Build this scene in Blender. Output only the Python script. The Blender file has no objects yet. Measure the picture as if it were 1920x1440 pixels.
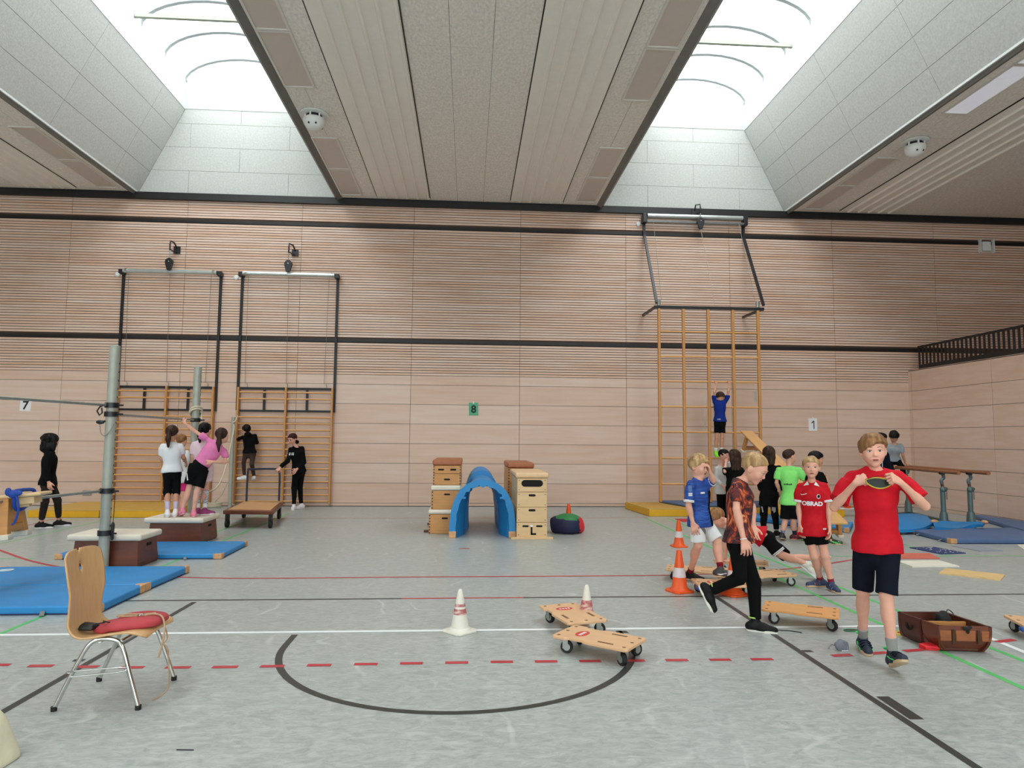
import bpy, bmesh, math, random
import numpy as np
from mathutils import Vector, Matrix
from mathutils.bvhtree import BVHTree
random.seed(7)
SC = bpy.context.scene
COL = SC.collection
PI = math.pi

# ------------------------------------------------------------------ camera
F_PX, YAW, PITCH, ROLL, CAMH = 1268.67, 0.063571, 0.0808253, 0.00838503, 1.55
_f = np.array([math.sin(YAW)*math.cos(PITCH), math.cos(YAW)*math.cos(PITCH), math.sin(PITCH)])
_r0 = np.array([math.cos(YAW), -math.sin(YAW), 0.0]); _u0 = np.cross(_r0, _f)
_r = math.cos(ROLL)*_r0 + math.sin(ROLL)*_u0
_u = -math.sin(ROLL)*_r0 + math.cos(ROLL)*_u0
cam = bpy.data.cameras.new('camera'); cam_o = bpy.data.objects.new('camera', cam); COL.objects.link(cam_o)
cam.sensor_width = 36.0; cam.lens = 36.0*F_PX/1920.0; cam.clip_start = 0.05; cam.clip_end = 200
cam_o.matrix_world = Matrix(((_r[0], _u[0], -_f[0], 0), (_r[1], _u[1], -_f[1], 0), (_r[2], _u[2], -_f[2], CAMH), (0, 0, 0, 1)))
SC.camera = cam_o

# ------------------------------------------------------------------ sky, daylight, exposure
W = bpy.data.worlds.new('overcast_sky'); SC.world = W; W.use_nodes = True
bg = W.node_tree.nodes['Background']
bg.inputs['Color'].default_value = (0.965, 0.985, 0.985, 1); bg.inputs['Strength'].default_value = 1.0
SC.view_settings.view_transform = 'Standard'; SC.view_settings.look = 'None'
SC.view_settings.exposure = 2.62; SC.view_settings.gamma = 1.0; SC.view_settings.use_curve_mapping = False
SC.cycles.use_denoising = True
SC.cycles.max_bounces = 8; SC.cycles.diffuse_bounces = 5; SC.cycles.glossy_bounces = 3
SC.cycles.transparent_max_bounces = 12; SC.cycles.transmission_bounces = 4
SC.cycles.sample_clamp_indirect = 6.0
SC.cycles.caustics_reflective = False; SC.cycles.caustics_refractive = False

HALL_L, HALL_R, HALL_B, WALL_Y, CEIL = -21.0, 17.5, -9.0, 15.65, 7.1
SKY_Y0 = -7.0
SKYLIGHTS = (-16.2, -5.395, 5.37)                    # centre x of each skylight well; the first is added out of view
WELL_HB, WELL_HT, WELL_Z1, WELL_Z2 = 2.245, 1.28, 9.15, 9.78
for sx in SKYLIGHTS:                                 # sky portals in the skylight openings (they guide sampling, add no light)
    L = bpy.data.lights.new('skylight_portal', 'AREA'); L.shape = 'RECTANGLE'
    L.size = 2*WELL_HT; L.size_y = WALL_Y - SKY_Y0; L.energy = 1.0
    L.cycles.is_portal = True
    lo = bpy.data.objects.new('skylight_portal', L); COL.objects.link(lo)
    lo.location = (sx, (WALL_Y + SKY_Y0)/2, WELL_Z2 - 0.02)

L = bpy.data.lights.new('window_portal', 'AREA'); L.shape = 'RECTANGLE'; L.size = 22.0; L.size_y = 4.0; L.cycles.is_portal = True
lo = bpy.data.objects.new('window_portal', L); COL.objects.link(lo)          # sky portal of the long window added unseen behind the camera
lo.location = (-1.5, HALL_B, 3.6); lo.rotation_euler = (PI/2, 0, 0)

# ------------------------------------------------------------------ picture geometry
def ray(px, py):
    d = _f + (px-960.0)/F_PX*_r - (py-720.0)/F_PX*_u
    return d
def fl(px, py, z=0.0):
    d = ray(px, py); t = (z-CAMH)/d[2]
    return Vector((t*d[0], t*d[1], CAMH + t*d[2]))
def wl(px, py, y):
    d = ray(px, py); t = y/d[1]
    return Vector((t*d[0], t*d[1], CAMH + t*d[2]))

# ------------------------------------------------------------------ materials
def lin(c):
    return tuple((x/255.0/12.92) if x <= 10 else ((x/255.0+0.055)/1.055)**2.4 for x in c)
MATS = {}
def mat(name, rgb, rough=0.6, metal=0.0, var=0.08, scale=6.0, stretch=(1, 1, 1), bump=0.0, bscale=None, rgb2=None, spec=0.5, island=0.0, detail=3.0, contrast=(0.3, 0.7), emit=0.0):
    if name in MATS: return MATS[name]
    m = bpy.data.materials.new(name); m.use_nodes = True; nt = m.node_tree; N = nt.nodes; K = nt.links
    b = N['Principled BSDF']
    b.inputs['Roughness'].default_value = rough; b.inputs['Metallic'].default_value = metal
    b.inputs['Specular IOR Level'].default_value = spec
    c = lin(rgb); m.diffuse_color = (*c, 1)
    tc = N.new('ShaderNodeTexCoord'); mp = N.new('ShaderNodeMapping'); mp.inputs['Scale'].default_value = stretch
    K.new(tc.outputs['Object'], mp.inputs['Vector'])
    nz = N.new('ShaderNodeTexNoise'); nz.inputs['Scale'].default_value = scale; nz.inputs['Detail'].default_value = detail
    K.new(mp.outputs['Vector'], nz.inputs['Vector'])
    rp = N.new('ShaderNodeValToRGB'); rp.color_ramp.elements[0].position = contrast[0]; rp.color_ramp.elements[1].position = contrast[1]
    c2 = lin(rgb2) if rgb2 else tuple(min(1, x*(1+var)) for x in c)
    c1 = c if rgb2 else tuple(x*(1-var) for x in c)
    rp.color_ramp.elements[0].color = (*c1, 1); rp.color_ramp.elements[1].color = (*c2, 1)
    K.new(nz.outputs['Fac'], rp.inputs['Fac'])
    out = rp.outputs['Color']
    if island:
        ge = N.new('ShaderNodeNewGeometry'); hs = N.new('ShaderNodeHueSaturation')
        m1 = N.new('ShaderNodeMapRange'); m1.inputs['To Min'].default_value = 1-island; m1.inputs['To Max'].default_value = 1+island*0.55
        K.new(ge.outputs['Random Per Island'], m1.inputs['Value']); K.new(m1.outputs['Result'], hs.inputs['Value'])
        m2 = N.new('ShaderNodeMapRange'); m2.inputs['To Min'].default_value = 1+island*3.0; m2.inputs['To Max'].default_value = 1-island*2.0
        K.new(ge.outputs['Random Per Island'], m2.inputs['Value']); K.new(m2.outputs['Result'], hs.inputs['Saturation'])
        K.new(out, hs.inputs['Color']); out = hs.outputs['Color']
    K.new(out, b.inputs['Base Color'])
    if emit:
        b.inputs['Emission Color'].default_value = (*c, 1); b.inputs['Emission Strength'].default_value = emit
    if bump:
        bp = N.new('ShaderNodeBump'); bp.inputs['Strength'].default_value = bump; bp.inputs['Distance'].default_value = 0.01
        n2 = N.new('ShaderNodeTexNoise'); n2.inputs['Scale'].default_value = bscale or scale*4; n2.inputs['Detail'].default_value = 4
        K.new(mp.outputs['Vector'], n2.inputs['Vector']); K.new(n2.outputs['Fac'], bp.inputs['Height']); K.new(bp.outputs['Normal'], b.inputs['Normal'])
    MATS[name] = m
    return m

# ------------------------------------------------------------------ mesh building
class MB:
    def __init__(s): s.v = []; s.f = []; s.m = []; s.mi = 0
    def add(s, vs, fs):
        o = len(s.v); s.v += [tuple(p) for p in vs]
        for f in fs: s.f.append([i+o for i in f]); s.m.append(s.mi)
        return s
    def box(s, x0, x1, y0, y1, z0, z1):
        vs = [(x, y, z) for z in (z0, z1) for y in (y0, y1) for x in (x0, x1)]
        return s.add(vs, [(0, 2, 3, 1), (4, 5, 7, 6), (0, 1, 5, 4), (2, 6, 7, 3), (0, 4, 6, 2), (1, 3, 7, 5)])
    def hexa(s, b4, t4):                                   # bottom ring and top ring of four points, counter-clockwise seen from above
        return s.add(list(b4)+list(t4), [(3, 2, 1, 0), (4, 5, 6, 7), (0, 1, 5, 4), (1, 2, 6, 5), (2, 3, 7, 6), (3, 0, 4, 7)])
    def bar(s, a, b, w, h, up=(0, 0, 1)):                  # rectangular bar from a to b
        a = Vector(a); b = Vector(b); d = (b-a).normalized(); u = Vector(up)
        if abs(d.dot(u)) > 0.98: u = Vector((0, 1, 0))
        sx = d.cross(u).normalized(); uz = sx.cross(d)
        r = [(-1, -1), (1, -1), (1, 1), (-1, 1)]
        vs = [a+sx*(i*w/2)+uz*(j*h/2) for i, j in r]+[b+sx*(i*w/2)+uz*(j*h/2) for i, j in r]
        return s.add(vs, [(0, 1, 2, 3), (7, 6, 5, 4), (1, 0, 4, 5), (2, 1, 5, 6), (3, 2, 6, 7), (0, 3, 7, 4)])
    def tube(s, pts, r, n=10, closed=False, caps=True):
        P = [Vector(p) for p in pts]; k = len(P); R = r if isinstance(r, (list, tuple)) else [r]*k
        d0 = (P[1]-P[0]).normalized(); nx = d0.orthogonal().normalized(); o = len(s.v); vs = []
        for i in range(k):
            d = (P[(i+1) % k]-P[i-1]) if closed else (P[min(i+1, k-1)]-P[max(i-1, 0)])
            d = d.normalized(); nx = (nx-d*nx.dot(d)).normalized(); ny = d.cross(nx)
            for j in range(n):
                a = 2*PI*j/n; vs.append(P[i]+(nx*math.cos(a)+ny*math.sin(a))*R[i])
        fs = []
        for i in range(k if closed else k-1):
            for j in range(n):
                a = i*n+j; b = i*n+(j+1) % n; i2 = (i+1) % k
                fs.append((a, b, i2*n+(j+1) % n, i2*n+j))
        if caps and not closed: fs.append(tuple(range(n-1, -1, -1))); fs.append(tuple(range((k-1)*n, k*n)))
        return s.add(vs, fs)
    def lathe(s, prof, c=(0, 0, 0), n=24, axis='z', M=None):          # prof: (r, z)
        c = Vector(c); vs = []
        for r, z in prof:
            for j in range(n):
                a = 2*PI*j/n; p = Vector((r*math.cos(a), r*math.sin(a), z))
                if M is not None: p = M @ p
                elif axis == 'x': p = Vector((p.z, p.x, p.y))
                elif axis == 'y': p = Vector((p.y, p.z, p.x))
                vs.append(c+p)
        fs = []
        for i in range(len(prof)-1):
            for j in range(n): fs.append((i*n+j, i*n+(j+1) % n, (i+1)*n+(j+1) % n, (i+1)*n+j))
        fs.append(tuple(range(n-1, -1, -1))); fs.append(tuple(range((len(prof)-1)*n, len(prof)*n)))
        return s.add(vs, fs)
    def prism(s, poly, z0, z1, M=None):
        n = len(poly); vs = [Vector((x, y, z0)) for x, y in poly]+[Vector((x, y, z1)) for x, y in poly]
        if M is not None: vs = [M @ v for v in vs]
        return s.add(vs, [tuple(range(n-1, -1, -1)), tuple(range(n, 2*n))]+[(i, (i+1) % n, n+(i+1) % n, n+i) for i in range(n)])
    def ball(s, c, r, n=16, m=10, M=None):
        r = (r, r, r) if not isinstance(r, (tuple, list)) else r; vs = []; c = Vector(c)
        for i in range(m+1):
            t = PI*i/m
            for j in range(n):
                a = 2*PI*j/n; p = Vector((r[0]*math.sin(t)*math.cos(a), r[1]*math.sin(t)*math.sin(a), r[2]*math.cos(t)))
                vs.append(c+(M @ p if M is not None else p))
        fs = [(i*n+j, (i+1)*n+j, (i+1)*n+(j+1) % n, i*n+(j+1) % n) for i in range(m) for j in range(n)]
        return s.add(vs, fs)
    def build(s, name, mats, parent=None, bevel=0.0, smooth=False, seg=2, sub=0, loc=None):
        me = bpy.data.meshes.new(name); me.from_pydata([tuple(p) for p in s.v], [], s.f); me.update()
        mats = mats if isinstance(mats, (list, tuple)) else [mats]
        for m in mats: me.materials.append(m)
        if len(mats) > 1: me.polygons.foreach_set('material_index', s.m)
        o = bpy.data.objects.new(name, me); COL.objects.link(o)
        if parent is not None: o.parent = parent
        if loc is not None: o.location = loc
        if bevel:
            b = o.modifiers.new('bevel', 'BEVEL'); b.width = bevel; b.segments = seg; b.limit_method = 'ANGLE'; b.angle_limit = 0.7
            me.polygons.foreach_set('use_smooth', [True]*len(me.polygons))
            w = o.modifiers.new('wn', 'WEIGHTED_NORMAL'); w.keep_sharp = True
        elif smooth:
            me.polygons.foreach_set('use_smooth', [True]*len(me.polygons))
            try: me.set_sharp_from_angle(angle=0.9)
            except Exception: pass
        if sub:
            q = o.modifiers.new('sub', 'SUBSURF'); q.levels = sub; q.render_levels = sub
        return o
def tag(o, label, cat, group=None):
    o['label'] = label; o['category'] = cat
    if group: o['group'] = group
    return o
def thing(name, label, cat, loc=(0, 0, 0), rz=0.0, group=None):
    o = bpy.data.objects.new(name, None); COL.objects.link(o); o.empty_display_size = 0.1
    o.location = loc; o.rotation_euler = (0, 0, rz)
    return tag(o, label, cat, group)
def structure(o, label=None):
    o['kind'] = 'structure'
    if label: o['label'] = label
    return o
def kids(o): return [c for c in COL.objects if c.parent == o]
CH = {}
def dup(root, loc=None, rz=None, label=None):
    r = root.copy(); COL.objects.link(r)
    if loc is not None: r.location = loc
    if rz is not None: r.rotation_euler = (0, 0, rz)
    if label: r['label'] = label
    def rec(src, dst):
        for ch in [c for c in list(COL.objects) if c.parent == src]:
            c = ch.copy(); COL.objects.link(c); c.parent = dst; rec(ch, c)
    rec(root, r)
    return r
def text_mesh(body, size, bold=0.0):
    cu = bpy.data.curves.new('lettering', 'FONT'); cu.body = body; cu.size = size; cu.offset = bold
    cu.align_x = 'CENTER'; cu.align_y = 'CENTER'; cu.resolution_u = 3
    o = bpy.data.objects.new('lettering', cu); COL.objects.link(o)
    dg = bpy.context.evaluated_depsgraph_get(); me = bpy.data.meshes.new_from_object(o.evaluated_get(dg))
    vs = [tuple(v.co) for v in me.vertices]; fs = [tuple(p.vertices) for p in me.polygons]
    bpy.data.objects.remove(o); bpy.data.curves.remove(cu); bpy.data.meshes.remove(me)
    return vs, fs
# ================================================================== THE HALL
m_floor = bpy.data.materials.new('linoleum'); m_floor.use_nodes = True
def _floor():
    nt = m_floor.node_tree; N = nt.nodes; K = nt.links; b = N['Principled BSDF']
    b.inputs['Roughness'].default_value = 0.33; b.inputs['Specular IOR Level'].default_value = 0.45
    tc = N.new('ShaderNodeTexCoord'); mp = N.new('ShaderNodeMapping'); mp.inputs['Scale'].default_value = (0.45, 1.0, 1.0)
    K.new(tc.outputs['Object'], mp.inputs['Vector'])
    n1 = N.new('ShaderNodeTexNoise'); n1.inputs['Scale'].default_value = 21; n1.inputs['Detail'].default_value = 6; n1.inputs['Roughness'].default_value = 0.7
    n1.inputs['Distortion'].default_value = 1.2
    n2 = N.new('ShaderNodeTexNoise'); n2.inputs['Scale'].default_value = 0.7; n2.inputs['Detail'].default_value = 3
    K.new(mp.outputs['Vector'], n1.inputs['Vector']); K.new(tc.outputs['Object'], n2.inputs['Vector'])
    r1 = N.new('ShaderNodeValToRGB'); e = r1.color_ramp.elements
    e[0].position = 0.34; e[0].color = (*lin((150, 156, 153)), 1); e[1].position = 0.66; e[1].color = (*lin((186, 190, 187)), 1)
    K.new(n1.outputs['Fac'], r1.inputs['Fac'])
    mx = N.new('ShaderNodeMix'); mx.data_type = 'RGBA'; mx.blend_type = 'MULTIPLY'; mx.inputs['Factor'].default_value = 1.0
    r2 = N.new('ShaderNodeValToRGB'); r2.color_ramp.elements[0].color = (0.94, 0.94, 0.94, 1); r2.color_ramp.elements[1].color = (1, 1, 1, 1)
    K.new(n2.outputs['Fac'], r2.inputs['Fac']); K.new(r1.outputs['Color'], mx.inputs[6]); K.new(r2.outputs['Color'], mx.inputs[7])
    # pale scuffs: thin bright bands of a distorted wave, masked by noise
    wv = N.new('ShaderNodeTexWave'); wv.inputs['Scale'].default_value = 0.55; wv.inputs['Distortion'].default_value = 14; wv.inputs['Detail'].default_value = 3
    wv.inputs['Detail Scale'].default_value = 1.3
    K.new(tc.outputs['Object'], wv.inputs['Vector'])
    r3 = N.new('ShaderNodeValToRGB'); r3.color_ramp.elements[0].position = 0.972; r3.color_ramp.elements[1].position = 1.0
    K.new(wv.outputs['Fac'], r3.inputs['Fac'])
    n3 = N.new('ShaderNodeTexNoise'); n3.inputs['Scale'].default_value = 2.1
    K.new(tc.outputs['Object'], n3.inputs['Vector'])
    r4 = N.new('ShaderNodeValToRGB'); r4.color_ramp.elements[0].position = 0.5; r4.color_ramp.elements[1].position = 0.75
    r4.color_ramp.elements[1].color = (0.6, 0.6, 0.6, 1); K.new(n3.outputs['Fac'], r4.inputs['Fac'])
    ml = N.new('ShaderNodeMath'); ml.operation = 'MULTIPLY'; K.new(r3.outputs['Color'], ml.inputs[0]); K.new(r4.outputs['Color'], ml.inputs[1])
    mx2 = N.new('ShaderNodeMix'); mx2.data_type = 'RGBA'; K.new(ml.outputs[0], mx2.inputs['Factor']); K.new(mx.outputs[2], mx2.inputs[6])
    mx2.inputs[7].default_value = (*lin((214, 216, 214)), 1)
    K.new(mx2.outputs[2], b.inputs['Base Color'])
    rr = N.new('ShaderNodeMapRange'); rr.inputs['To Min'].default_value = 0.27; rr.inputs['To Max'].default_value = 0.42
    K.new(n1.outputs['Fac'], rr.inputs['Value']); K.new(rr.outputs['Result'], b.inputs['Roughness'])
_floor()
m_lblack = mat('line_black', (52, 54, 52), 0.4, var=0.1); m_lred = mat('line_red', (186, 52, 62), 0.4, var=0.08)
m_lwhite = mat('line_white', (238, 242, 242), 0.4, var=0.03); m_lgreen = mat('line_green', (88, 196, 108), 0.4, var=0.06)
fb = MB(); fb.box(HALL_L, HALL_R, HALL_B, WALL_Y+0.2, -0.2, 0.0)
LZ = [0.0010]
def strip(pts, w, mi, z=None):
    P = [Vector((p[0], p[1])) for p in pts]; n = len(P); L = []; R = []
    if z is None: z = LZ[0]
    for i in range(n):
        d = (P[min(i+1, n-1)]-P[max(i-1, 0)]).normalized(); q = Vector((-d.y, d.x))*w/2
        L.append(P[i]+q); R.append(P[i]-q)
    fb.mi = mi
    fb.add([(p.x, p.y, z) for p in L]+[(p.x, p.y, z) for p in R], [(n+i, n+i+1, i+1, i) for i in range(n-1)])
def smooth_pts(P, k=8):
    out = []; n = len(P)
    for i in range(n-1):
        p0, p1, p2, p3 = P[max(i-1, 0)], P[i], P[i+1], P[min(i+2, n-1)]
        for j in range(k):
            t = j/k; out.append(tuple(0.5*((2*b)+(-a+c)*t+(2*a-5*b+4*c-d)*t*t+(-a+3*b-3*c+d)*t**3) for a, b, c, d in zip(p0, p1, p2, p3)))
    out.append(tuple(P[-1])); return out
LW = 0.05
strip([(-20, 5.60), (4.19, 5.645)], LW, 3, 0.0014); strip([(4.19, 5.67), (4.13, 4.6), (4.1, -8.5)], LW, 3, 0.0014)     # white
strip([(-16, 6.66), (-0.62, 6.745)], 0.04, 1); strip([(-0.62, 6.745), (0.56, 6.755)], 0.04, 2); strip([(0.56, 6.755), (17, 6.79)], 0.04, 1)
strip([(-2.54, 6.66), (-2.60, 3.2), (-2.66, -8)], LW, 1, 0.0012); strip([(2.48, 6.75), (2.45, 3.2), (2.4, -8)], LW, 1, 0.0012)
arc = [(1.29*math.cos(a)-0.05, 5.27+1.29*math.sin(a)) for a in [PI*(1+i/40) for i in range(41)]]
strip([(-1.34, 5.56)]+arc+[(1.24, 5.58)], LW, 1, 0.0012)
rp = [fl(*q) for q in ((-160, 985), (-60, 1012), (0, 1032), (55, 1051), (125, 1065), (230, 1076.5), (344, 1082.5), (480, 1084.5), (780, 1082), (1116, 1080), (1260, 1078.5), (1380, 1074.5), (1454, 1069), (1521, 1061.5), (1596, 1050), (1680, 1033))]
strip(smooth_pts([(p.x, p.y) for p in rp]), 0.045, 2, 0.0016)
strip([(-5.2, 13.3), (-3.5, 13.32), (-1.0, 13.42), (2.4, 13.46), (3.6, 13.48)], 0.035, 2)
a0 = fl(0, 1012); strip(smooth_pts([tuple(fl(*q)[:2]) for q in ((20, 994), (42, 988), (97, 974), (150, 966))]), 0.035, 2)
d0, d1 = fl(860, 1028.5), fl(881, 1028.5); strip([d0[:2], d1[:2]], 0.04, 2)
for a, b, y in ((0-35, 19, 1247), (53, 100, 1248.8), (138, 185, 1250.5), (224, 270, 1251.6), (310, 357, 1251.7), (398, 446, 1250.9), (488, 533, 1249.4), (576, 621, 1247.4), (664, 708, 1245.5), (750, 793, 1244), (835, 878, 1242.6), (920, 962, 1241.2),
             (1003, 1045, 1240.4), (1086, 1127, 1239.7), (1167, 1209, 1239), (1248, 1290, 1238), (1330, 1370, 1237.2), (1408, 1449, 1236.3)):
    p, q = fl(a, y+0.2), fl(b, y-0.2); strip([p[:2], q[:2]], 0.05, 2, 0.0018)
for a, ya, b, yb in ((1560, 1230, 1597, 1228), (1628, 1226, 1664, 1223.5), (1695, 1221, 1730, 1218.5), (1869, 1204, 1902, 1199.5)):
    p, q = fl(a, ya), fl(b, yb); strip([p[:2], q[:2]], 0.055, 2, 0.0018)
for x in (3.535, 3.975): strip([(x, 13.4), (x, -8)], 0.045, 4, 0.0011)
for x, y1 in ((-4.06, 14.2), (-3.62, 14.2)): strip([(x, y1), (x, -8)], 0.04, 4, 0.0011)
strip([(-6.62, 14), (-6.66, 6)], 0.03, 4, 0.0011); strip([(-14, 9.02), (-5.4, 9.02)], 0.03, 4); strip([(4.6, 9.03), (10.5, 8.98)], 0.03, 4)
strip([(6.61, 11.5), (6.62, 9.0)], 0.03, 4, 0.0013)
P = [fl(*q) for q in ((1642, 1306), (1706, 1349), (1733, 1349), (1666, 1306))]; fb.mi = 1
fb.add([(p.x, p.y, 0.0012) for p in P], [(0, 1, 2, 3)])
for q4 in (((1502, 1219), (1507, 1223), (1527, 1223), (1519, 1219)), ((134, 1240.5), (140, 1236.5), (162, 1236), (155, 1240.5)), ((1158, 1183), (1163, 1187), (1180, 1187), (1174, 1183))):
    P = [fl(*q) for q in q4]; fb.add([(p.x, p.y, 0.0012) for p in P], [(0, 1, 2, 3)])
floor = structure(fb.build('floor', [m_floor, m_lblack, m_lred, m_lwhite, m_lgreen]), 'grey linoleum sports floor with painted court lines')

# ---- back wall: smooth panels below, narrow slats above, dark joints between them
m_panel = mat('beech_panel', (213, 182, 162), 0.5, var=0.05, scale=1.6, stretch=(0.5, 1, 7), island=0.04, rgb2=(221, 195, 180))
m_slat = mat('beech_slat', (212, 176, 154), 0.5, var=0.05, scale=1.2, stretch=(0.7, 1, 10), island=0.05, rgb2=(224, 198, 182))
m_joint = mat('joint_dark', (84, 64, 52), 0.8); m_black = mat('black_strip', (17, 17, 18), 0.5, var=0.05)
SEAMS = [-14.2, -11.63, -9.07, -6.51, -3.92, -1.34, 1.175, 3.69, 6.22, 8.79, 11.38, 13.9, 16.4]
XS = [HALL_L]+[-16.8]+SEAMS+[HALL_R]
Y0 = WALL_Y
wb = MB(); wb.mi = 0; wb.box(HALL_L, HALL_R, Y0+0.02, Y0+0.25, 0.0, 9.7)
ZP = [0.0, 0.075]+[0.075+0.449*k for k in range(1, 7)]+[2.985]
def run(x0, x1, z0, z1, mi, g=0.006):
    wb.mi = mi; wb.box(x0+0.004, x1-0.004, Y0, Y0+0.019, z0+g, z1-g)
RAIL1, RAIL2 = 3.775, 6.475
for i in range(len(XS)-1):
    x0, x1 = XS[i], XS[i+1]
    for k in range(len(ZP)-1): run(x0, x1, ZP[k], ZP[k+1], 1, 0.004)
    z = 2.985
    while z < 6.98:
        z1 = min(z+0.0615, 6.99)
        hit = False
        for rz in (RAIL1, RAIL2):
            if z1 > rz-0.04 and z < rz+0.04: hit = True
        if not hit: run(x0, x1, z, z1, 2, 0.0065)
        z += 0.0615
structure(wb.build('wall_back', [m_joint, m_panel, m_slat]), 'back wall of pale beech panels and narrow slats')
def trim(n, x0, x1, y0, y1, z0, z1, m, label):
    b = MB(); b.box(x0, x1, y0, y1, z0, z1); return structure(b.build('trim_%d' % n, m), label)
trim(1, HALL_L, 11.55, Y0-0.012, Y0+0.02, RAIL1-0.035, RAIL1+0.035, m_black, 'lower black strip across the slatted wall')
trim(2, HALL_L, HALL_R, Y0-0.012, Y0+0.02, RAIL2-0.035, RAIL2+0.035, m_black, 'upper black strip across the slatted wall')
trim(3, HALL_L, HALL_R, Y0-0.10, Y0+0.02, 6.95, CEIL+0.005, m_black, 'black fascia under the ceiling')
bb = MB(); bb.box(HALL_L, 10.6, Y0-0.012, Y0+0.01, 0.0, 0.012); structure(bb.build('baseboard_back', mat('foot_gap', (45, 38, 34), 0.7)))

# ---- right wall with gallery behind its black railing
WR = 10.6
rb = MB(); rb.mi = 0; rb.box(WR+0.02, HALL_R, HALL_B, Y0, 0.0, 3.25)
ys = [Y0-0.10]+[Y0-0.10-2.5*k for k in range(1, 10)]
ZR = ZP[:-1]+[3.27]
for i in range(len(ys)-1):
    for k in range(len(ZR)-1):
        rb.mi = 1; rb.box(WR, WR+0.02, ys[i+1]+0.004, ys[i]-0.004, ZR[k]+0.004, ZR[k+1]-0.004)
for k in range(len(ZR)-1): rb.mi = 1; rb.box(WR, WR+0.02, Y0-0.092, Y0-0.004, ZR[k]+0.004, ZR[k+1]-0.004)
structure(rb.build('wall_right', [m_joint, m_panel]), 'low beech wall on the right below the gallery')
m_paint = mat('plaster', (205, 200, 194), 0.8, var=0.03)
g = MB(); g.box(WR, HALL_R, HALL_B, Y0-0.0, 3.25, 3.275); structure(g.build('floor_gallery', m_panel), 'gallery floor')
m_glass = None
for nm, bx in (('wall_left', (HALL_L-0.2, HALL_L, HALL_B, Y0+0.25, 0, 10.3)), ('wall_front', (HALL_L-0.2, HALL_R+0.2, HALL_B-0.2, HALL_B, 0, 1.6)), ('wall_front_upper', (HALL_L-0.2, HALL_R+0.2, HALL_B-0.2, HALL_B, 5.6, 10.3)), ('wall_front_end', (9.5, HALL_R+0.2, HALL_B-0.2, HALL_B, 1.6, 5.6)), ('wall_front_side', (HALL_L-0.2, -12.5, HALL_B-0.2, HALL_B, 1.6, 5.6)), ('wall_gallery', (HALL_R, HALL_R+0.2, HALL_B, Y0+0.25, 0, 10.3))):
    b = MB(); b.box(*bx); structure(b.build(nm, m_panel))
rl = thing('railing', 'black slatted railing along the gallery edge above the right beech wall', 'railing', (WR+0.02, Y0, 3.275))
b = MB(); b.box(0, 0.03, -24, -0.36, 0.0, 0.10); b.build('bottom_rail', m_black, rl)
b = MB(); b.box(-0.01, 0.035, -24, -0.36, 0.50, 0.545); b.build('top_rail', m_black, rl)
sl = MB(); sl.box(0.003, 0.012, -0.06, 0.0, 0.06, 0.53)
y = -0.36; first = None
for k in range(28):
    if first is None: first = sl.build('slat', m_black, rl); first.location = (0, y, 0)
    else:
        c = first.copy(); COL.objects.link(c); c.parent = rl; c.location = (0, y, 0)
    y -= 0.127
fr = MB()
for k in range(160):
    fr.box(0.003, 0.012, y-0.06, y, 0.06, 0.53); y -= 0.127
    if y < -23.9: break
fo = fr.build('slats', m_black, rl); fo['kind'] = 'stuff'

# ---- ceiling strips between the skylights
m_wool = mat('wood_wool_panel', (228, 222, 214), 0.9, var=0.12, scale=28, stretch=(1, 0.6, 1), bump=0.35, bscale=60, detail=5)
m_seam = mat('panel_joint', (118, 114, 110), 0.9); m_rib = mat('radiant_panel', (236, 231, 223), 0.45, var=0.02)
m_frame = mat('lamp_frame', (216, 212, 206), 0.4, var=0.02); m_diff = mat('lamp_diffuser', (200, 190, 182), 0.35, var=0.02)
m_glow = mat('lamp_diffuser_bright', (224, 226, 236), 0.3, var=0.02, emit=0.05)  # brightness put into the diffuser as paler colour and weak emission
ROWS = [WALL_Y-0.12]+[13.70-2.23*k for k in range(0, 11)]
def ceil_strip(name, x0, x1, cols, label):
    b = MB(); b.mi = 0; b.box(x0, x1, HALL_B, WALL_Y+0.2, CEIL+0.012, CEIL+0.3)
    b.mi = 1
    for i in range(len(ROWS)-1):
        for j in range(len(cols)-1):
            if cols[j+1]-cols[j] < 0.02: continue
            b.box(cols[j]+0.003, cols[j+1]-0.003, max(ROWS[i+1], HALL_B)+0.003, ROWS[i]-0.003, CEIL, CEIL+0.014)
    return structure(b.build(name, [m_seam, m_wool]), label)
def edges(sx): return sx-WELL_HB, sx+WELL_HB
e = [edges(s) for s in SKYLIGHTS]
ceil_strip('ceiling_centre', e[1][1], e[2][0], [e[1][1], -2.68, -2.19, -0.95, -0.33, 0.275, 0.895, 2.15, 2.62, e[2][0]], 'grey wood wool ceiling between the two skylights')
ceil_strip('ceiling_right', e[2][1], HALL_R, [e[2][1], 8.1, 8.86, 10.12, 10.75, 11.4, 12.0, 12.6, 13.9, 15.1, 16.3, HALL_R], 'ceiling right of the right skylight')
ceil_strip('ceiling_left', e[0][1], e[1][0], [e[0][1], -13.2, -12.1, -11.4, -10.75, -10.12, -8.86, -8.1, e[1][0]], 'ceiling left of the left skylight')
ceil_strip('ceiling_far_left', HALL_L, e[0][0], [HALL_L, -19.5, e[0][0]], None)
b = MB(); b.box(HALL_L, HALL_R, HALL_B, SKY_Y0, CEIL+0.001, CEIL+0.3); structure(b.build('ceiling_front', m_wool))
m_white = mat('white_metal', (226, 228, 226), 0.5, var=0.02); m_wellp = mat('well_panel', (187, 188, 184), 0.9, var=0.10, scale=26, bump=0.3, bscale=55, detail=5)  # same wool panels as the ceiling, colour darkened against the skylight glare
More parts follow.
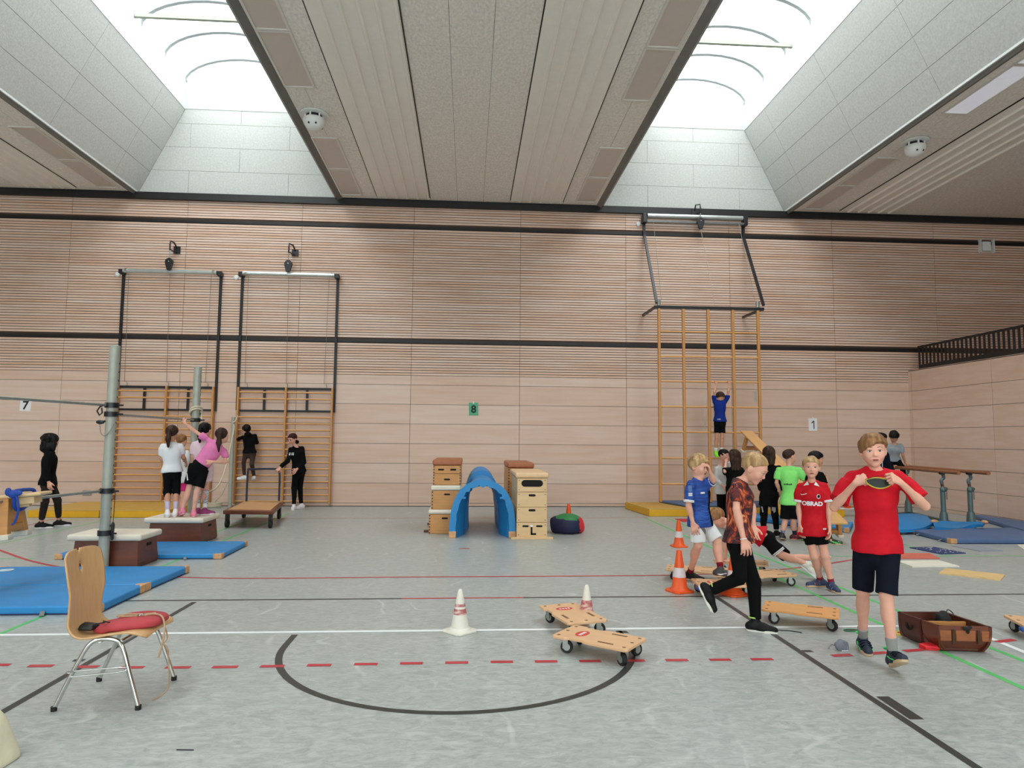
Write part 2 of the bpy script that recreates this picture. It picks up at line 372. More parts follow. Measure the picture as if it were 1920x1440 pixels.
# ---- skylight wells: sloping panelled sides, white upstand, arched glazing
m_glaz = bpy.data.materials.new('polycarbonate'); m_glaz.use_nodes = True
def _gl():
    nt = m_glaz.node_tree; N = nt.nodes; K = nt.links; N.remove(N['Principled BSDF'])
    t = N.new('ShaderNodeBsdfTransparent'); t.inputs['Color'].default_value = (0.93, 0.97, 0.98, 1)
    d = N.new('ShaderNodeBsdfTranslucent'); d.inputs['Color'].default_value = (0.9, 0.95, 0.96, 1)
    m = N.new('ShaderNodeMixShader'); m.inputs['Fac'].default_value = 0.12
    K.new(t.outputs[0], m.inputs[1]); K.new(d.outputs[0], m.inputs[2]); K.new(m.outputs[0], N['Material Output'].inputs['Surface'])
_gl()
m_bar = mat('glazing_bar', (128, 134, 134), 0.5, var=0.03)
m_upst = mat('upstand_white', (196, 200, 198), 0.5, var=0.02)
def well(n, sx, side):
    b = MB(); b.mi = 0
    xb, xt = WELL_HB, WELL_HT; z0, z1, z2 = CEIL, WELL_Z1, WELL_Z2
    for s in (-1, 1):                                       # slope backing, panels on it, upstand
        def pt(t, y, off): # t 0..1 up the slope, off pushes into the well
            x = xb+(xt-xb)*t; z = z0+(z1-z0)*t; L = math.hypot(xb-xt, z1-z0)
            return (sx+s*(x-off*(z1-z0)/L), y, z-off*(xb-xt)/L)
        def slab(t0, t1, y0, y1, o0, o1, mi):
            b.mi = mi
            q = [pt(t0, y0, o0), pt(t0, y1, o0), pt(t0, y1, o1), pt(t0, y0, o1), pt(t1, y0, o0), pt(t1, y1, o0), pt(t1, y1, o1), pt(t1, y0, o1)]
            b.add(q, [(0, 1, 2, 3), (7, 6, 5, 4), (0, 4, 5, 1), (1, 5, 6, 2), (2, 6, 7, 3), (3, 7, 4, 0)])
        slab(-0.03, 1, SKY_Y0, WALL_Y+0.2, -0.2, -0.012, 0)
        yy = [WALL_Y]+[14.55-2.23*k for k in range(10)]
        for i in range(len(yy)-1):
            for k in range(4):
                slab(k/4+0.0015, (k+1)/4-0.0015, max(yy[i+1], SKY_Y0)+0.003, yy[i]-0.003, -0.013, 0.0, 1)
        b.mi = 2; xa = sx+s*xt; b.box(min(xa, xa+s*0.2), max(xa, xa+s*0.2), SKY_Y0, WALL_Y+0.2, z1-0.02, z2+0.05)
        xa = sx+s*(xb-0.004); b.box(min(xa, xa-s*0.014), max(xa, xa-s*0.014), SKY_Y0, WALL_Y, CEIL-0.004, CEIL+0.035)
    b.mi = 0; b.box(sx-xb-0.2, sx+xb+0.2, WALL_Y+0.012, WALL_Y+0.25, z0, z2-0.02)
    h = 0.565; zz = z0; k = 0
    while zz < z1-0.01:
        t0, t1 = (zz-z0)/(z1-z0), (min(zz+h, z1)-z0)/(z1-z0)
        xl0, xl1 = xb+(xt-xb)*t0, xb+(xt-xb)*t1
        off = 0.0 if k % 2 == 0 else 1.13
        cuts = [-9]+[c for c in [(-1.135+off)+2.26*(j-2) for j in range(6)] if -xl1+0.05 < c < xl1-0.05]+[9]
        for j in range(len(cuts)-1):
            a0, a1 = max(cuts[j], -xl0), min(cuts[j+1], xl0); c0, c1 = max(cuts[j], -xl1), min(cuts[j+1], xl1)
            za, zb = zz+0.003, min(zz+h, z1)-0.003; g2 = 0.003
            b.mi = 1
            b.hexa([(sx+a0+g2, WALL_Y, za), (sx+a1-g2, WALL_Y, za), (sx+a1-g2, WALL_Y+0.015, za), (sx+a0+g2, WALL_Y+0.015, za)],
                   [(sx+c0+g2, WALL_Y, zb), (sx+c1-g2, WALL_Y, zb), (sx+c1-g2, WALL_Y+0.015, zb), (sx+c0+g2, WALL_Y+0.015, zb)])
        zz += h; k += 1
    b.mi = 2; b.box(sx-xt, sx+xt, WALL_Y-0.01, WALL_Y+0.02, z1-0.005, z2+0.05)
    b.mi = 1; b.box(sx-xb-0.2, sx+xb+0.2, SKY_Y0-0.1, SKY_Y0+0.01, z0, z2+0.6)
    structure(b.build('ceiling_well_%d' % n, [m_seam, m_wellp, m_upst]), label='panelled skylight well '+side)
    # arched glazing
    A = 14; rise = 0.62
    def arch(t): return (sx+xt*1.03*math.cos(PI*(1-t)), z2+rise*math.sin(PI*t))
    g = MB(); vs = []
    for y in (SKY_Y0, WALL_Y+0.02):
        for i in range(A+1): x, z = arch(i/A); vs.append((x, y, z))
    g.add(vs, [(i, i+1, A+1+i+1, A+1+i) for i in range(A)])
    g.add([vs[A+1+i] for i in range(A+1)], [tuple(range(A+1))])
    g.add([vs[i] for i in range(A+1)], [tuple(range(A, -1, -1))])
    w = structure(g.build('window_%d' % n, m_glaz), 'arched translucent skylight glazing '+side)
    y = WALL_Y-0.05; k = 0
    while y > SKY_Y0+0.5:
        q = MB(); q.tube([(arch(i/A)[0], y, arch(i/A)[1]-0.03) for i in range(A+1)], 0.042, 6)
        q.build('glazing_bar', m_bar, w)
        if k in (2, 4, 6, 8): q = MB(); q.bar((sx-xt, y-0.3, z2+0.02), (sx+xt, y-0.3, z2+0.02), 0.07, 0.07); q.build('cross_tie', mat('tie', (150, 154, 140), 0.5), w)
        y -= 1.07; k += 1
well(1, SKYLIGHTS[1], 'left of the centre ceiling'); well(2, SKYLIGHTS[2], 'right of the centre ceiling'); well(3, SKYLIGHTS[0], 'out at the far left')  # third skylight added out of view to light the left side

# ---- ribbed radiant ceiling panels, recessed lamps, domed ceiling units
def rib_panel(x0, x1, label, nrib=5):
    t = thing('radiant_panel', label, 'ceiling heater', ((x0+x1)/2, WALL_Y, CEIL), group=None)
    w = x1-x0; b = MB(); pts = []; step = w/nrib
    prof = []
    for k in range(nrib):
        a = -w/2+k*step
        prof += [(a, -0.016), (a+step*0.72, -0.016), (a+step*0.78, -0.05), (a+step*0.94, -0.05)]
    prof.append((w/2, -0.012)); n = len(prof)
    y1 = -0.28
    for ya, yb in ((y1, -4.14), (-4.145, -8.6), (-8.605, -13.06), (-13.065, -18.5)):
        b.add([(x, ya, z) for x, z in prof]+[(x, yb, z) for x, z in prof], [(i, i+1, n+i+1, n+i) for i in range(n-1)])
    b.build('ribbed_sheet', m_rib, t)
    for s in (-1, 1):
        q = MB(); q.box(s*w/2-0.016, s*w/2+0.016, -18.5, y1, -0.006, -0.0005); q.build('edge_gap', m_black, t)
    return t
rib_panel(-2.17, -0.97, 'long ribbed heating panel on the centre ceiling beside the left skylight')
rib_panel(0.91, 2.13, 'long ribbed heating panel on the centre ceiling beside the right skylight')
rib_panel(8.86, 10.12, 'long ribbed heating panel on the ceiling beyond the right skylight')
rib_panel(-10.12, -8.86, 'long ribbed heating panel on the ceiling beyond the left skylight')
def lamp(x0, x1, y0, y1, label, glow=False):
    t = thing('ceiling_lamp', label, 'ceiling light', ((x0+x1)/2, (y0+y1)/2, CEIL), group='recessed ceiling lamps')
    w, l = (x1-x0)/2, (y1-y0)/2; f = 0.035; b = MB()
    b.box(-w, w, -l, -l+f, -0.02, 0.002).box(-w, w, l-f, l, -0.02, 0.002).box(-w, -w+f, -l+f, l-f, -0.02, 0.002).box(w-f, w, -l+f, l-f, -0.02, 0.002)
    b.build('frame', m_frame, t)
    b = MB(); b.box(-w+f, w-f, -l+f, l-f, -0.008, 0.0); b.build('diffuser', m_glow if glow else m_diff, t)
for (xa, xb, place) in ((-2.99, -2.50, 'on left edge of centre ceiling'), (2.42, 2.91, 'on right edge of centre ceiling'), (7.9, 8.36, 'beyond the right skylight'), (-8.36, -7.88, 'beyond the left skylight')):
    for (ya, yb, d) in ((13.83, 15.32, 'nearest back wall'), (12.34, 13.82, 'second from back wall'), (9.03, 10.54, 'third from back wall'), (7.52, 9.02, 'fourth from back wall')):
        lamp(xa, xb, ya, yb, 'ceiling lamp %s, %s' % (place, d), glow=(xa > 7 and ya < 11))
def dome(x, y, label):
    t = thing('ceiling_sensor', label, 'sensor', (x, y, CEIL), group='white domed ceiling units')
    b = MB(); b.lathe([(0.21, 0.0), (0.24, -0.012), (0.24, -0.025), (0.16, -0.035)], n=32); b.build('flange', m_white, t, smooth=True)
    b = MB(); b.lathe([(0.13, -0.03), (0.13, -0.10)], n=24); b.build('core', m_black, t, smooth=True)
    for k in range(6):
        a = k*PI/3+0.3; q = MB(); q.box(-0.012, 0.012, -0.012, 0.012, -0.105, -0.03); o = q.build('spacer', m_white, t); o.location = (0.15*math.cos(a), 0.15*math.sin(a), 0)
    b = MB(); b.lathe([(0.17, -0.095), (0.185, -0.11), (0.18, -0.17), (0.15, -0.23), (0.10, -0.27), (0.04, -0.29), (0.005, -0.292)], n=32); d = b.build('bowl', m_white, t, smooth=True)
    for a in (-1.15, -1.95, 0.6): q = MB(); q.lathe([(0.018, 0), (0.018, 0.012)], n=12, M=Matrix.Rotation(1.2, 3, (math.sin(a), -math.cos(a), 0)).to_3x3()); o = q.build('lens', m_black, d); o.location = (0.155*math.cos(a), 0.155*math.sin(a), -0.225)
dome(-2.72, 11.43, 'white domed ceiling unit beside the left skylight, between lamps')
dome(8.17, 11.62, 'white domed ceiling unit beyond the right skylight')
b = MB()
for k in range(12):
    x = -12.5+2*k; b.box(x-0.04, x+0.04, HALL_B-0.1, HALL_B-0.03, 1.6, 5.6)
b.box(-12.5, 9.5, HALL_B-0.1, HALL_B-0.03, 3.5, 3.58)
wf = structure(b.build('window_4', m_white), 'long window in the wall behind')  # invented window, added to bring daylight onto the ceiling
b = MB(); b.box(-12.5, 9.5, HALL_B-0.07, HALL_B-0.06, 1.6, 5.6); b.build('pane', m_glaz, wf)
# ================================================================== EQUIPMENT
m_honey = mat('honey_wood', (196, 138, 78), 0.45, var=0.12, scale=3, stretch=(1, 1, 9), bump=0.04)
m_rung = mat('bar_wood', (214, 160, 100), 0.4, var=0.08, scale=4, stretch=(1, 6, 6))
m_up = mat('upright_wood', (198, 142, 82), 0.4, var=0.08, scale=4, stretch=(8, 8, 1))
m_steel = mat('galvanised_steel', (164, 168, 164), 0.38, 0.75, var=0.08, scale=20)
m_post = mat('post_grey', (166, 168, 157), 0.45, 0.1, var=0.07, scale=14)
m_alu = mat('roller_aluminium', (196, 202, 200), 0.3, 0.7, var=0.05)
m_dark = mat('dark_plastic', (26, 27, 30), 0.4); m_rubber = mat('rubber', (22, 22, 23), 0.7)
m_chrome = mat('chrome', (206, 208, 206), 0.12, 1.0, var=0.02)
m_blue = mat('mat_blue', (36, 132, 196), 0.5, var=0.07, scale=4, bump=0.08, bscale=120)
m_dusty = mat('mat_dusty_blue', (82, 108, 150), 0.55, var=0.06, scale=4, bump=0.08, bscale=120)
m_navyedge = mat('mat_navy_edge', (28, 44, 86), 0.6); m_tan = mat('leather_tan', (208, 158, 112), 0.6, var=0.15, scale=20, bump=0.1)
m_yellow = mat('yellow_vinyl', (226, 170, 22), 0.5, var=0.05); m_ochre = mat('ochre_vinyl', (200, 158, 72), 0.55, var=0.05)
m_pale = mat('pale_birch', (222, 188, 142), 0.45, var=0.06, scale=3, stretch=(1, 1, 6)); m_board = mat('board_birch', (220, 176, 134), 0.4, var=0.05, scale=5, stretch=(1, 5, 1))
m_redwood = mat('red_mahogany', (106, 54, 36), 0.4, var=0.22, scale=4, stretch=(1, 1, 5)); m_redwood2 = mat('red_mahogany_dark', (84, 42, 30), 0.45, var=0.25, scale=5, stretch=(1, 1, 4))
m_pad = mat('pad_cream', (224, 214, 196), 0.6, var=0.04, scale=8, bump=0.08); m_padbrown = mat('pad_brown_leather', (166, 98, 62), 0.5, var=0.10, scale=10, bump=0.1); m_padtan = mat('pad_tan_leather', (228, 192, 150), 0.55, var=0.06, scale=10, bump=0.08)
m_hole = mat('hand_hole_dark', (18, 14, 12), 0.9)  # stands in for the shade inside holes, none are cut
m_orange = mat('cone_orange', (240, 92, 34), 0.4, var=0.04); m_conewhite = mat('cone_white', (222, 218, 206), 0.5, var=0.05); m_band = mat('cone_band_white', (226, 214, 216), 0.5, var=0.06)
m_bandred = mat('cone_band_worn_red', (176, 96, 96), 0.6, rgb2=(214, 190, 182), scale=16, stretch=(1, 1, 3), contrast=(0.42, 0.66))
m_paper = mat('paper_white', (232, 230, 232), 0.8, var=0.02); m_papergreen = mat('paper_green', (92, 172, 136), 0.8, var=0.02); m_ink = mat('ink_black', (16, 16, 18), 0.7)
m_cable = mat('steel_cable', (140, 134, 126), 0.4, 0.6); m_rope = mat('hemp_rope', (206, 196, 170), 0.9, var=0.12, scale=60)
m_red = mat('cloth_red', (206, 44, 52), 0.7, var=0.1); m_cyan = mat('strap_blue', (30, 70, 160), 0.7)

def slot(w, h, y, x=0.0, z=0.0, t=0.004, n=6):                     # dark rounded plate in place of a shaded hand hole, on a face that looks towards -Y
    b = MB(); r = h/2; P = []
    for k in range(n+1): a = -PI/2+PI*k/n; P.append((w/2-r+r*math.cos(a), r*math.sin(a)))
    for k in range(n+1): a = PI/2+PI*k/n; P.append((-w/2+r+r*math.cos(a), r*math.sin(a)))
    vs = [(x+u, y, z+v) for u, v in P]+[(x+u, y-t, z+v) for u, v in P]; n2 = len(P)
    b.add(vs, [tuple(range(n2-1, -1, -1)), tuple(range(n2, 2*n2))]+[(i, (i+1) % n2, n2+(i+1) % n2, n2+i) for i in range(n2)])
    return b

# ---- wall bars on the back wall, their lifting frames and pulleys
def wall_bars(xl, xm, xr, label):
    t = thing('wall_bars', label, 'wall bars', (xm, WALL_Y, 0), group=None)
    yb = -0.02
    for x in (xl, xm, xr):
        b = MB(); b.box(x-xm-0.021, x-xm+0.021, -0.15, yb, 0.06 if x != xm else 0.06, 2.66); b.build('upright', m_up, t, bevel=0.008)
    for z in (2.55, 2.40, 1.99, 1.845, 1.70, 1.555, 1.41, 1.27, 1.125, 0.98, 0.835, 0.69, 0.55, 0.405, 0.26, 0.12):
        for a, c in ((xl, xm), (xm, xr)):
            b = MB(); pts = [(a-xm+0.02, -0.105, z), (c-xm-0.02, -0.105, z)]; b.tube(pts, 0.019, 10); b.build('rung', m_rung, t, smooth=True)
    b = MB(); q = -0.05
    b.box(xl-xm, xr-xm+0.06, q-0.02, q+0.02, 2.61, 2.665).box(xl-xm, xr-xm+0.06, q-0.02, q+0.02, 2.11, 2.155)
    for x in ((xl+xm)/2+0.03-xm, (xm+xr)/2-0.06-xm): b.box(x-0.022, x+0.022, q-0.025, q+0.015, 2.12, 2.64)
    b.build('steel_frame', m_black, t)
    for x in (xl, xr): b = MB(); b.bar((x-xm, -0.02, 0.10), (x-xm, -0.02, 0.02), 0.03, 0.05, up=(0, 1, 0)); b.build('foot_bracket', m_steel, t)
    for x in (xl+0.16, xm, xr-0.16): b = MB(); b.tube([(x-xm, -0.06, 2.66), (x-xm+0.02, -0.06, 2.70), (x-xm, -0.06, 2.75)], 0.008, 6); b.build('cable_hook', m_steel, t)
    return t
wall_bars(-7.80, -6.74, -5.72, 'wall bars on the left, behind the tall grey posts')
wall_bars(-5.17, -4.12, -3.09, 'wall bars on the right of the pair, a girl in black climbing them')
def pulley(x, y, z, bx, bz, label):
    t = thing('pulley', label, 'pulley', (x, y, z))
    dy = WALL_Y-0.02-y
    if bz > 6.9: dy -= 0.09
    b = MB(); b.box(bx-x-0.075, bx-x+0.075, dy-0.012, dy, bz-z-0.10, bz-z+0.06); b.build('wall_plate', m_dark, t)
    b = MB(); b.tube([(bx-x, dy, bz-z+0.02), (bx-x*1.0-0.02, dy-0.12, bz-z+0.12), (0.0, 0.02, bz-z+0.14), (0, 0, bz-z+0.06), (0, 0.0, bz-z-0.08)], 0.017, 8)
    b.tube([(bx-x, dy, bz-z-0.08), (0, 0, bz-z-0.06)], 0.012, 8); b.build('bracket_arm', m_dark, t, smooth=True)
    b = MB(); b.tube([(0, 0, bz-z-0.08), (0, 0, 0.11)], 0.012, 8); b.build('hook', m_steel, t)
    prof = [(0.02, -0.17), (0.045, -0.16), (0.085, -0.02), (0.092, 0.03), (0.07, 0.08), (0.03, 0.11), (0.0, 0.115)]
    P = [(r, zz) for r, zz in prof]+[(-r, zz) for r, zz in reversed(prof[:-1])]
    b = MB(); b.prism(P, -0.025, 0.025, M=Matrix(((1, 0, 0), (0, 0, 1), (0, 1, 0)))); b.build('block', m_dark, t, bevel=0.012)
    b = MB(); b.lathe([(0.014, -0.034), (0.014, 0.034)], n=12, axis='y', c=(0, 0, 0.03)); b.build('axle', m_chrome, t)
pulley(-6.77, 15.42, 5.43, -6.70, 5.80, 'black pulley on a wall hook above the left wall bars')
pulley(-4.14, 15.42, 5.45, -4.05, 5.81, 'black pulley on a wall hook above the right wall bars')
pulley(5.44, 15.40, 6.72, 5.35, 7.02, 'black pulley on the fascia above the tall climbing frame')
def knob(x, z, label):
    t = thing('wall_button', label, 'button', (x, WALL_Y, z), group='round white wall buttons')
    b = MB(); b.lathe([(0.055, 0.0), (0.055, 0.02), (0.045, 0.03), (0.003, 0.031)], n=20, M=Matrix(((1, 0, 0), (0, 0, -1), (0, 1, 0)))); b.build('button', m_white, t, smooth=True)
knob(-7.99, 5.19, 'round white wall button left of the first lifting frame'); knob(-5.36, 5.18, 'round white wall button between the two left lifting frames'); knob(4.0, 6.71, 'round white wall button left of the climbing frame')
def lifting_frame(xl, xr, label, pul_x):
    t = thing('lifting_frame', label, 'lifting frame', ((xl+xr)/2, WALL_Y, 5.23)); c = (xl+xr)/2
    for x in (xl, xr): b = MB(); b.box(x-c-0.026, x-c+0.026, -0.055, -0.012, 2.14-5.23, 0.0); b.build('guide_rail', m_black, t)
    b = MB(); b.lathe([(0.05, xl-c+0.05), (0.05, xr-c-0.05)], n=20, axis='x', c=(0, -0.16, 0.02)); b.build('roller', m_alu, t, smooth=True)
    for s, x in ((1, xl), (-1, xr)):
        b = MB(); b.box(x-c-0.05, x-c+0.05, -0.19, -0.012, -0.05, 0.05); b.build('end_bracket', m_dark, t, bevel=0.01)
        b = MB(); b.lathe([(0.06, -0.025), (0.06, 0.025)], n=16, axis='x', c=(x-c+s*0.12, -0.16, 0.02)); b.build('collar', m_chrome, t, smooth=True)
    for x, x2 in ((xl+0.17, xl+0.16), (pul_x, pul_x), (xr-0.17, xr-0.23)):
        b = MB(); b.tube([(x-c, -0.16, 0.0), (x2-c, -0.07, 2.75-5.23)], 0.005, 6); b.build('cable', m_cable, t)
lifting_frame(-7.84, -5.69, 'black lifting frame with silver roller above the left wall bars', -6.77)
lifting_frame(-5.21, -3.06, 'black lifting frame with silver roller above the right wall bars', -4.14)

# ---- tall swing-out climbing frame
CY = 14.58
t = thing('climbing_ladder', 'tall wooden climbing frame of square fields swung out from the back wall', 'climbing frame', (5.28, CY, 0))
cx = [4.175, 4.725, 5.285, 5.85, 6.425]
for x in cx: b = MB(); b.box(x-5.28-0.03, x-5.28+0.03, -0.035, 0.035, 0.212, 4.46); b.build('upright', m_up, t, bevel=0.012)
for z in (3.945, 3.39, 2.84, 2.283, 1.728, 1.16, 0.60):
    for i in range(4): b = MB(); b.tube([(cx[i]-5.28+0.028, 0, z), (cx[i+1]-5.28-0.028, 0, z)], 0.021, 10); b.build('rung', m_rung, t, smooth=True)
b = MB(); b.box(4.07-5.28, 6.56-5.28, -0.035, 0.035, 4.455, 4.52); b.build('top_bar', m_black, t)
for x in (4.10, 6.53): b = MB(); b.bar((x-5.28, 0.0, 4.49), (x-5.28, WALL_Y-CY-0.01, 4.50), 0.05, 0.05); b.build('swing_arm', m_dark, t)
for x in (4.175, 6.425): b = MB(); b.tube([(x-5.28, 0, 4.52), (x-5.28, 0, 4.66)], 0.04, 10); b.build('end_fitting', m_steel, t)
for x, z in ((6.35, 2.55), (5.2, 1.95)):
    b = MB(); b.tube([(x-5.28, 0.06, z+0.31), (x-5.28, 0.06, z+0.08)], 0.004, 6); b.tube([(x-5.28, 0.06, z+0.1), (x-5.28, 0.06, z-0.14)], 0.022 if z > 2 else 0.008, 10); b.build('pull_handle', m_steel, t)
lf = thing('lifting_frame', 'lifting frame with slanted guide rails above the tall climbing frame', 'lifting frame', (5.3, WALL_Y, 6.8))
for x in (4.13, 6.56):
    b = MB(); b.box(x-5.3-0.03, x-5.3+0.03, -0.06, -0.012, -0.33, -0.05); b.bar((x-5.3, -0.04, -0.33), (x-5.3, CY-WALL_Y, 4.58-6.8), 0.055, 0.05); b.build('guide_rail', m_dark, lf)
b = MB(); b.lathe([(0.055, -1.12), (0.055, 1.2)], n=20, axis='x', c=(0, -0.16, 0.07)); b.build('roller', m_alu, lf, smooth=True)
b = MB(); b.box(-1.16, 1.26, -0.19, -0.13, -0.09, -0.045); b.build('lower_beam', mat('beam_grey', (110, 112, 112), 0.4, 0.5), lf)
for x in (-1.18, 1.27): b = MB(); b.box(x-0.05, x+0.05, -0.20, -0.012, -0.10, 0.12); b.build('end_bracket', m_dark, lf, bevel=0.012)
for x, x2 in ((-0.98, -1.06), (0.14, 0.14), (1.1, 1.09)): b = MB(); b.tube([(x, -0.16, -0.02), (x2, CY-WALL_Y, 4.58-6.8)], 0.005, 6); b.build('cable', m_cable, lf)

# ---- numbered papers and small things on the wall
def sheet(p, w, h, m, digit, size, label, tilt=0.0):
    t = thing('paper_sign', label, 'sign', (p.x, WALL_Y-0.004, p.z)); t.rotation_euler = (0, tilt, 0)
    b = MB(); b.box(-w/2, w/2, -0.002, 0.002, -h/2, h/2); b.build('sheet', m, t)
    vs, fs = text_mesh(digit, size, 0.006)
    if digit == '1': vs, fs = [(0.012, -0.09, 0), (0.034, -0.09, 0), (0.034, 0.10, 0), (0.012, 0.10, 0), (0.012, 0.066, 0), (-0.036, 0.035, 0), (-0.036, 0.058, 0)], [(0, 1, 2, 3), (3, 6, 5, 4)]
    b = MB(); b.add([(x, -0.0035, y-0.01) for x, y, z in vs], fs); b.build('digit', m_ink, t)
    b = MB(); b.box(-0.012, 0.012, -0.0045, 0.0, h/2-0.03, h/2+0.03); b.build('tape', m_paper, t)
sheet(wl(48, 760, WALL_Y), 0.235, 0.25, m_paper, '7', 0.26, 'white paper with number 7 on the wall above a grey bar', 0.02)
sheet(wl(888, 767, WALL_Y), 0.215, 0.295, m_papergreen, '8', 0.24, 'green paper with number 8 in the middle of the wall', -0.02)
sheet(wl(1524, 796, WALL_Y), 0.21, 0.30, m_paper, '1', 0.28, 'white paper with number 1 right of the climbing frame', 0.0)
t = thing('wall_clock_box', 'square white sensor box high on the slatted wall, far right', 'sensor', (12.71, WALL_Y, 6.39))
b = MB(); b.box(-0.11, 0.11, -0.07, 0, -0.12, 0.12); b.build('housing', m_white, t, bevel=0.02)
b = MB()
for x in (-0.17, 0.17): b.box(x-0.006, x+0.006, -0.10, 0, -0.17, 0.17)
for z in (-0.17, 0.17): b.box(-0.17, 0.17, -0.10, -0.088, z-0.006, z+0.006)
b.build('wire_guard', m_white, t); t.name = 'wall_sensor'
t = thing('wall_socket', 'small grey socket plate low on the wall behind the low bar', 'socket', (-8.38, WALL_Y, 0.28)); b = MB(); b.box(-0.095, 0.095, -0.018, 0, -0.055, 0.055); b.build('plate', mat('plate_grey', (150, 146, 138), 0.4, 0.4), t, bevel=0.008)
b = MB(); b.box(-0.07, 0.07, -0.022, -0.017, -0.035, 0.035); b.build('cover', m_steel, t, bevel=0.004)

# ---- horizontal bar posts and bars
PX = -4.23
def post(x, y, h, r, label, holes=True):
    t = thing('bar_post', label, 'post', (x, y, 0))
    b = MB(); b.tube([(0, 0, 0.0), (0, 0, h)], r, 24); b.build('tube', m_post, t, smooth=True)
    b = MB(); b.lathe([(r+0.002, h-0.004), (r+0.002, h+0.012), (r*0.6, h+0.02), (0.003, h+0.02)], n=24); b.build('cap', m_post, t, smooth=True)
    if holes:
        b = MB()
        for k in range(int((h-0.5)/0.1)):
            b.add(*[(lambda q: (q.v, q.f))(slot(0.014, 0.016, 0, n=4))[0] and None or ([(r*1.0+0.0015, y2, 0.4+k*0.1+z2) for y2, z2 in ((-0.008, -0.01), (0.008, -0.01), (0.008, 0.01), (-0.008, 0.01))]), [(0, 1, 2, 3)]][0:2])
        b.build('holes', m_hole, t)
    return t
P1 = post(PX+0.02, 8.28, 2.60, 0.058, 'tallest grey post, behind the wooden chair')
P2 = post(PX-0.02, 10.86, 2.62, 0.058, 'grey post behind the girls on the mahogany box')
P3 = post(-5.17, 15.28, 1.96, 0.043, 'slim grey post beside the right wall bars, rope tied on top', False)
P0 = post(PX-0.42, 5.93, 2.6, 0.058, 'grey post nearest the camera, outside the left edge')
def clamp(parent, z, r=0.058, knob=True):
    b = MB(); b.lathe([(r+0.003, -0.03), (r+0.018, -0.03), (r+0.018, 0.03), (r+0.003, 0.03)], n=24, c=(0, 0, z)); c = b.build('clamp_ring', m_dark, parent, smooth=True)
    b = MB(); b.tube([(r+0.01, -0.02, z), (r+0.06, -0.05, z), (r+0.10, -0.06, z)], 0.010, 8); b.build('clamp_bolt', m_dark, c, smooth=True)
def hbar(a, b2, label, r=0.016):
    a = Vector(a); b2 = Vector(b2); t = thing('horizontal_bar', label, 'bar', a)
    b = MB(); b.tube([Vector((0, 0, 0)), b2-a], r, 14); b.build('bar', m_steel, t, smooth=True)
    for p in (Vector((0, 0, 0)), b2-a): q = MB(); q.ball(p, r*1.7, 10, 8); q.build('end_joint', m_dark, t, smooth=True)
    return t
zt, zb2 = 1.905, 0.905
zbm = 1.80
hbar((PX-0.01, 8.215, zt), (PX-0.42, 5.99, zt), 'higher steel bar running to the left edge from the tallest post')
hbar((PX-0.02, 8.215, zb2), (PX-0.42, 5.99, zb2), 'lower steel bar at bench height, left of the tallest post')
hbar((PX+0.03, 8.345, zbm), (PX-0.01, 10.79, zbm), 'steel bar between the two tall posts, held by the pink girl')
for z in (zt, zb2): clamp(P1, z)
for z in (zbm, 0.42): clamp(P1, z)
clamp(P2, zbm)
b = MB(); b.tube([(-0.07, -0.03, zt), (-0.12, -0.03, zt-0.02), (-0.15, -0.03, zt-0.07), (-0.12, -0.03, zt-0.12), (-0.09, -0.03, zt-0.09), (-0.10, -0.03, zt-0.03)], 0.009, 8); b.build('ring_pin', m_dark, P1, smooth=True)
b = MB(); b.ball((-0.105, -0.03, zt-0.20), (0.05, 0.02, 0.025)); b.tube([(-0.06, -0.03, zt-0.19), (-0.04, -0.04, zt-0.19)], 0.012, 8); b.build('wing_nut', m_dark, P1, smooth=True)
b = MB(); b.tube(smooth_pts([(-0.10, -0.05, zt-0.22), (-0.07, -0.07, zt-0.33), (-0.02, -0.075, zt-0.36), (0.03, -0.07, zt-0.30), (0.06, -0.05, zt-0.22)]), 0.004, 6); b.build('safety_cord', m_cable, P1)
b = MB(); b.tube([(0.095, 0.0, zb2-0.01), (0.088, 0.0, zb2-0.38)], 0.004, 6); b.lathe([(0.008, 0.0), (0.02, -0.03), (0.016, -0.2), (0.006, -0.21)], c=(0.087, 0, zb2-0.36), n=12); b.build('hanging_pin', m_dark, P1)
# rope between the slim post and the grey post
rp = [(0.0, -0.06, 1.90), (0.10, -0.10, 1.78)]
pp = [wl(446, 779, 15.2), wl(441, 790, 15.2), wl(436, 792, 15.2), wl(439, 800, 15.19), wl(434, 828, 14.8), wl(427, 862, 14.2), wl(417, 895, 13.5), wl(406, 914, 12.9), wl(394, 921, 12.4), wl(385, 918, 12.0), wl(376, 900, 11.4)]
t = tag(MB().tube(smooth_pts([tuple(p) for p in pp], 6), 0.014, 8).build('climbing_rope', m_rope, smooth=True), 'cream rope slung from the slim post beside the right wall bars', 'rope')
pts = [wl(414+14*math.cos(a)*(1-0.02*k), 948+3.5*math.sin(a), 15.2) for k, a in enumerate([i*0.5 for i in range(30)])]
pts = [(-5.5+0.16*math.cos(i*0.5)*(1+0.1*math.sin(i)), 15.25+0.10*math.sin(i*0.5), 0.02+0.0025*i) for i in range(42)]+[(-5.32, 15.2, 0.3), (-5.22, 15.22, 0.55)]
tag(MB().tube(pts, 0.013, 8).build('rope_coil', m_rope, smooth=True), 'rope coil lying at the foot of the slim grey post', 'rope')
ring = [(PX-0.02+0.085*math.cos(a), 10.86+0.085*math.sin(a), 1.90+0.05*math.cos(a+1)+0.002*i) for i, a in enumerate([k*0.4 for k in range(34)])]+[(PX+0.08, 10.84, 1.80), (PX+0.09, 10.86, 1.66)]
tag(MB().tube(ring, 0.016, 8).build('rope_loop', m_rope, smooth=True), 'rope looped around the grey post behind the pink girl', 'rope')

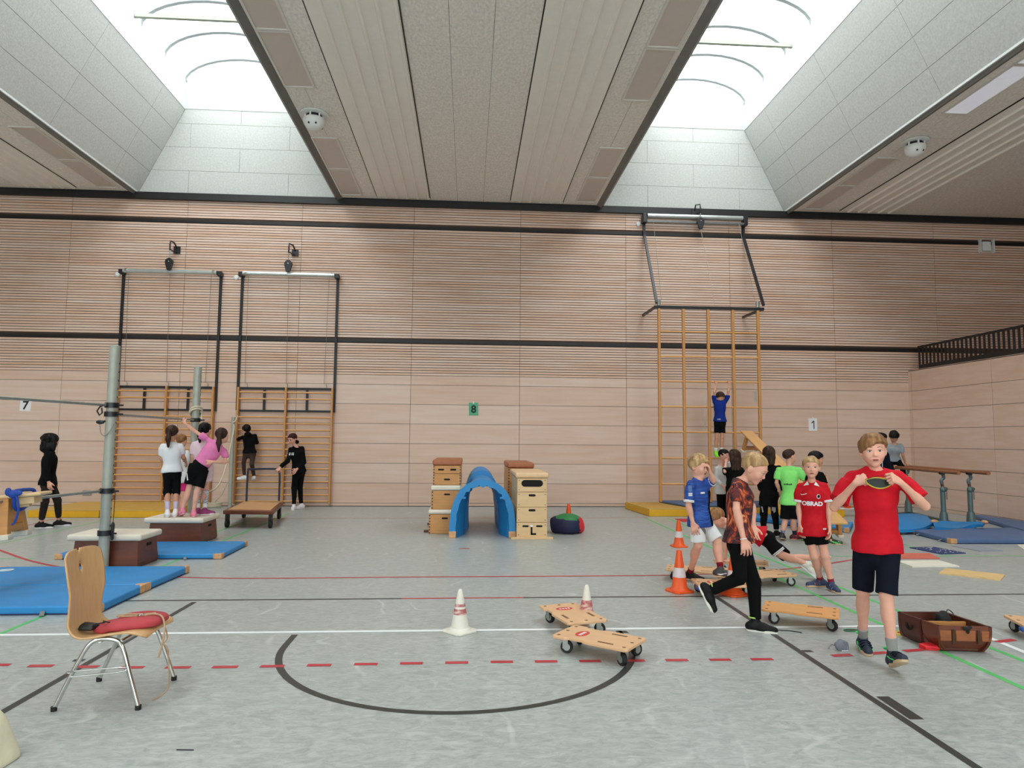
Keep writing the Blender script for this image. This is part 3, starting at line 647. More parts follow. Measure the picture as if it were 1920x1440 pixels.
# ---- bench hooked over the low bar at the left
bx = thing('balance_bench', 'wooden bench hooked over the low bar at the left edge, blue strap', 'bench', (-4.26, 7.05, 0.93), rz=PI+0.12)
bx.rotation_euler = (0, 0.10, PI+0.10)
b = MB(); b.box(-0.10, 3.0, -0.12, 0.12, 0.02, 0.055); b.build('plank', m_pale, bx, bevel=0.014)
b = MB(); b.box(0.05, 2.9, -0.03, 0.03, -0.08, 0.02); b.build('beam', m_pale, bx, bevel=0.006)
b = MB(); b.box(-0.02, 0.12, -0.08, 0.08, -0.05, 0.02); b.build('end_block', m_pale, bx, bevel=0.006)
for s in (-1, 1):
    b = MB(); b.hexa([(0.17, s*0.16-0.035, -0.33), (0.29, s*0.16-0.035, -0.33), (0.29, s*0.16+0.035, -0.33), (0.17, s*0.16+0.035, -0.33)], [(0.18, s*0.09-0.035, 0.02), (0.28, s*0.09-0.035, 0.02), (0.28, s*0.09+0.035, 0.02), (0.18, s*0.09+0.035, 0.02)]); l = b.build('leg', m_honey, bx, bevel=0.005)
    b = MB(); b.box(0.15, 0.31, s*0.17-0.05, s*0.17+0.05, -0.37, -0.315); b.build('rubber_foot', m_pad, l, bevel=0.01)
b = MB(); b.box(0.18, 0.28, -0.12, 0.12, -0.30, -0.23); b.build('stretcher', m_honey, bx, bevel=0.004)
st = thing('tie_strap', 'blue strap knotted around the bench and the low bar', 'strap', (-4.37, 7.05, 0.93))
b = MB(); b.tube(smooth_pts([(0.0, -0.14, 0.075), (0.0, -0.15, 0.03), (-0.02, -0.10, -0.09), (-0.03, 0.02, -0.11), (0.0, 0.14, -0.03), (0.0, 0.14, 0.06), (0.0, 0.0, 0.078), (0.0, -0.14, 0.075)]), 0.018, 8); b.build('band', m_cyan, st, smooth=True)
b = MB(); b.ball((0.0, -0.17, 0.05), (0.05, 0.03, 0.04)); b.ball((0.05, -0.18, 0.06), (0.04, 0.02, 0.025)); b.ball((-0.04, -0.18, 0.07), (0.03, 0.02, 0.04)); b.build('knot', m_cyan, st, smooth=True)
b = MB(); b.tube(smooth_pts([(0.04, -0.18, 0.03), (0.07, -0.19, -0.08), (0.05, -0.19, -0.2), (0.02, -0.19, -0.24)]), 0.010, 6); b.build('loose_end', m_cyan, st, smooth=True)

# ---- floor mats with leather corners
def floor_mat(corners, h, m, label, z=0.0, tan=(0, 1, 2, 3), loops=True, name='gym_mat', edge=None, group=None, tl=0.11):
    C = [Vector((c[0], c[1])) for c in corners]; o = sum(C, Vector((0, 0)))/4
    t = thing(name, label, 'mat', (o.x, o.y, z), group=group); L = [c-o for c in C]
    b = MB(); b.hexa([(p.x, p.y, 0.006) for p in L], [(p.x, p.y, h) for p in L]); b.build('mat_body', m, t, bevel=0.016, seg=3)
    b = MB(); b.hexa([(p.x*0.995, p.y*0.995, 0.0) for p in L], [(p.x*0.995, p.y*0.995, h*0.32) for p in L]); b.build('underside', edge or m_navyedge, t)
    for k in tan:
        p, a, c = L[k], L[k-1], L[(k+1) % 4]; da = (a-p).normalized()*tl; dc = (c-p).normalized()*tl; e = -(da+dc).normalized()*0.006
        b = MB(); q = [p+e, p+e+dc, p+e+(da+dc)*0.35, p+e+da]
        b.hexa([(v.x, v.y, 0.002) for v in q], [(v.x, v.y, h+0.006) for v in q]); b.build('leather_corner', m_tan, t, bevel=0.010)
    if loops:
        for i in (0, 2):
            a, c = L[i], L[(i+1) % 4]; d = (c-a).normalized(); n = Vector((d.y, -d.x))
            for f in (0.22, 0.78):
                p = a+(c-a)*f; b = MB(); b.bar((p.x, p.y, h*0.45), (p.x+n.x*0.07+d.x*0.03, p.y+n.y*0.07+d.y*0.03, 0.012), 0.035, 0.006); b.build('carry_loop', mat('loop_grey', (120, 122, 122), 0.7), t)
    return t
floor_mat([(-5.25, 6.2), (-3.19, 6.23), (-3.19, 7.09), (-5.25, 7.09)], 0.075, m_blue, 'front blue mat behind the wooden chair, at the left edge')
floor_mat([(-5.22, 7.10), (-3.19, 7.11), (-3.155, 8.08), (-5.22, 8.08)], 0.075, m_blue, 'second blue mat behind the chair, nearer the grey post', tan=(1, 2, 3))
t = thing('gym_patch', 'pale round patch on the blue mat at the left edge', 'sticker', fl(11, 1069, 0.0765)); t.name = 'round_sticker'
b = MB(); b.lathe([(0.075, 0.0), (0.075, 0.002), (0.002, 0.0022)], n=20); b.build('disc', mat('patch_grey', (196, 208, 216), 0.6), t)
floor_mat([(-5.13, 8.93), (-3.10, 8.93), (-3.12, 10.02), (-5.13, 9.98)], 0.065, m_blue, 'blue mat under the mahogany boxes, middle left', tan=(0, 1, 2))

# ---- vault boxes
def vault_box(x, y0, ln, w, heights, pad, m, mp, label, holes, pad_over=0.012, taper=0.0, base=None, z=0.0, rz=0.0, side_holes=False, dovetail=None, screws=False, hx=0.5, holemat=None):
    t = thing('vault_box', label, 'vault box', (x, y0, z), rz)
    zz = 0.0; H = sum(heights)
    for i, h in enumerate(heights):
        wa = w-taper*zz; wb_ = w-taper*(zz+h); b = MB()
        b.hexa([(-wa/2, 0, zz+0.002), (wa/2, 0, zz+0.002), (wa/2, ln, zz+0.002), (-wa/2, ln, zz+0.002)], [(-wb_/2, 0, zz+h-0.002), (wb_/2, 0, zz+h-0.002), (wb_/2, ln, zz+h-0.002), (-wb_/2, ln, zz+h-0.002)])
        s = b.build('section', m, t, bevel=0.006)
        for (hx_, hw, hh, hz) in holes[i] if i < len(holes) else ():
            slot(hw, hh, 0.0015, hx_, zz+h*hz).build('hand_hole', m_hole, s)
        if dovetail:
            b = MB(); n = max(3, int(h/0.045))
            for k in range(n):
                for sd in (-1, 1): b.box(sd*(wa/2-0.014)-0.011, sd*(wa/2-0.014)+0.011, -0.0012, 0.003, zz+(k+0.28)*h/n, zz+(k+0.72)*h/n)
            b.build('dovetail_joint', dovetail, s)
        if screws:
            b = MB()
            for sd in (-1, 1):
                for k in (0.16, 0.84): b.lathe([(0.007, 0), (0.007, 0.002)], n=8, M=Matrix(((1, 0, 0), (0, 0, -1), (0, 1, 0))), c=(sd*(wa/2-0.03), 0, zz+h*k))
            b.build('screw_heads', m_dark, s)
        if side_holes:
            q = MB(); q.box(wa/2-0.002, wa/2+0.0015, ln/2-0.05, ln/2+0.05, zz+h*0.72, zz+h*0.84); q.build('hand_hole', m_hole, s)
        zz += h
    wt = w-taper*H+2*pad_over
    if pad:
        b = MB(); b.box(-wt/2, wt/2, -pad_over, ln+pad_over, H+0.001, H+pad); b.build('padded_top', mp, t, bevel=min(0.03, pad*0.42), seg=4)
    if base:
        for yy in base: b = MB(); b.box(-w/2-0.09, w/2+0.09, yy, yy+0.07, -0.0, 0.035); b.build('base_rail', m_pale if m is m_pale else m_redwood2, t, bevel=0.004)
    return t
H1 = [(0.0, 0.10, 0.03, 0.80)]
vault_box(-0.385, 11.2, 1.35, 0.475, [0.315], 0.075, m_honey, m_pad, 'lowest vault box of the left stack, cream top, beside the blue arch', [[(0.02, 0.10, 0.028, 0.80)]], base=(0.18, 1.15), dovetail=m_redwood2)
vault_box(-0.355, 11.22, 1.32, 0.465, [0.305], 0.085, m_honey, m_pad, 'middle vault box of the left stack, cream top', [[(0.02, 0.10, 0.028, 0.80)]], z=0.391, dovetail=m_redwood2)
vault_box(-0.34, 11.25, 1.28, 0.46, [0.185, 0.135], 0.095, m_honey, m_padbrown, 'topmost vault box of the left stack, brown leather top', [[(0.0, 0.10, 0.028, 0.5)], [(-0.10, 0.10, 0.028, 0.5), (0.10, 0.10, 0.028, 0.5)]], z=0.783, dovetail=m_redwood2)
vault_box(0.955, 12.25, 1.4, 0.475, [0.26, 0.25, 0.25, 0.26], 0.10, m_honey, m_padbrown, 'tall brown vault box behind the pale one', [[], [], [], [(-0.10, 0.10, 0.028, 0.6), (0.10, 0.10, 0.028, 0.6)]], dovetail=m_redwood2, taper=0.02)
pb = vault_box(1.005, 10.62, 1.38, 0.475, [0.225, 0.235, 0.235, 0.215], 0.085, m_pale, m_padtan, 'tall pale vault box right of the blue arch', [[(-0.10, 0.10, 0.028, 0.75), (0.115, 0.10, 0.028, 0.75)], [(0.0, 0.11, 0.034, 0.80)], [(0.0, 0.11, 0.034, 0.78)], [(0.0, 0.34, 0.105, 0.62)]], base=(-0.05, 1.25), screws=True, pad_over=0.03, z=0.03, taper=0.012)
for c in kids(pb):
    if c.name.startswith('base_rail'): c.location.z = -0.03
b = MB(); b.box(-0.019, 0.008, -0.004, 0.002, 0.035, 0.185); b.box(-0.019, 0.066, -0.004, 0.002, 0.035, 0.062); b.build('locking_slot', m_hole, pb)
b = MB(); b.lathe([(0.02, 0), (0.02, 0.006)], n=14, M=Matrix(((1, 0, 0), (0, 0, -1), (0, 1, 0))), c=(-0.006, -0.002, 0.175)); b.build('locking_knob', m_chrome, pb)
def end_box(corner, back, x0, h, pad, label, y_len):
    # mahogany box: long face towards the camera, right end face seen at an angle
    w = corner[0]-x0; t = thing('vault_box', label, 'vault box', (corner[0]-w/2, corner[1], 0))
    e = 0.05; b = MB()
    b.hexa([(-w/2, 0, 0.02), (w/2, 0, 0.02), (w/2+0.02, y_len, 0.02), (-w/2, y_len, 0.02)], [(-w/2+e*0.4, 0.02, h), (w/2-e*0.3, 0.02, h), (w/2-e*0.1, y_len-0.02, h), (-w/2+e*0.4, y_len-0.02, h)])
    s = b.build('section', m_redwood, t, bevel=0.006)
    b = MB(); b.box(-w/2-0.004, w/2+0.006, 0.005, y_len, 0.0, 0.05); b.build('base_strip', m_redwood2, t, bevel=0.004)
    q = MB(); yy = y_len*0.56; q.hexa([(w/2-0.012, yy-0.055, h*0.70), (w/2+0.004, yy-0.055, h*0.70), (w/2+0.004, yy+0.055, h*0.70), (w/2-0.012, yy+0.055, h*0.70)], [(w/2-0.012, yy-0.055, h*0.82), (w/2+0.0035, yy-0.055, h*0.82), (w/2+0.0035, yy+0.055, h*0.82), (w/2-0.012, yy+0.055, h*0.82)])
    q.build('hand_hole', m_hole, s, bevel=0.01)
    b = MB(); b.box(-w/2-0.05, w/2+0.045, -0.045, y_len+0.03, h, h+pad); b.build('padded_top', m_pad, t, bevel=0.03, seg=4)
    return t
BOXL = end_box((-3.865, 8.37), None, -4.62, 0.315, 0.075, 'mahogany vault box with cream top behind the tallest post', 0.50)
BOXM = end_box((-3.835, 10.17), None, -4.58, 0.30, 0.075, 'mahogany vault box with cream top, girls standing on it', 0.62)
BOXM_TOP = 0.376

# ---- two blue mats bent into a tunnel between the vault boxes
def arch_mat(xc, y0, y1, hw, h, th, label, lean=0.0, tan=True, taper=0.68):
    t = thing('arched_mat', label, 'mat', (xc, y0, 0)); n = 30; out = []; inn = []
    for i in range(n+1):
        a = PI*i/n; s = abs(math.cos(a))**0.9*(1 if math.cos(a) > 0 else -1)
        x = -hw*s*(1+0.02*math.sin(a)); z = h*math.sin(a)**0.72
        out.append(Vector((x+lean*z, 0, z)))
    for i in range(n+1):
        d = (out[min(i+1, n)]-out[max(i-1, 0)]).normalized(); nn = Vector((d.z, 0, -d.x)); inn.append(out[i]+nn*th)
    inn[0].z = inn[-1].z = 0.0; out[0].z = out[-1].z = 0
    L = y1-y0; m = 12; b = MB()
    def row(P, wr, off):
        vs = []
        for j in range(m+1):
            for i in range(n+1):
                f = ((wr*math.sin(i*2.9+j*0.7)+(0.016*math.sin(i*2.4) if j == 0 else 0))*math.sin(PI*i/n)) if wr else 0.0
                p = P[i]; c = Vector((lean*h*0.5, 0, h*0.45)); d = (p-c).normalized()
                tp_ = 1-(1-taper)*min(1, j/m/0.42); vs.append(((p.x+d.x*f)*tp_, j*L/m, max(0, (p.z+d.z*f)*(1+0.03*j/m))))
        return vs
    vo, vi = row(out, 0.0, 0), row(inn, 0.014, 0); k = (m+1)*(n+1); N1 = n+1
    fs = []
    for j in range(m):
        for i in range(n): fs += [(j*N1+i, (j+1)*N1+i, (j+1)*N1+i+1, j*N1+i+1), (k+j*N1+i, k+j*N1+i+1, k+(j+1)*N1+i+1, k+(j+1)*N1+i)]
    for i in range(n): fs += [(i, i+1, k+i+1, k+i), (m*N1+i+1, m*N1+i, k+m*N1+i, k+m*N1+i+1)]
    for j in range(m): fs += [(j*N1, k+j*N1, k+(j+1)*N1, (j+1)*N1), (j*N1+n, (j+1)*N1+n, k+(j+1)*N1+n, k+j*N1+n)]
    b.add(vo+vi, fs); b.build('mat_body', m_blue, t, smooth=True)
    if tan:
        for s in (0, -1):
            p, q = out[s], inn[s]; lo, hi = min(p.x, q.x)-0.006, max(p.x, q.x)+0.006
            b = MB(); sh = (out[2].x-out[0].x) if s == 0 else (out[-3].x-out[-1].x)
            b.hexa([(lo, -0.008, 0), (hi, -0.008, 0), (hi, 0.12, 0), (lo, 0.12, 0)], [(lo+sh*0.45, -0.008, 0.10), (hi+sh*0.45, -0.008, 0.10), (hi+sh*0.45, 0.12, 0.10), (lo+sh*0.45, 0.12, 0.10)]); b.build('leather_corner', m_tan, t, bevel=0.008)
    for i in (7, n-7):
        p = inn[i]; q = MB(); q.box(p.x-0.05, p.x+0.05, -0.02, -0.004, p.z-0.015, p.z+0.015); q.build('carry_loop', m_blue, t)
arch_mat(0.24, 10.75, 11.72, 0.52, 0.90, 0.10, 'front blue mat bent into an arch between the vault boxes')
arch_mat(0.27, 11.78, 12.75, 0.345, 1.0, 0.09, 'rear blue mat bent into an arch, behind the front one', lean=-0.04, tan=False, taper=0.95)

# ---- bean bag and cones
def cone(p, h, label, kind='orange', rz=0.3, group=None):
    t = thing('traffic_cone', label, 'cone', (p[0], p[1], 0), rz, group); w = h*(0.285 if kind == 'orange' else 0.335)*1.0; m = m_orange if kind == 'orange' else m_conewhite
    b = MB(); c = w*0.28; P = [(w-c, -w), (w, -w+c), (w, w-c), (w-c, w), (-w+c, w), (-w, w-c), (-w, -w+c), (-w+c, -w)]; b.prism(P, 0.0, h*0.045); b.build('foot_plate', m, t, bevel=h*0.012)
    r0, r1 = h*(0.21 if kind == 'orange' else 0.235), h*0.05 if kind != 'orange' else h*0.062; z0 = h*0.04
    def r(z): return r0+(r1-r0)*(z/h)
    b = MB(); pr = [(r0*1.18, z0), (r0*1.08, h*0.09), (r(h*0.11), h*0.11), (r(h*0.5), h*0.5), (r(h*0.96), h*0.96)]
    pr += [(r1*0.85, h*0.99), (r1*0.5, h), (0.002, h)] if kind != 'orange' else [(r1, h), (r1*0.6, h), (0.002, h-0.004)]
    b.lathe(pr, n=32); b.build('cone_body', m, t, smooth=True)
    if kind == 'orange': bands = [(0.36, 0.59, m_band)]
    else: bands = [(0.42, 0.545, m_bandred), (0.60, 0.665, m_bandred)] if kind == 'white' else [(0.30, 0.62, m_bandred)]
    for a, c2, mm in bands:
        b = MB(); b.lathe([(r(h*a)+0.002, h*a), (r(h*c2)+0.002, h*c2)], n=32); b.build('band', mm, t, smooth=True)
    return t
cone(fl(862, 1184), 0.335, 'cream cone with worn red bands on the white line', 'white', 0.75)
cone(fl(1100, 1170), 0.325, 'cream cone with broad red band between two roller boards', 'white2', 0.7)
cone(fl(1273, 1025), 0.38, 'orange cone farther back, left of the boy in the blue jersey', 'orange', 0.1)
cone(fl(1274, 1109), 0.415, 'orange cone nearest the front, in front of a roller board', 'orange', 0.35)
cone(fl(1376, 1115), 0.415, 'orange cone half hidden behind the running boy', 'orange', 0.4)
cone((1.80, 12.1), 0.40, 'orange cone behind the green and navy bean bag', 'orange', 0.2)
# ---- yellow mats by the wall
def block_mat(corners, h, label, split=None):
    C = [Vector((c[0], c[1])) for c in corners]; o = sum(C, Vector((0, 0)))/4; t = thing('soft_mat', label, 'mat', (o.x, o.y, 0)); L = [c-o for c in C]
    b = MB(); b.hexa([(p.x, p.y, 0.0) for p in L], [(p.x, p.y, h-0.012) for p in L]); b.build('mat_body', m_yellow, t, bevel=0.012)
    b = MB(); b.hexa([(p.x*1.0, p.y, h-0.014) for p in L], [(p.x*0.998, p.y*0.998, h) for p in L]); b.build('top_cover', m_ochre, t, bevel=0.006)
    return t
block_mat([(-8.25, 13.42), (-6.95, 13.42), (-6.95, 15.20), (-8.25, 15.20)], 0.135, 'left yellow mat below the wall bars, next to the woman in black')
block_mat([(-6.94, 13.42), (-5.72, 13.42), (-5.72, 15.20), (-6.94, 15.20)], 0.135, 'yellow mat below the left wall bars, behind the girls')
block_mat([(3.69, 13.72), (5.75, 13.68), (5.95, 15.25), (3.55, 15.25)], 0.15, 'yellow mat under the left half of the climbing frame')
block_mat([(5.76, 13.68), (7.75, 13.62), (7.75, 15.25), (5.96, 15.25)], 0.15, 'yellow mat under the right half of the climbing frame')
floor_mat([(4.55, 14.15), (6.5, 14.1), (6.6, 15.1), (4.3, 15.15)], 0.05, m_dusty, 'thin dusty blue mat lying on the yellow mat at the climbing frame', z=0.151, loops=False, tan=())
t = thing('paper_tray', 'white flat tray with orange block on the yellow mat, right', 'tray', (wl(1588, 953, 13.85).x, 13.85, 0.151))
b = MB(); b.box(-0.19, 0.19, -0.10, 0.10, 0, 0.012); b.build('tray', m_paper, t); b = MB(); b.box(-0.05, 0.06, -0.06, 0.04, 0.012, 0.07); b.build('block', m_orange, t)
t = thing('bean_bag', 'green and navy bean bag on the floor beside the pale vault box', 'bean bag', (1.66, 11.35, 0))
def blob(c, r, seed, flat=0.0, n=28, m=16, amp=0.07):
    vs = []
    for i in range(m+1):
        th = PI*i/m
        for j in range(n):
            ph = 2*PI*j/n; d = Vector((math.sin(th)*math.cos(ph), math.sin(th)*math.sin(ph), math.cos(th)))
            k = 1+amp*(math.sin(3*d.x*2+seed)+math.sin(4*d.y*2+seed*2.1)*0.7+math.sin(5*d.z+2*d.x+seed)*0.6)*math.sin(th)
            s = Vector((abs(d.x)**0.8*(1 if d.x > 0 else -1), abs(d.y)**0.8*(1 if d.y > 0 else -1), abs(d.z)**0.7*(1 if d.z > 0 else -1)))
            p = Vector((c[0]+s.x*r[0]*k, c[1]+s.y*r[1]*k, c[2]+s.z*r[2]*k)); p.z = max(p.z, flat); vs.append(p)
    fs = [(i*n+j, (i+1)*n+j, (i+1)*n+(j+1) % n, i*n+(j+1) % n) for i in range(m) for j in range(n)]
    return vs, fs
vs, fs = blob((0, 0, 0.13), (0.27, 0.25, 0.185), 1.3)
for nm, mm, cond in (('navy_panel', mat('navy_cloth', (30, 34, 70), 0.7, var=0.1), lambda c: not (c.z > 0.235-0.05*c.x and -0.2 < c.x < 0.2) and c.x < 0.19), ('green_panel', mat('green_cloth', (52, 128, 72), 0.7, var=0.1), lambda c: c.z > 0.235-0.05*c.x and -0.2 < c.x < 0.2 and c.x < 0.19), ('red_panel', m_red, lambda c: c.x >= 0.19)):
    F = [f for f in fs if cond(sum((vs[i] for i in f), Vector((0, 0, 0)))/4)]
    idx = sorted({i for f in F for i in f}); mp_ = {i: k for k, i in enumerate(idx)}
    MB().add([vs[i] for i in idx], [tuple(mp_[i] for i in f) for f in F]).build(nm, mm, t, smooth=True, sub=1)

# ---- flat-bed trolley
t = thing('platform_trolley', 'wooden flat-bed trolley with dark blue push handle before wall bars', 'trolley', (-4.1, 13.95, 0))
TC = [fl(418, 957, 0.30), fl(513, 958, 0.30), fl(531, 942, 0.30), fl(455, 940, 0.30)]; o = Vector((-4.1, 13.95, 0)); L = [c-o for c in TC]
cc = sum(L, Vector((0, 0, 0)))/4
b = MB(); b.hexa([(p.x, p.y, 0.235) for p in L], [(p.x, p.y, 0.30) for p in L]); b.build('frame', m_redwood, t, bevel=0.012)
b = MB(); b.hexa([(cc.x+(p.x-cc.x)*0.86, cc.y+(p.y-cc.y)*0.88, 0.295) for p in L], [(cc.x+(p.x-cc.x)*0.86, cc.y+(p.y-cc.y)*0.88, 0.308) for p in L]); b.build('deck', mat('deck_ply', (196, 150, 104), 0.6, var=0.06), t)
hb = [Vector(wl(462, 941, 14.9))-o, Vector(wl(465, 884, 14.9))-o, Vector(wl(472, 880, 14.9))-o, Vector(wl(518, 879.5, 14.75))-o, Vector(wl(524, 886, 14.72))-o, Vector(wl(523, 939, 14.72))-o]
b = MB(); b.tube(smooth_pts([tuple(p) for p in hb], 6), 0.02, 10); b.build('push_handle', mat('handle_navy', (34, 40, 62), 0.4), t, smooth=True)
for k, p in enumerate(L):
    q = cc+(p-cc)*0.86; b = MB(); b.box(q.x-0.03, q.x+0.03, q.y-0.03, q.y+0.03, 0.10, 0.236); f = b.build('caster_fork', m_dark, t)
    b = MB(); b.lathe([(0.03, -0.02), (0.075, -0.02), (0.075, 0.02), (0.03, 0.02)], n=20, axis='x', c=(q.x, q.y, 0.075)); b.build('wheel', m_rubber, f, smooth=True)

# ---- bench slanting down from the climbing frame
a = wl(1400, 808, CY-0.02); e = fl(1575, 980, 0.33)
t = thing('balance_bench', 'wooden bench slanting down from the climbing frame like a slide', 'bench', (a.x, a.y, a.z))
d = (e-a); ln = d.length; d.normalize(); sx = d.cross(Vector((0, 0, 1))).normalized(); up = sx.cross(d)
M3 = Matrix((sx, d, up)).transposed()
t.rotation_euler = M3.to_euler()
b = MB(); b.box(-0.125, 0.125, -0.02, ln, -0.035, 0.0); b.build('plank', mat('bench_top', (224, 172, 112), 0.4, var=0.06, scale=4, stretch=(6, 1, 1)), t, bevel=0.008)
b = MB(); b.box(-0.035, 0.035, 0.25, ln-0.25, -0.13, -0.035); b.build('beam', m_honey, t, bevel=0.006)
for yy in (0.36, ln-0.30):
    for s in (-1, 1):
        b = MB(); b.hexa([(s*0.15-0.03, yy-0.05, -0.33), (s*0.15+0.03, yy-0.05, -0.33), (s*0.15+0.03, yy+0.05, -0.33), (s*0.15-0.03, yy+0.05, -0.33)], [(s*0.10-0.03, yy-0.05, -0.03), (s*0.10+0.03, yy-0.05, -0.03), (s*0.10+0.03, yy+0.05, -0.03), (s*0.10-0.03, yy+0.05, -0.03)]); l = b.build('leg', m_honey, t, bevel=0.005)
        b = MB(); b.box(s*0.15-0.045, s*0.15+0.045, yy-0.07, yy+0.07, -0.36, -0.32); b.build('rubber_foot', m_pad, l, bevel=0.01)
    b = MB(); b.box(-0.12, 0.12, yy-0.035, yy+0.035, -0.31, -0.25); b.build('stretcher', m_honey, t, bevel=0.004)
for s in (-1, 1): b = MB(); b.tube([(s*0.08, 0.06, -0.02), (s*0.08, -0.03, -0.03), (s*0.08, -0.05, -0.07)], 0.012, 8); b.build('hook', m_steel, t)

# ---- parallel bars
m_rail = mat('rail_wood', (150, 92, 56), 0.4, var=0.1, scale=5, stretch=(6, 1, 6)); m_pgreen = mat('post_green_grey', (92, 110, 108), 0.45, 0.3, var=0.06)
p1, p2, p3 = fl(1770.5, 991), fl(1821.6, 991), fl(1694.7, 961); zr = wl(1766, 884, p1.y).z
t = thing('parallel_bars', 'parallel bars with brown rails on grey-green steel posts, right', 'parallel bars', (p1.x, p1.y, 0)); o = Vector((p1.x, p1.y, 0))
dr = Vector((0.17, 1.0, 0)); up1 = Vector((0, 0, zr))
r1a, r1b, r2a, r2b = p1-dr*0.55+up1, p1+dr*2.15+up1, p2-dr*0.60+up1, p2+dr*2.6+up1
for ra, rb in ((r1a, r1b), (r2a, r2b)):
    b = MB(); b.tube([ra-o, rb-o], 0.033, 14); b.build('rail', m_rail, t, smooth=True)
p4 = p1+dr*1.95; p3 = p2+dr*2.35
def lerp_at(ra, rb, y): f = (y-ra.y)/(rb.y-ra.y); return ra+(rb-ra)*f
for p, (ra, rb) in ((p1, (r1a, r1b)), (p2, (r2a, r2b)), (p3, (r2a, r2b)), (p4, (r1a, r1b))):
    top = lerp_at(ra, rb, p.y); q = p-o; tp = top-o
    b = MB(); b.lathe([(0.085, 0.0), (0.08, 0.02), (0.065, 0.25), (0.052, 0.30)], c=(q.x, q.y, 0), n=20); l = b.build('leg', m_pgreen, t, smooth=True)
    b = MB(); b.tube([(q.x, q.y, 0.28), (q.x+(tp.x-q.x)*0.5, q.y, 0.66)], 0.042, 14); b.build('column', m_pgreen, l, smooth=True)
    mx, mz = q.x+(tp.x-q.x)*0.6, 0.70
    b = MB(); b.ball((mx, q.y-0.01, mz), (0.055, 0.05, 0.06)); b.ball((mx+0.05, q.y-0.02, mz+0.01), (0.03, 0.03, 0.03)); b.tube([(mx+0.05, q.y-0.03, mz), (mx+0.055, q.y-0.03, mz-0.18)], 0.008, 8); b.build('height_clamp', m_pgreen, l, smooth=True)
    b = MB(); b.tube([(mx, q.y, mz), (tp.x-0.01, q.y, tp.z-0.19)], 0.026, 12); b.build('inner_tube', m_redwood2, l, smooth=True)
    b = MB(); b.tube(smooth_pts([(tp.x-0.01, q.y, tp.z-0.22), (tp.x-0.02, q.y, tp.z-0.16), (tp.x+0.03, q.y, tp.z-0.11), (tp.x, q.y, tp.z-0.03)], 5), 0.028, 12); b.build('swan_neck', m_pgreen, l, smooth=True)
    b = MB(); b.tube([(tp.x-0.0, q.y-0.05, tp.z-0.03), (tp.x, q.y+0.05, tp.z-0.03)], 0.03, 10); b.build('rail_socket', m_dark, l, smooth=True)
b = MB()
for u, v in ((p1, p4), (p2, p3), (p1, p2), (p4, p3)): b.bar((u-o)+Vector((0, 0, 0.03)), (v-o)+Vector((0, 0, 0.03)), 0.07, 0.05)
b.build('base_frame', m_pgreen, t)

# ---- mats around the parallel bars
A = [fl(1709, 1001), fl(1783, 1020), fl(1960, 1021), fl(1862, 993)]
floor_mat([(A[0].x, A[0].y), (A[1].x, A[1].y), (9.05, 10.05), (9.55, 11.45)], 0.075, m_dusty, 'dusty blue mat at the front of the parallel bars', tan=(0, 1))
floor_mat([(9.10, 10.07), (10.53, 9.95), (10.53, 13.4), (10.38, 13.5)], 0.075, m_dusty, 'dusty blue mat along the right wall beside the parallel bars', tan=())
floor_mat([(6.85, 11.2), (7.40, 11.12), (7.92, 12.1), (7.52, 12.15)], 0.07, m_dusty, 'small dusty blue mat left of the parallel bars, behind the boy in red', tan=())
def wavy(pts, m, label, th=0.05, n=16, k=8):                         # sagging mat from a grid of control rows
    rows = [smooth_pts([tuple(p) for p in r], n//(len(r)-1)) for r in pts]; W_ = len(rows[0]); R = []
    for i in range(W_): R.append(smooth_pts([r[i] for r in rows], k))
    H_ = len(R[0]); o = Vector(R[W_//2][H_//2]); o.z = 0; t = thing('draped_mat', label, 'mat', o); b = MB()
    top = [Vector(R[i][j])-o for j in range(H_) for i in range(W_)]; bot = [p-Vector((0, 0, th)) for p in top]; K_ = len(top)
    fs = [(j*W_+i, j*W_+i+1, (j+1)*W_+i+1, (j+1)*W_+i) for j in range(H_-1) for i in range(W_-1)]
    fs += [tuple(K_+q for q in reversed(f)) for f in fs]
    for i in range(W_-1): fs += [(i+1, i, K_+i, K_+i+1), ((H_-1)*W_+i, (H_-1)*W_+i+1, K_+(H_-1)*W_+i+1, K_+(H_-1)*W_+i)]
    for j in range(H_-1): fs += [(j*W_, (j+1)*W_, K_+(j+1)*W_, K_+j*W_), ((j+1)*W_+W_-1, j*W_+W_-1, K_+j*W_+W_-1, K_+(j+1)*W_+W_-1)]
    b.add(top+bot, fs); b.build('mat_body', m, t, smooth=True)
    return t, top, W_, H_
def P3(px, py, z): p = fl(px, py, z); return (p.x, p.y, z)
w, tp, W_, H_ = wavy([[P3(1640, 994, 0.08), P3(1690, 993, 0.09), P3(1728, 990, 0.10), P3(1752, 978, 0.16)], [P3(1650, 978, 0.17), P3(1690, 972, 0.20), P3(1722, 974, 0.16), P3(1745, 974, 0.13)], [P3(1660, 967, 0.16), P3(1690, 963, 0.20), P3(1715, 963, 0.18), P3(1738, 967, 0.12)]], m_blue, 'bright blue mat draped over the base of the parallel bars, left')
p = tp[W_-1]; b = MB(); b.ball(p, (0.07, 0.05, 0.035), 12, 8); b.build('leather_corner', m_tan, w, smooth=True)
w, tp, W_, H_ = wavy([[P3(1752, 987, 0.13), P3(1778, 990, 0.10), P3(1800, 990, 0.08), P3(1822, 984, 0.12), P3(1842, 983, 0.16)], [P3(1750, 980, 0.16), P3(1778, 984, 0.10), P3(1800, 985, 0.09), P3(1822, 981, 0.13), P3(1846, 979, 0.17)], [P3(1752, 976, 0.17), P3(1778, 977, 0.14), P3(1800, 978, 0.13), P3(1822, 978, 0.15), P3(1846, 978, 0.18)]], m_blue, 'bright blue mat sagging between the posts of the parallel bars')
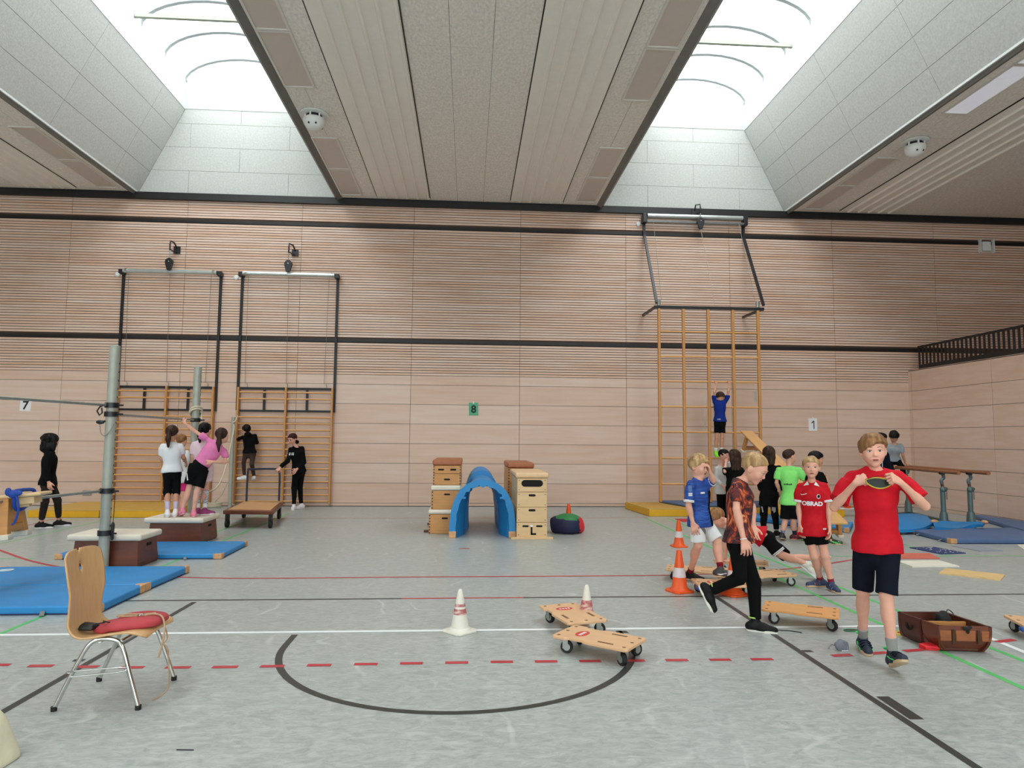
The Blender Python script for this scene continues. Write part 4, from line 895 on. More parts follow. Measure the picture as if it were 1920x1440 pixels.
p = tp[(H_//2)*W_+W_-1]; b = MB(); b.ball(p, (0.05, 0.07, 0.035), 12, 8); b.build('leather_corner', m_tan, w, smooth=True)
c4 = [fl(*q) for q in ((1415, 978), (1592, 1000), (1600, 987), (1406, 968))]
floor_mat([(q.x, q.y) for q in c4], 0.08, m_blue, 'blue mat at the foot of the slanting bench', tan=(1,), loops=False)

# ---- flat tiles lying on the floor
def tile(q4, label, m, th=0.012, dots=False, z=0.0):
    C = [fl(px, py, th) for px, py in q4]; o = sum(C, Vector((0, 0, 0)))/4; t = thing('floor_tile', label, 'tile', (o.x, o.y, 0)); L = [c-o for c in C]
    b = MB(); b.hexa([(p.x, p.y, 0.0) for p in L], [(p.x, p.y, th) for p in L]); s = b.build('sheet', m, t)
    if dots:
        b = MB(); random.seed(3)
        for k in range(34):
            u, v = random.random()*0.9+0.05, random.random()*0.9+0.05
            p = (L[0]*(1-u)+L[1]*u)*(1-v)+(L[3]*(1-u)+L[2]*u)*v; b.lathe([(0.010, 0), (0.010, 0.0015)], n=6, c=(p.x, p.y, th))
        b.build('dots', m_paper, t)
    return t
tile([(1764, 1038), (1811, 1036.5), (1751, 1025), (1705, 1026)], 'navy tile with white dots, nearest the dusty blue mat', mat('tile_navy', (44, 58, 106), 0.7, var=0.08), dots=True)
tile([(1838, 1033), (1881, 1032), (1826, 1021.5), (1783, 1022.5)], 'grey tile touching the front of the dusty blue mat', mat('tile_grey', (150, 154, 164), 0.7))
tile([(1688, 1046.5), (1762.5, 1046.5), (1743, 1037), (1683, 1036.5)], 'coral red tile between the navy and the white tile', mat('tile_coral', (206, 108, 88), 0.7))
tile([(1711, 1062), (1799, 1061), (1760, 1050), (1680, 1051)], 'white tile behind the coral red one, right of the boy in red', mat('tile_white', (226, 222, 208), 0.7)).__setitem__('label', 'white tile between the coral red and the beige tile')
tile([(1876, 1087), (1884.5, 1077), (1773, 1065), (1760, 1074)], 'beige plank-like tile, nearest the front of all tiles', mat('tile_beige', (222, 186, 128), 0.6))
tile([(1925, 1034), (1960, 1032), (1945, 1020), (1907, 1021)], 'white tile cut by the right edge, beside the dusty blue mat', mat('tile_white', (226, 222, 208), 0.7))
tile([(1281, 977.5), (1312, 977.5), (1300, 972.5), (1266, 972.5)], 'red tile on the floor before the yellow mat', mat('tile_red', (196, 40, 62), 0.7))

# ---- roller boards
def roller_board(c, ang, label, L_=0.60, Wd=0.35, sticker=False, m=None, bumper=False):
    t = thing('roller_board', label, 'roller board', (c[0], c[1], 0), ang, group='roller boards'); l, w = L_/2, Wd/2; z0, z1 = 0.105, 0.126
    h = [(-l+0.02, -w), (-l+0.11, -w), (-l+0.135, -w+0.025), (-0.06, -w+0.025), (-0.02, -w), (l-0.02, -w), (l, -w+0.02)]
    P = h+[(x, -y) for x, y in reversed(h)]+[(-l, w-0.02), (-l, -w+0.02)]
    b = MB(); b.prism(P, z0, z1); b.build('deck', m or m_board, t, bevel=0.004)
    b = MB()
    for s in (-1, 1): b.prism([(0.05, s*0.115-0.012), (0.17, s*0.115-0.012), (0.17, s*0.115+0.012), (0.05, s*0.115+0.012)], z1, z1+0.0008)
    b.build('grip_slot', mat('slot_brown', (120, 88, 56), 0.8), t)
    b = MB()
    for x in (-l+0.04, l-0.04):
        for y in (-w+0.045, 0, w-0.045): b.lathe([(0.013, 0), (0.013, 0.0008)], n=12, c=(x, y, z1))
    b.build('bolt_hole', mat('slot_brown', (120, 88, 56), 0.8), t)
    if sticker:
        k = MB(); k.lathe([(1, 0), (1, 0.0008), (0.01, 0.0009)], n=24, M=Matrix(((0.045, 0, 0), (0, 0.075, 0), (0, 0, 1))), c=(-0.13, -0.01, z1)); s = k.build('sticker', mat('sticker_red', (206, 60, 48), 0.5), t); s['label'] = 'oval red sticker with white lettering'
        k = MB()
        for j in range(4): k.prism([(-0.145, -0.055+j*0.026), (-0.115, -0.055+j*0.026), (-0.12, -0.038+j*0.026), (-0.14, -0.038+j*0.026)], z1+0.0009, z1+0.0014)
        k.build('sticker_mark', m_paper, s)
    for x, y, a in ((-l+0.075, -w+0.06, 0.4), (-l+0.075, w-0.06, 1.9), (l-0.075, -w+0.06, -0.5), (l-0.075, w-0.06, 1.2)):
        b = MB(); b.box(-0.035, 0.035, -0.03, 0.03, z0-0.004, z0).box(-0.008, 0.03, -0.024, -0.020, 0.035, z0).box(-0.008, 0.03, 0.020, 0.024, 0.035, z0)
        f = b.build('caster_fork', m_steel, t); f.location = (x, y, 0); f.rotation_euler = (0, 0, a)
        b = MB(); b.lathe([(0.012, -0.016), (0.042, -0.016), (0.045, -0.010), (0.045, 0.010), (0.042, 0.016), (0.012, 0.016)], n=20, axis='y', c=(0.02, 0, 0.045)); b.build('wheel', m_rubber, f, smooth=True)
        b = MB(); b.lathe([(0.026, -0.0175), (0.026, 0.0175)], n=16, axis='y', c=(0.02, 0, 0.045)); b.build('hub', m_steel, f, smooth=True)
    if bumper:
        b = MB(); b.box(-l-0.02, -l+0.10, -w-0.012, -w+0.05, z0-0.03, z0+0.004); b.build('bumper', mat('bumper_blue', (30, 76, 150), 0.5), t, bevel=0.012)
    return t
def ang(p, q): return math.atan2(q[1]-p[1], q[0]-p[0])
roller_board((0.965, 4.99), ang((0.725, 5.175), (1.2, 4.8)), 'roller board with red sticker nearest the front, below the cone', sticker=True)
roller_board((0.875, 5.68), ang((0.79, 5.95), (0.955, 5.405)), 'roller board with red sticker lying behind the cream cone', sticker=True)
roller_board((2.85, 5.74), ang((2.59, 5.88), (3.08, 5.60)), 'plain orange-tinted roller board between the running boy and the boy in red', m=mat('board_tinted', (222, 160, 98), 0.4, var=0.05, scale=5, stretch=(1, 5, 1))).__setitem__('label', 'tinted roller board between the running boy and boy in red')
roller_board((2.56, 7.54), ang((2.25, 7.655), (2.84, 7.42)), 'roller board the boy in the blue jersey stands behind, left end bare', L_=0.66)
roller_board((3.24, 7.28), ang((2.98, 7.22), (3.40, 7.32)), 'roller board sticking out right behind the running boy', L_=0.55)
roller_board((2.60, 6.82), ang((2.30, 6.84), (2.9, 6.80)), 'roller board with red sticker and blue bumper behind front cones', sticker=True, bumper=True)
roller_board((3.25, 7.98), ang((2.95, 8.1), (3.5, 7.86)), 'roller board farthest back, under the kneeling boy')
roller_board((4.70, 5.25), ang((4.42, 5.33), (4.96, 5.17)), 'roller board cut by the right edge, blue bumper', bumper=True)

# ---- upturned mahogany box top with a black bag in it
RZ = 0.195
rim = [fl(1760, 1173.5, RZ), fl(1860, 1176, RZ), fl(1772, 1146.5, RZ), fl(1683, 1146.5, RZ)]
o = sum(rim, Vector((0, 0, 0)))/4; o.z = 0; L = [p-o for p in rim]
t = thing('box_top', 'upturned mahogany box top lying open at the right front', 'box', o)
def wallp(pa, pb, inset, m, name, th=0.022, curve=True, n=7):
    # wall from rim edge pa-pb curving inwards to the bottom
    d = (pb-pa); d.z = 0; nn = Vector((-d.y, d.x, 0)).normalized()       # inward for a counter-clockwise rim
    b = MB(); vs = []
    for k in range(n+1):
        f = k/n; z = RZ*(1-f)+0.012*f; ins = inset*(f**3.2 if curve else 0)
        for e in (0, 1):
            p = (pa if e == 0 else pb)+nn*ins; s = 1 if e == 0 else -1; p = p+d.normalized()*s*ins*0.5
            vs += [(p.x, p.y, z), (p.x+nn.x*th, p.y+nn.y*th, z)]
    fs = []
    for k in range(n):
        a = k*4; c = a+4; fs += [(a, a+2, c+2, c), (a+1, c+1, c+3, a+3), (a, c, c+1, a+1), (a+2, a+3, c+3, c+2)]
    fs += [(0, 1, 3, 2), (n*4, n*4+2, n*4+3, n*4+1)]
    b.add(vs, fs); return b.build(name, m, t, smooth=True)
wallp(L[0], L[1], 0.05, m_redwood, 'end_panel'); wallp(L[1], L[2], 0.05, m_redwood2, 'side_panel'); wallp(L[2], L[3], 0.03, m_redwood2, 'end_panel')
mid = L[3]+(L[0]-L[3])*0.60; mid2 = L[3]+(L[0]-L[3])*0.56
sp = wallp(mid, L[0], 0.06, m_redwood, 'side_panel'); s2 = wallp(L[3], mid2, 0.015, m_redwood2, 'side_panel')
b = MB(); C = [p*0.80 for p in L]; b.hexa([(p.x, p.y, 0.002) for p in C], [(p.x, p.y, 0.03) for p in C]); b.build('leather_bottom', m_redwood2, t, bevel=0.01)
q0, q1 = L[0]+(L[3]-L[0])*0.5, L[1]+(L[2]-L[1])*0.5
b = MB(); b.bar(q0+Vector((0.02, 0, -0.05)), q1+Vector((-0.02, 0, -0.05)), 0.02, 0.06); b.build('cross_slat', m_honey, t)
dd = (L[1]-L[0]); nn = Vector((dd.y, -dd.x, 0)).normalized()
for f in (0.27, 0.74):
    p = L[0]+dd*f+nn*0.003; b = MB(); b.bar((p.x, p.y, 0.17), (p.x, p.y, 0.07), 0.022, 0.006, up=(0, 1, 0)); b.build('metal_strap', mat('strap_bronze', (84, 60, 40), 0.4, 0.5), t)
for f0, f1 in ((0.02, 0.23), (0.32, 0.68), (0.80, 0.97)):
    p, q = L[0]+dd*f0+nn*0.0015, L[0]+dd*f1+nn*0.0015; b = MB(); b.add([(p.x, p.y, 0.09), (q.x, q.y, 0.09), (q.x, q.y, 0.165), (p.x, p.y, 0.165)], [(0, 1, 2, 3)]); b.build('worn_panel', mat('worn_wood', (150, 86, 46), 0.5, var=0.2, scale=8, stretch=(1, 1, 5)), t)
d3 = L[0]-L[3]; n3 = Vector((-d3.y, d3.x, 0)).normalized()
if n3.dot(L[0]+L[3]) < 0: n3 = -n3
pts = []
for k in range(10):
    a = PI*0.9+k*PI*1.15/9; f = 0.30+0.07*math.cos(a); z = 0.125+0.032*math.sin(a); p = L[3]+d3*f+n3*0.004; pts.append((p.x, p.y, z))
b = MB(); b.tube(pts, 0.008, 8); b.build('grip_hole', m_hole, t, smooth=True)
t = thing('black_bag', 'small black cloth bag hanging in the open mahogany box top', 'bag', (o.x+0.05, o.y+0.06, 0.03))
vs, fs = blob((0, 0, 0.11), (0.055, 0.06, 0.10), 0.6, amp=0.10, n=20, m=12); MB().add(vs, fs).build('pouch', mat('black_cloth', (20, 20, 21), 0.8, var=0.1), t, smooth=True, sub=1)
b = MB(); b.tube(smooth_pts([(0.02, 0.0, 0.19), (0.05, 0.01, 0.215), (0.08, 0.0, 0.19), (0.07, -0.01, 0.17)]), 0.004, 6); b.build('cord', m_dark, t)
c0 = L[0]+dd*0.52; t = thing('black_bow', 'black ribbon bow tied on the rim of the mahogany box top', 'ribbon', o+Vector((c0.x, c0.y, 0)))
b = MB(); b.ball((0, -0.012, RZ-0.015), (0.018, 0.012, 0.018)); b.ball((0.016, -0.012, RZ-0.004), (0.02, 0.010, 0.012)); b.ball((-0.016, -0.012, RZ-0.012), (0.02, 0.010, 0.014)); b.ball((0.003, -0.012, RZ-0.03), (0.012, 0.008, 0.02)); b.build('bow', mat('black_cloth', (20, 20, 21), 0.8), t, smooth=True); t.name = 'ribbon_bow'

# ---- small things dropped on the floor
def rag(p, r, m, label, name='cloth_bag', seed=1.0, h=0.05):
    t = thing(name, label, 'cloth', (p.x, p.y, 0)); vs, fs = blob((0, 0, h*0.5), (r, r*0.8, h*0.75), seed, amp=0.16, n=22, m=12); MB().add(vs, fs).build('pouch', m, t, smooth=True, sub=1); return t
t = rag(fl(1578, 1219), 0.045, mat('cloth_grey', (126, 130, 142), 0.9, var=0.25, scale=30), 'small crumpled grey pouch on the floor left of the shoes', seed=2.2, h=0.06)
b = MB(); b.tube(smooth_pts([(-0.03, 0.01, 0.03), (-0.07, 0.015, 0.035), (-0.10, 0.0, 0.012)]), 0.005, 6); b.build('cord', mat('cloth_grey', (126, 130, 142), 0.9), t)
b = MB(); b.tube([(-0.02, -0.037, 0.006), (0.03, -0.038, 0.006)], 0.004, 6); b.build('white_hem', m_paper, t)
t = rag(fl(1745, 1216), 0.075, mat('bag_red', (226, 40, 50), 0.6, var=0.06), 'flat bright red bean bag touching the mahogany box top', 'throwing_bag', 0.3, 0.03)
t = thing('throwing_disc', 'yellow and red ring half under the mahogany box top', 'ring', fl(1690, 1189)); t.location.z = 0
b = MB(); b.lathe([(0.055, 0.0), (0.055, 0.010), (0.035, 0.012), (0.035, 0.0)], n=24); b.build('rim', mat('rim_yellow', (240, 214, 90), 0.5), t, smooth=True); b = MB(); b.lathe([(0.036, 0.0), (0.036, 0.007), (0.002, 0.008)], n=20); b.build('centre', m_red, t)
t = thing('eye_patch', 'black eye mask with green edge on the floor by the rear shoe', 'mask', fl(1596, 1183)); t.location.z = 0
b = MB(); b.lathe([(1, 0.0), (1, 0.006), (0.02, 0.010)], n=24, M=Matrix(((0.06, 0, 0), (0, 0.03, 0), (0, 0, 1)))); b.build('pad', m_dark, t, smooth=True); b = MB(); b.tube([(0.061*math.cos(a), 0.031*math.sin(a), 0.006) for a in [k*PI/10 for k in range(20)]], 0.004, 6, closed=True); b.build('edge', mat('edge_green', (60, 130, 80), 0.6), t)
t = thing('cord_piece', 'thin dark cord lying beside the running boy\'s shoe', 'cord', fl(1480, 1184)); t.location.z = 0
MB().tube(smooth_pts([(-0.09, 0.03, 0.004), (-0.04, 0.02, 0.004), (0.02, 0.0, 0.004), (0.08, -0.05, 0.004)]), 0.004, 6).build('cord', m_dark, t)
t = thing('marker_stick', 'dark scuff stick lying on the floor at the front left', 'stick', fl(348, 1407)); t.location.z = 0
MB().tube([(-0.045, 0.004, 0.003), (0.0, 0.0, 0.003), (0.04, -0.003, 0.003)], 0.003, 6).build('stick', m_dark, t)

# ---- chair with cushion
t = thing('wooden_chair', 'beech shell chair with chrome legs and red cushion, left front', 'chair', (-2.075, 4.34, 0))
def shell():
    prof = [(0.225, 0.385), (0.205, 0.405), (0.13, 0.415), (0.03, 0.398), (-0.07, 0.378), (-0.14, 0.372), (-0.19, 0.39), (-0.222, 0.44), (-0.235, 0.52), (-0.245, 0.62), (-0.262, 0.74), (-0.285, 0.865)]
    wid = [0.17, 0.20, 0.205, 0.205, 0.20, 0.192, 0.184, 0.178, 0.176, 0.188, 0.198, 0.190]
    PP = smooth_pts([(a[0], a[1], w) for a, w in zip(prof, wid)], 8); n = len(PP); m = 40; vs = []; fs = []
    for i, (x, z, w) in enumerate(PP):
        bk = max(0, min(1, (z-0.42)/0.2)) if x < -0.15 else 0
        for j in range(m+1):
            v = -1+2*j/m; c = v*v
            cx_ = x+0.035*c*bk; cz_ = z+0.010*c*(1-bk)*max(-1.0, min(1.0, (0.13-x)/0.12))
            if i == n-1 or i > n-9:                                          # rounded top outline
                cz_ -= 0.034*abs(v)**6*(i-(n-9))/8
            vs.append((cx_, v*w, cz_))
    for i in range(n-1):
        for j in range(m):
            x, z, w = PP[i]; v = (-1+2*(j+0.5)/m)*w
            if z > 0.70 and ((z-0.745)/0.032)**2+(v/0.016)**2 < 1 and x < -0.2: continue
            if z > 0.828 and abs(v) < 0.022*(z-0.823)/0.04 and x < -0.2: continue
            fs.append((i*(m+1)+j, i*(m+1)+j+1, (i+1)*(m+1)+j+1, (i+1)*(m+1)+j))
    return vs, fs
vs, fs = shell(); s = MB().add(vs, fs).build('seat_shell', mat('beech_shell', (206, 164, 116), 0.35, var=0.07, scale=5, stretch=(8, 8, 1)), t, smooth=True)
q = s.modifiers.new('thickness', 'SOLIDIFY'); q.thickness = 0.011; q.offset = 0
def leg_frame(s):
    y = s*0.205; yf = s*0.235
    return smooth_pts([(-0.235, yf, 0.012), (-0.15, s*0.222, 0.21), (-0.085, y, 0.345), (-0.03, s*0.19, 0.378), (0.06, s*0.19, 0.372), (0.11, y, 0.33), (0.16, s*0.222, 0.2), (0.225, yf, 0.012)], 8)
for s_ in (-1, 1):
    b = MB(); b.tube(leg_frame(s_), 0.0125, 14); l = b.build('leg_frame', m_chrome, t, smooth=True)
    for x in (-0.235, 0.225): b = MB(); b.lathe([(0.016, 0.0), (0.017, 0.025)], n=14, c=(x, s_*0.235, 0)); b.build('foot_cap', m_rubber, l, smooth=True)
b = MB(); b.tube([(-0.03, -0.19, 0.365), (-0.03, 0.19, 0.365)], 0.010, 10); b.tube([(0.09, -0.19, 0.365), (0.09, 0.19, 0.365)], 0.010, 10); b.build('cross_tube', m_chrome, t, smooth=True)
b = MB(); b.tube(smooth_pts([(-0.155, -0.224, 0.20), (-0.16, -0.24, 0.215), (0.12, -0.24, 0.235), (0.14, -0.232, 0.225), (0.12, -0.236, 0.21), (-0.155, -0.236, 0.185)], 4), 0.004, 8); b.build('link_hook', m_chrome, t, smooth=True)
cu = thing('seat_cushion', 'dark red pear-shaped cushion on the wooden chair', 'cushion', (-2.055, 4.34, 0.40))
vs, fs = blob((0.03, 0, 0.028), (0.20, 0.165, 0.036), 2.0, amp=0.03, n=36, m=14)
vs = [Vector((p.x, p.y*(0.78+1.1*(p.x+0.17)) if p.x < 0.03 else p.y, p.z+(-0.02 if p.x < -0.05 else 0)+0.010*math.sin(9*p.x))) for p in vs]
MB().add(vs, fs).build('cushion', mat('suede_red', (172, 58, 66), 0.75, var=0.14, scale=9), cu, smooth=True, sub=1)
wt = thing('whistle_pouch', 'small black pouch with cord at the back of the chair cushion', 'pouch', (-2.22, 4.27, 0.405))
b = MB(); b.hexa([(-0.06, -0.045, 0), (0.03, -0.055, 0.0), (0.05, 0.02, 0.0), (-0.05, 0.02, 0)], [(-0.05, -0.035, 0.035), (0.03, -0.045, 0.03), (0.045, 0.01, 0.035), (-0.04, 0.01, 0.045)]); b.build('pouch', m_dark, wt, bevel=0.012)
b = MB(); b.tube(smooth_pts([(0.03, -0.03, 0.03), (0.06, -0.04, 0.04), (0.085, -0.02, 0.042), (0.07, 0.0, 0.045), (0.10, -0.02, 0.045), (0.12, -0.03, 0.045)]), 0.004, 6); b.build('cord', m_dark, wt)
ly = thing('lanyard', 'beige lanyard lying on the chair cushion and hanging down in front', 'lanyard', (-1.98, 4.33, 0.468))
b = MB(); b.tube(smooth_pts([(0.06, -0.02, 0.004), (0.0, -0.035, 0.004), (-0.10, -0.04, 0.004), (-0.06, 0.0, 0.005), (0.03, 0.0, 0.004), (0.09, 0.03, 0.004)]), 0.006, 6)
b.tube(smooth_pts([(0.06, -0.02, 0.006), (0.10, 0.0, 0.006), (0.15, -0.02, -0.005), (0.185, -0.06, -0.05), (0.195, -0.09, -0.10), (0.19, -0.10, -0.16), (0.175, -0.10, -0.22)]), 0.0055, 6)
b.tube(smooth_pts([(0.185, -0.06, -0.05), (0.20, -0.05, -0.12), (0.19, -0.07, -0.15), (0.215, -0.075, -0.18), (0.225, -0.07, -0.30), (0.22, -0.05, -0.41), (0.18, -0.08, -0.452), (0.15, -0.10, -0.462)]), 0.004, 6); b.build('cord', mat('lanyard_beige', (176, 144, 112), 0.7, var=0.15, scale=30), ly, smooth=True)
b = MB(); b.tube([(0.03+0.018*math.cos(a), -0.03+0.018*math.sin(a), 0.010) for a in [k*PI/8 for k in range(16)]], 0.003, 6, closed=True); b.build('key_ring', m_chrome, ly, smooth=True)
# cream cloth at the left front corner
p = fl(0, 1440); t = thing('cream_cover', 'cream cloth heap at the bottom left corner', 'cloth', (p.x-0.135, p.y+0.02, 0))
vs, fs = blob((0, 0, 0.08), (0.155, 0.20, 0.19), 2.7, amp=0.09, n=26, m=14); vs = [Vector((q.x*(1.0-2.3*max(q.z-0.02, 0)), q.y*(1.0-1.2*max(q.z, 0)), q.z)) for q in vs]; MB().add(vs, fs).build('cloth', mat('cream_cloth', (224, 218, 190), 0.9, var=0.08, scale=12), t, smooth=True, sub=1)
# ================================================================== PEOPLE: smooth implicit bodies turned into one continuous mesh each
def npv(p): return np.array([p[0], p[1], p[2]], dtype=np.float64)
def unit(v): return v/(np.linalg.norm(v)+1e-12)
class Sdf:
    def __init__(s): s.ops = []
    def rc(s, a, b, ra, rb, k=0.02): s.ops.append(('rc', npv(a), npv(b), ra, rb, k)); return s
    def cc(s, a, b, ra, rb, k=0.02): s.ops.append(('cc', npv(a), npv(b), ra, rb, k)); return s
    def el(s, c, r, M=None, k=0.02): s.ops.append(('el', npv(c), np.array(r, float), np.eye(3) if M is None else M, 0, k)); return s
    def sub(s, c, r, M=None, k=0.01): s.ops.append(('sub', npv(c), np.array(r, float), np.eye(3) if M is None else M, 0, k)); return s
    def cut(s, p, n): s.ops.append(('cut', npv(p), unit(npv(n)), 0, 0, 0)); return s
    def noise(s, amp, f, M=None): s.ops.append(('noise', amp, f, M, 0, 0)); return s
    def mesh(s, res):
        lo = np.full(3, 1e9); hi = -lo
        for o in s.ops:
            if o[0] in ('rc', 'cc'):
                r = max(o[3], o[4])
                for p in (o[1], o[2]): lo = np.minimum(lo, p-r); hi = np.maximum(hi, p+r)
            elif o[0] == 'el':
                e = np.sqrt(((o[3]*o[2][:, None])**2).sum(0)); lo = np.minimum(lo, o[1]-e); hi = np.maximum(hi, o[1]+e)
        lo -= 0.02+3*res; hi += 0.02+3*res
        n = np.ceil((hi-lo)/res).astype(int)+1
        F = np.full(n, 0.3, np.float32)
        ax = [(lo[i]+res*np.arange(n[i])).astype(np.float32) for i in range(3)]
        for o in s.ops:
            t = o[0]
            if t in ('rc', 'cc'):
                r = max(o[3], o[4]); blo = np.minimum(o[1], o[2])-r; bhi = np.maximum(o[1], o[2])+r
            elif t in ('el', 'sub'):
                e = np.sqrt(((o[3]*o[2][:, None])**2).sum(0)); blo = o[1]-e; bhi = o[1]+e
            else: blo, bhi = lo, hi
            pad = o[5]+3*res
            i0 = np.clip(np.floor((blo-pad-lo)/res).astype(int), 0, n-1); i1 = np.clip(np.ceil((bhi+pad-lo)/res).astype(int)+1, 1, n)
            sl = tuple(slice(i0[i], i1[i]) for i in range(3))
            X = ax[0][sl[0]][:, None, None]; Y = ax[1][sl[1]][None, :, None]; Z = ax[2][sl[2]][None, None, :]
            G = F[sl]
            if t in ('rc', 'cc'):
                a, b = o[1], o[2]; d = b-a; L2 = float(d@d)+1e-9; L = math.sqrt(L2)
                px, py, pz = X-np.float32(a[0]), Y-np.float32(a[1]), Z-np.float32(a[2])
                h = (px*np.float32(d[0])+py*np.float32(d[1])+pz*np.float32(d[2]))/np.float32(L2); hc = np.clip(h, 0, 1)
                if t == 'rc':
                    D = np.sqrt((px-hc*np.float32(d[0]))**2+(py-hc*np.float32(d[1]))**2+(pz-hc*np.float32(d[2]))**2)-(np.float32(o[3])+hc*np.float32(o[4]-o[3]))
                else:
                    D = np.sqrt((px-h*np.float32(d[0]))**2+(py-h*np.float32(d[1]))**2+(pz-h*np.float32(d[2]))**2)-(np.float32(o[3])+hc*np.float32(o[4]-o[3]))
                    D = np.maximum(D, np.maximum(-h, h-1)*np.float32(L))
            elif t in ('el', 'sub'):
                c, r, M = o[1], o[2], o[3]
                px, py, pz = X-np.float32(c[0]), Y-np.float32(c[1]), Z-np.float32(c[2]); k0 = 0; k1 = 0
                for i in range(3):
                    q = px*np.float32(M[i][0])+py*np.float32(M[i][1])+pz*np.float32(M[i][2]); q = q/np.float32(r[i]); k0 = k0+q*q; k1 = k1+(q/np.float32(r[i]))**2
                k0 = np.sqrt(k0); k1 = np.sqrt(k1)+1e-9; D = k0*(k0-1)/k1
            elif t == 'cut':
                p, nn = o[1], o[2]; D = (X-np.float32(p[0]))*np.float32(nn[0])+(Y-np.float32(p[1]))*np.float32(nn[1])+(Z-np.float32(p[2]))*np.float32(nn[2])
                F = np.maximum(F, D); continue
            else:
                amp, f, M = o[1], o[2], o[3]; q = [X+0*Y+0*Z, Y+0*X+0*Z, Z+0*X+0*Y]
                if M is not None: q = [q[0]*np.float32(M[i][0])+q[1]*np.float32(M[i][1])+q[2]*np.float32(M[i][2]) for i in range(3)]
                a = np.sin(q[0]*f[0]+1.3*np.sin(q[2]*f[2]*0.6)+0.7)+np.sin(q[1]*f[1]+1.1*np.sin(q[0]*f[0]*0.7)+2.1)+np.sin(q[2]*f[2]+1.7*np.sin(q[0]*f[0]*0.5+q[1]*f[1]*0.5))
                F = F+np.float32(amp/2)*a.astype(np.float32); continue
            if t == 'sub': F[sl] = np.maximum(G, -D)
            else:
                k = np.float32(max(o[5], 1e-4)); h = np.maximum(k-np.abs(G-D), 0)/k; F[sl] = np.minimum(G, D)-h*h*k*np.float32(0.25)
        return surfnet(F, lo, res)
def surfnet(F, lo, res):
    S = F < 0
    c = np.zeros(tuple(d-1 for d in F.shape), np.uint8)
    for i in (0, 1):
        for j in (0, 1):
            for k in (0, 1): c += S[i:F.shape[0]-1+i, j:F.shape[1]-1+j, k:F.shape[2]-1+k]
    idx = np.argwhere((c > 0) & (c < 8)); n = len(idx)
    if n == 0: return np.zeros((0, 3)), np.zeros((0, 4), int)
    I, J, K = idx.T; cor = {}
    for i in (0, 1):
        for j in (0, 1):
            for k in (0, 1): cor[(i, j, k)] = F[I+i, J+j, K+k].astype(np.float64)
    acc = np.zeros((n, 3)); cnt = np.zeros(n)
    for a in range(3):
        for u in (0, 1):
            for v in (0, 1):
                p0 = [0, 0, 0]; p1 = [0, 0, 0]; o = [x for x in range(3) if x != a]
                p0[o[0]] = p1[o[0]] = u; p0[o[1]] = p1[o[1]] = v; p1[a] = 1
                f0, f1 = cor[tuple(p0)], cor[tuple(p1)]; m = (f0 < 0) != (f1 < 0)
                t = np.where(m, f0/(f0-f1+1e-12*(f0 == f1)), 0)
                for d in range(3): acc[:, d] += np.where(m, (p0[d]+(t if d == a else 0)), 0)
                cnt += m
    V = lo+res*(idx+acc/cnt[:, None])
    mp_ = np.full(c.shape, -1, np.int32); mp_[I, J, K] = np.arange(n)
    Q = []
    for a in range(3):
        sh = [slice(None)]*3; s0 = list(sh); s1 = list(sh); s0[a] = slice(0, -1); s1[a] = slice(1, None)
        A, B = S[tuple(s0)], S[tuple(s1)]; e = np.argwhere(A != B); b, d = (a+1) % 3, (a+2) % 3
        e = e[(e[:, b] > 0) & (e[:, d] > 0) & (e[:, b] < c.shape[b]) & (e[:, d] < c.shape[d])]
        def cell(db, dd):
            q = e.copy(); q[:, b] += db; q[:, d] += dd; return mp_[q[:, 0], q[:, 1], q[:, 2]]
        q = np.stack([cell(-1, -1), cell(0, -1), cell(0, 0), cell(-1, 0)], 1)
        fl_ = A[e[:, 0], e[:, 1], e[:, 2]]; q[~fl_] = q[~fl_][:, ::-1]; Q.append(q[(q >= 0).all(1)])
    return V, np.concatenate(Q)
def np_obj(name, V, Q, m, parent=None, origin=None, relax=0):
    V = V.copy()
    for _ in range(relax):
        s = np.zeros_like(V); k = np.zeros(len(V))
        for i in range(4):
            a, b = Q[:, i], Q[:, (i+1) % 4]
            np.add.at(s, a, V[b]); np.add.at(k, a, 1); np.add.at(s, b, V[a]); np.add.at(k, b, 1)
        V = 0.5*V+0.5*s/np.maximum(k, 1)[:, None]
    if origin is not None: V = V-origin
    me = bpy.data.meshes.new(name)
    me.vertices.add(len(V)); me.vertices.foreach_set('co', V.astype(np.float32).ravel())
    me.loops.add(Q.size); me.loops.foreach_set('vertex_index', Q.astype(np.int32).ravel())
    me.polygons.add(len(Q)); me.polygons.foreach_set('loop_start', np.arange(0, Q.size, 4, dtype=np.int32)); me.polygons.foreach_set('loop_total', np.full(len(Q), 4, np.int32))
    me.polygons.foreach_set('use_smooth', np.ones(len(Q), bool)); me.update(); me.validate()
    me.materials.append(m)
    o = bpy.data.objects.new(name, me); COL.objects.link(o)
    if parent is not None: o.parent = parent
    elif origin is not None: o.location = origin
    return o
def frame(f, up):
    f = unit(f); r = unit(np.cross(f, up)); u = np.cross(r, f); return np.array([r, f, u])   # rows: right, forward, up

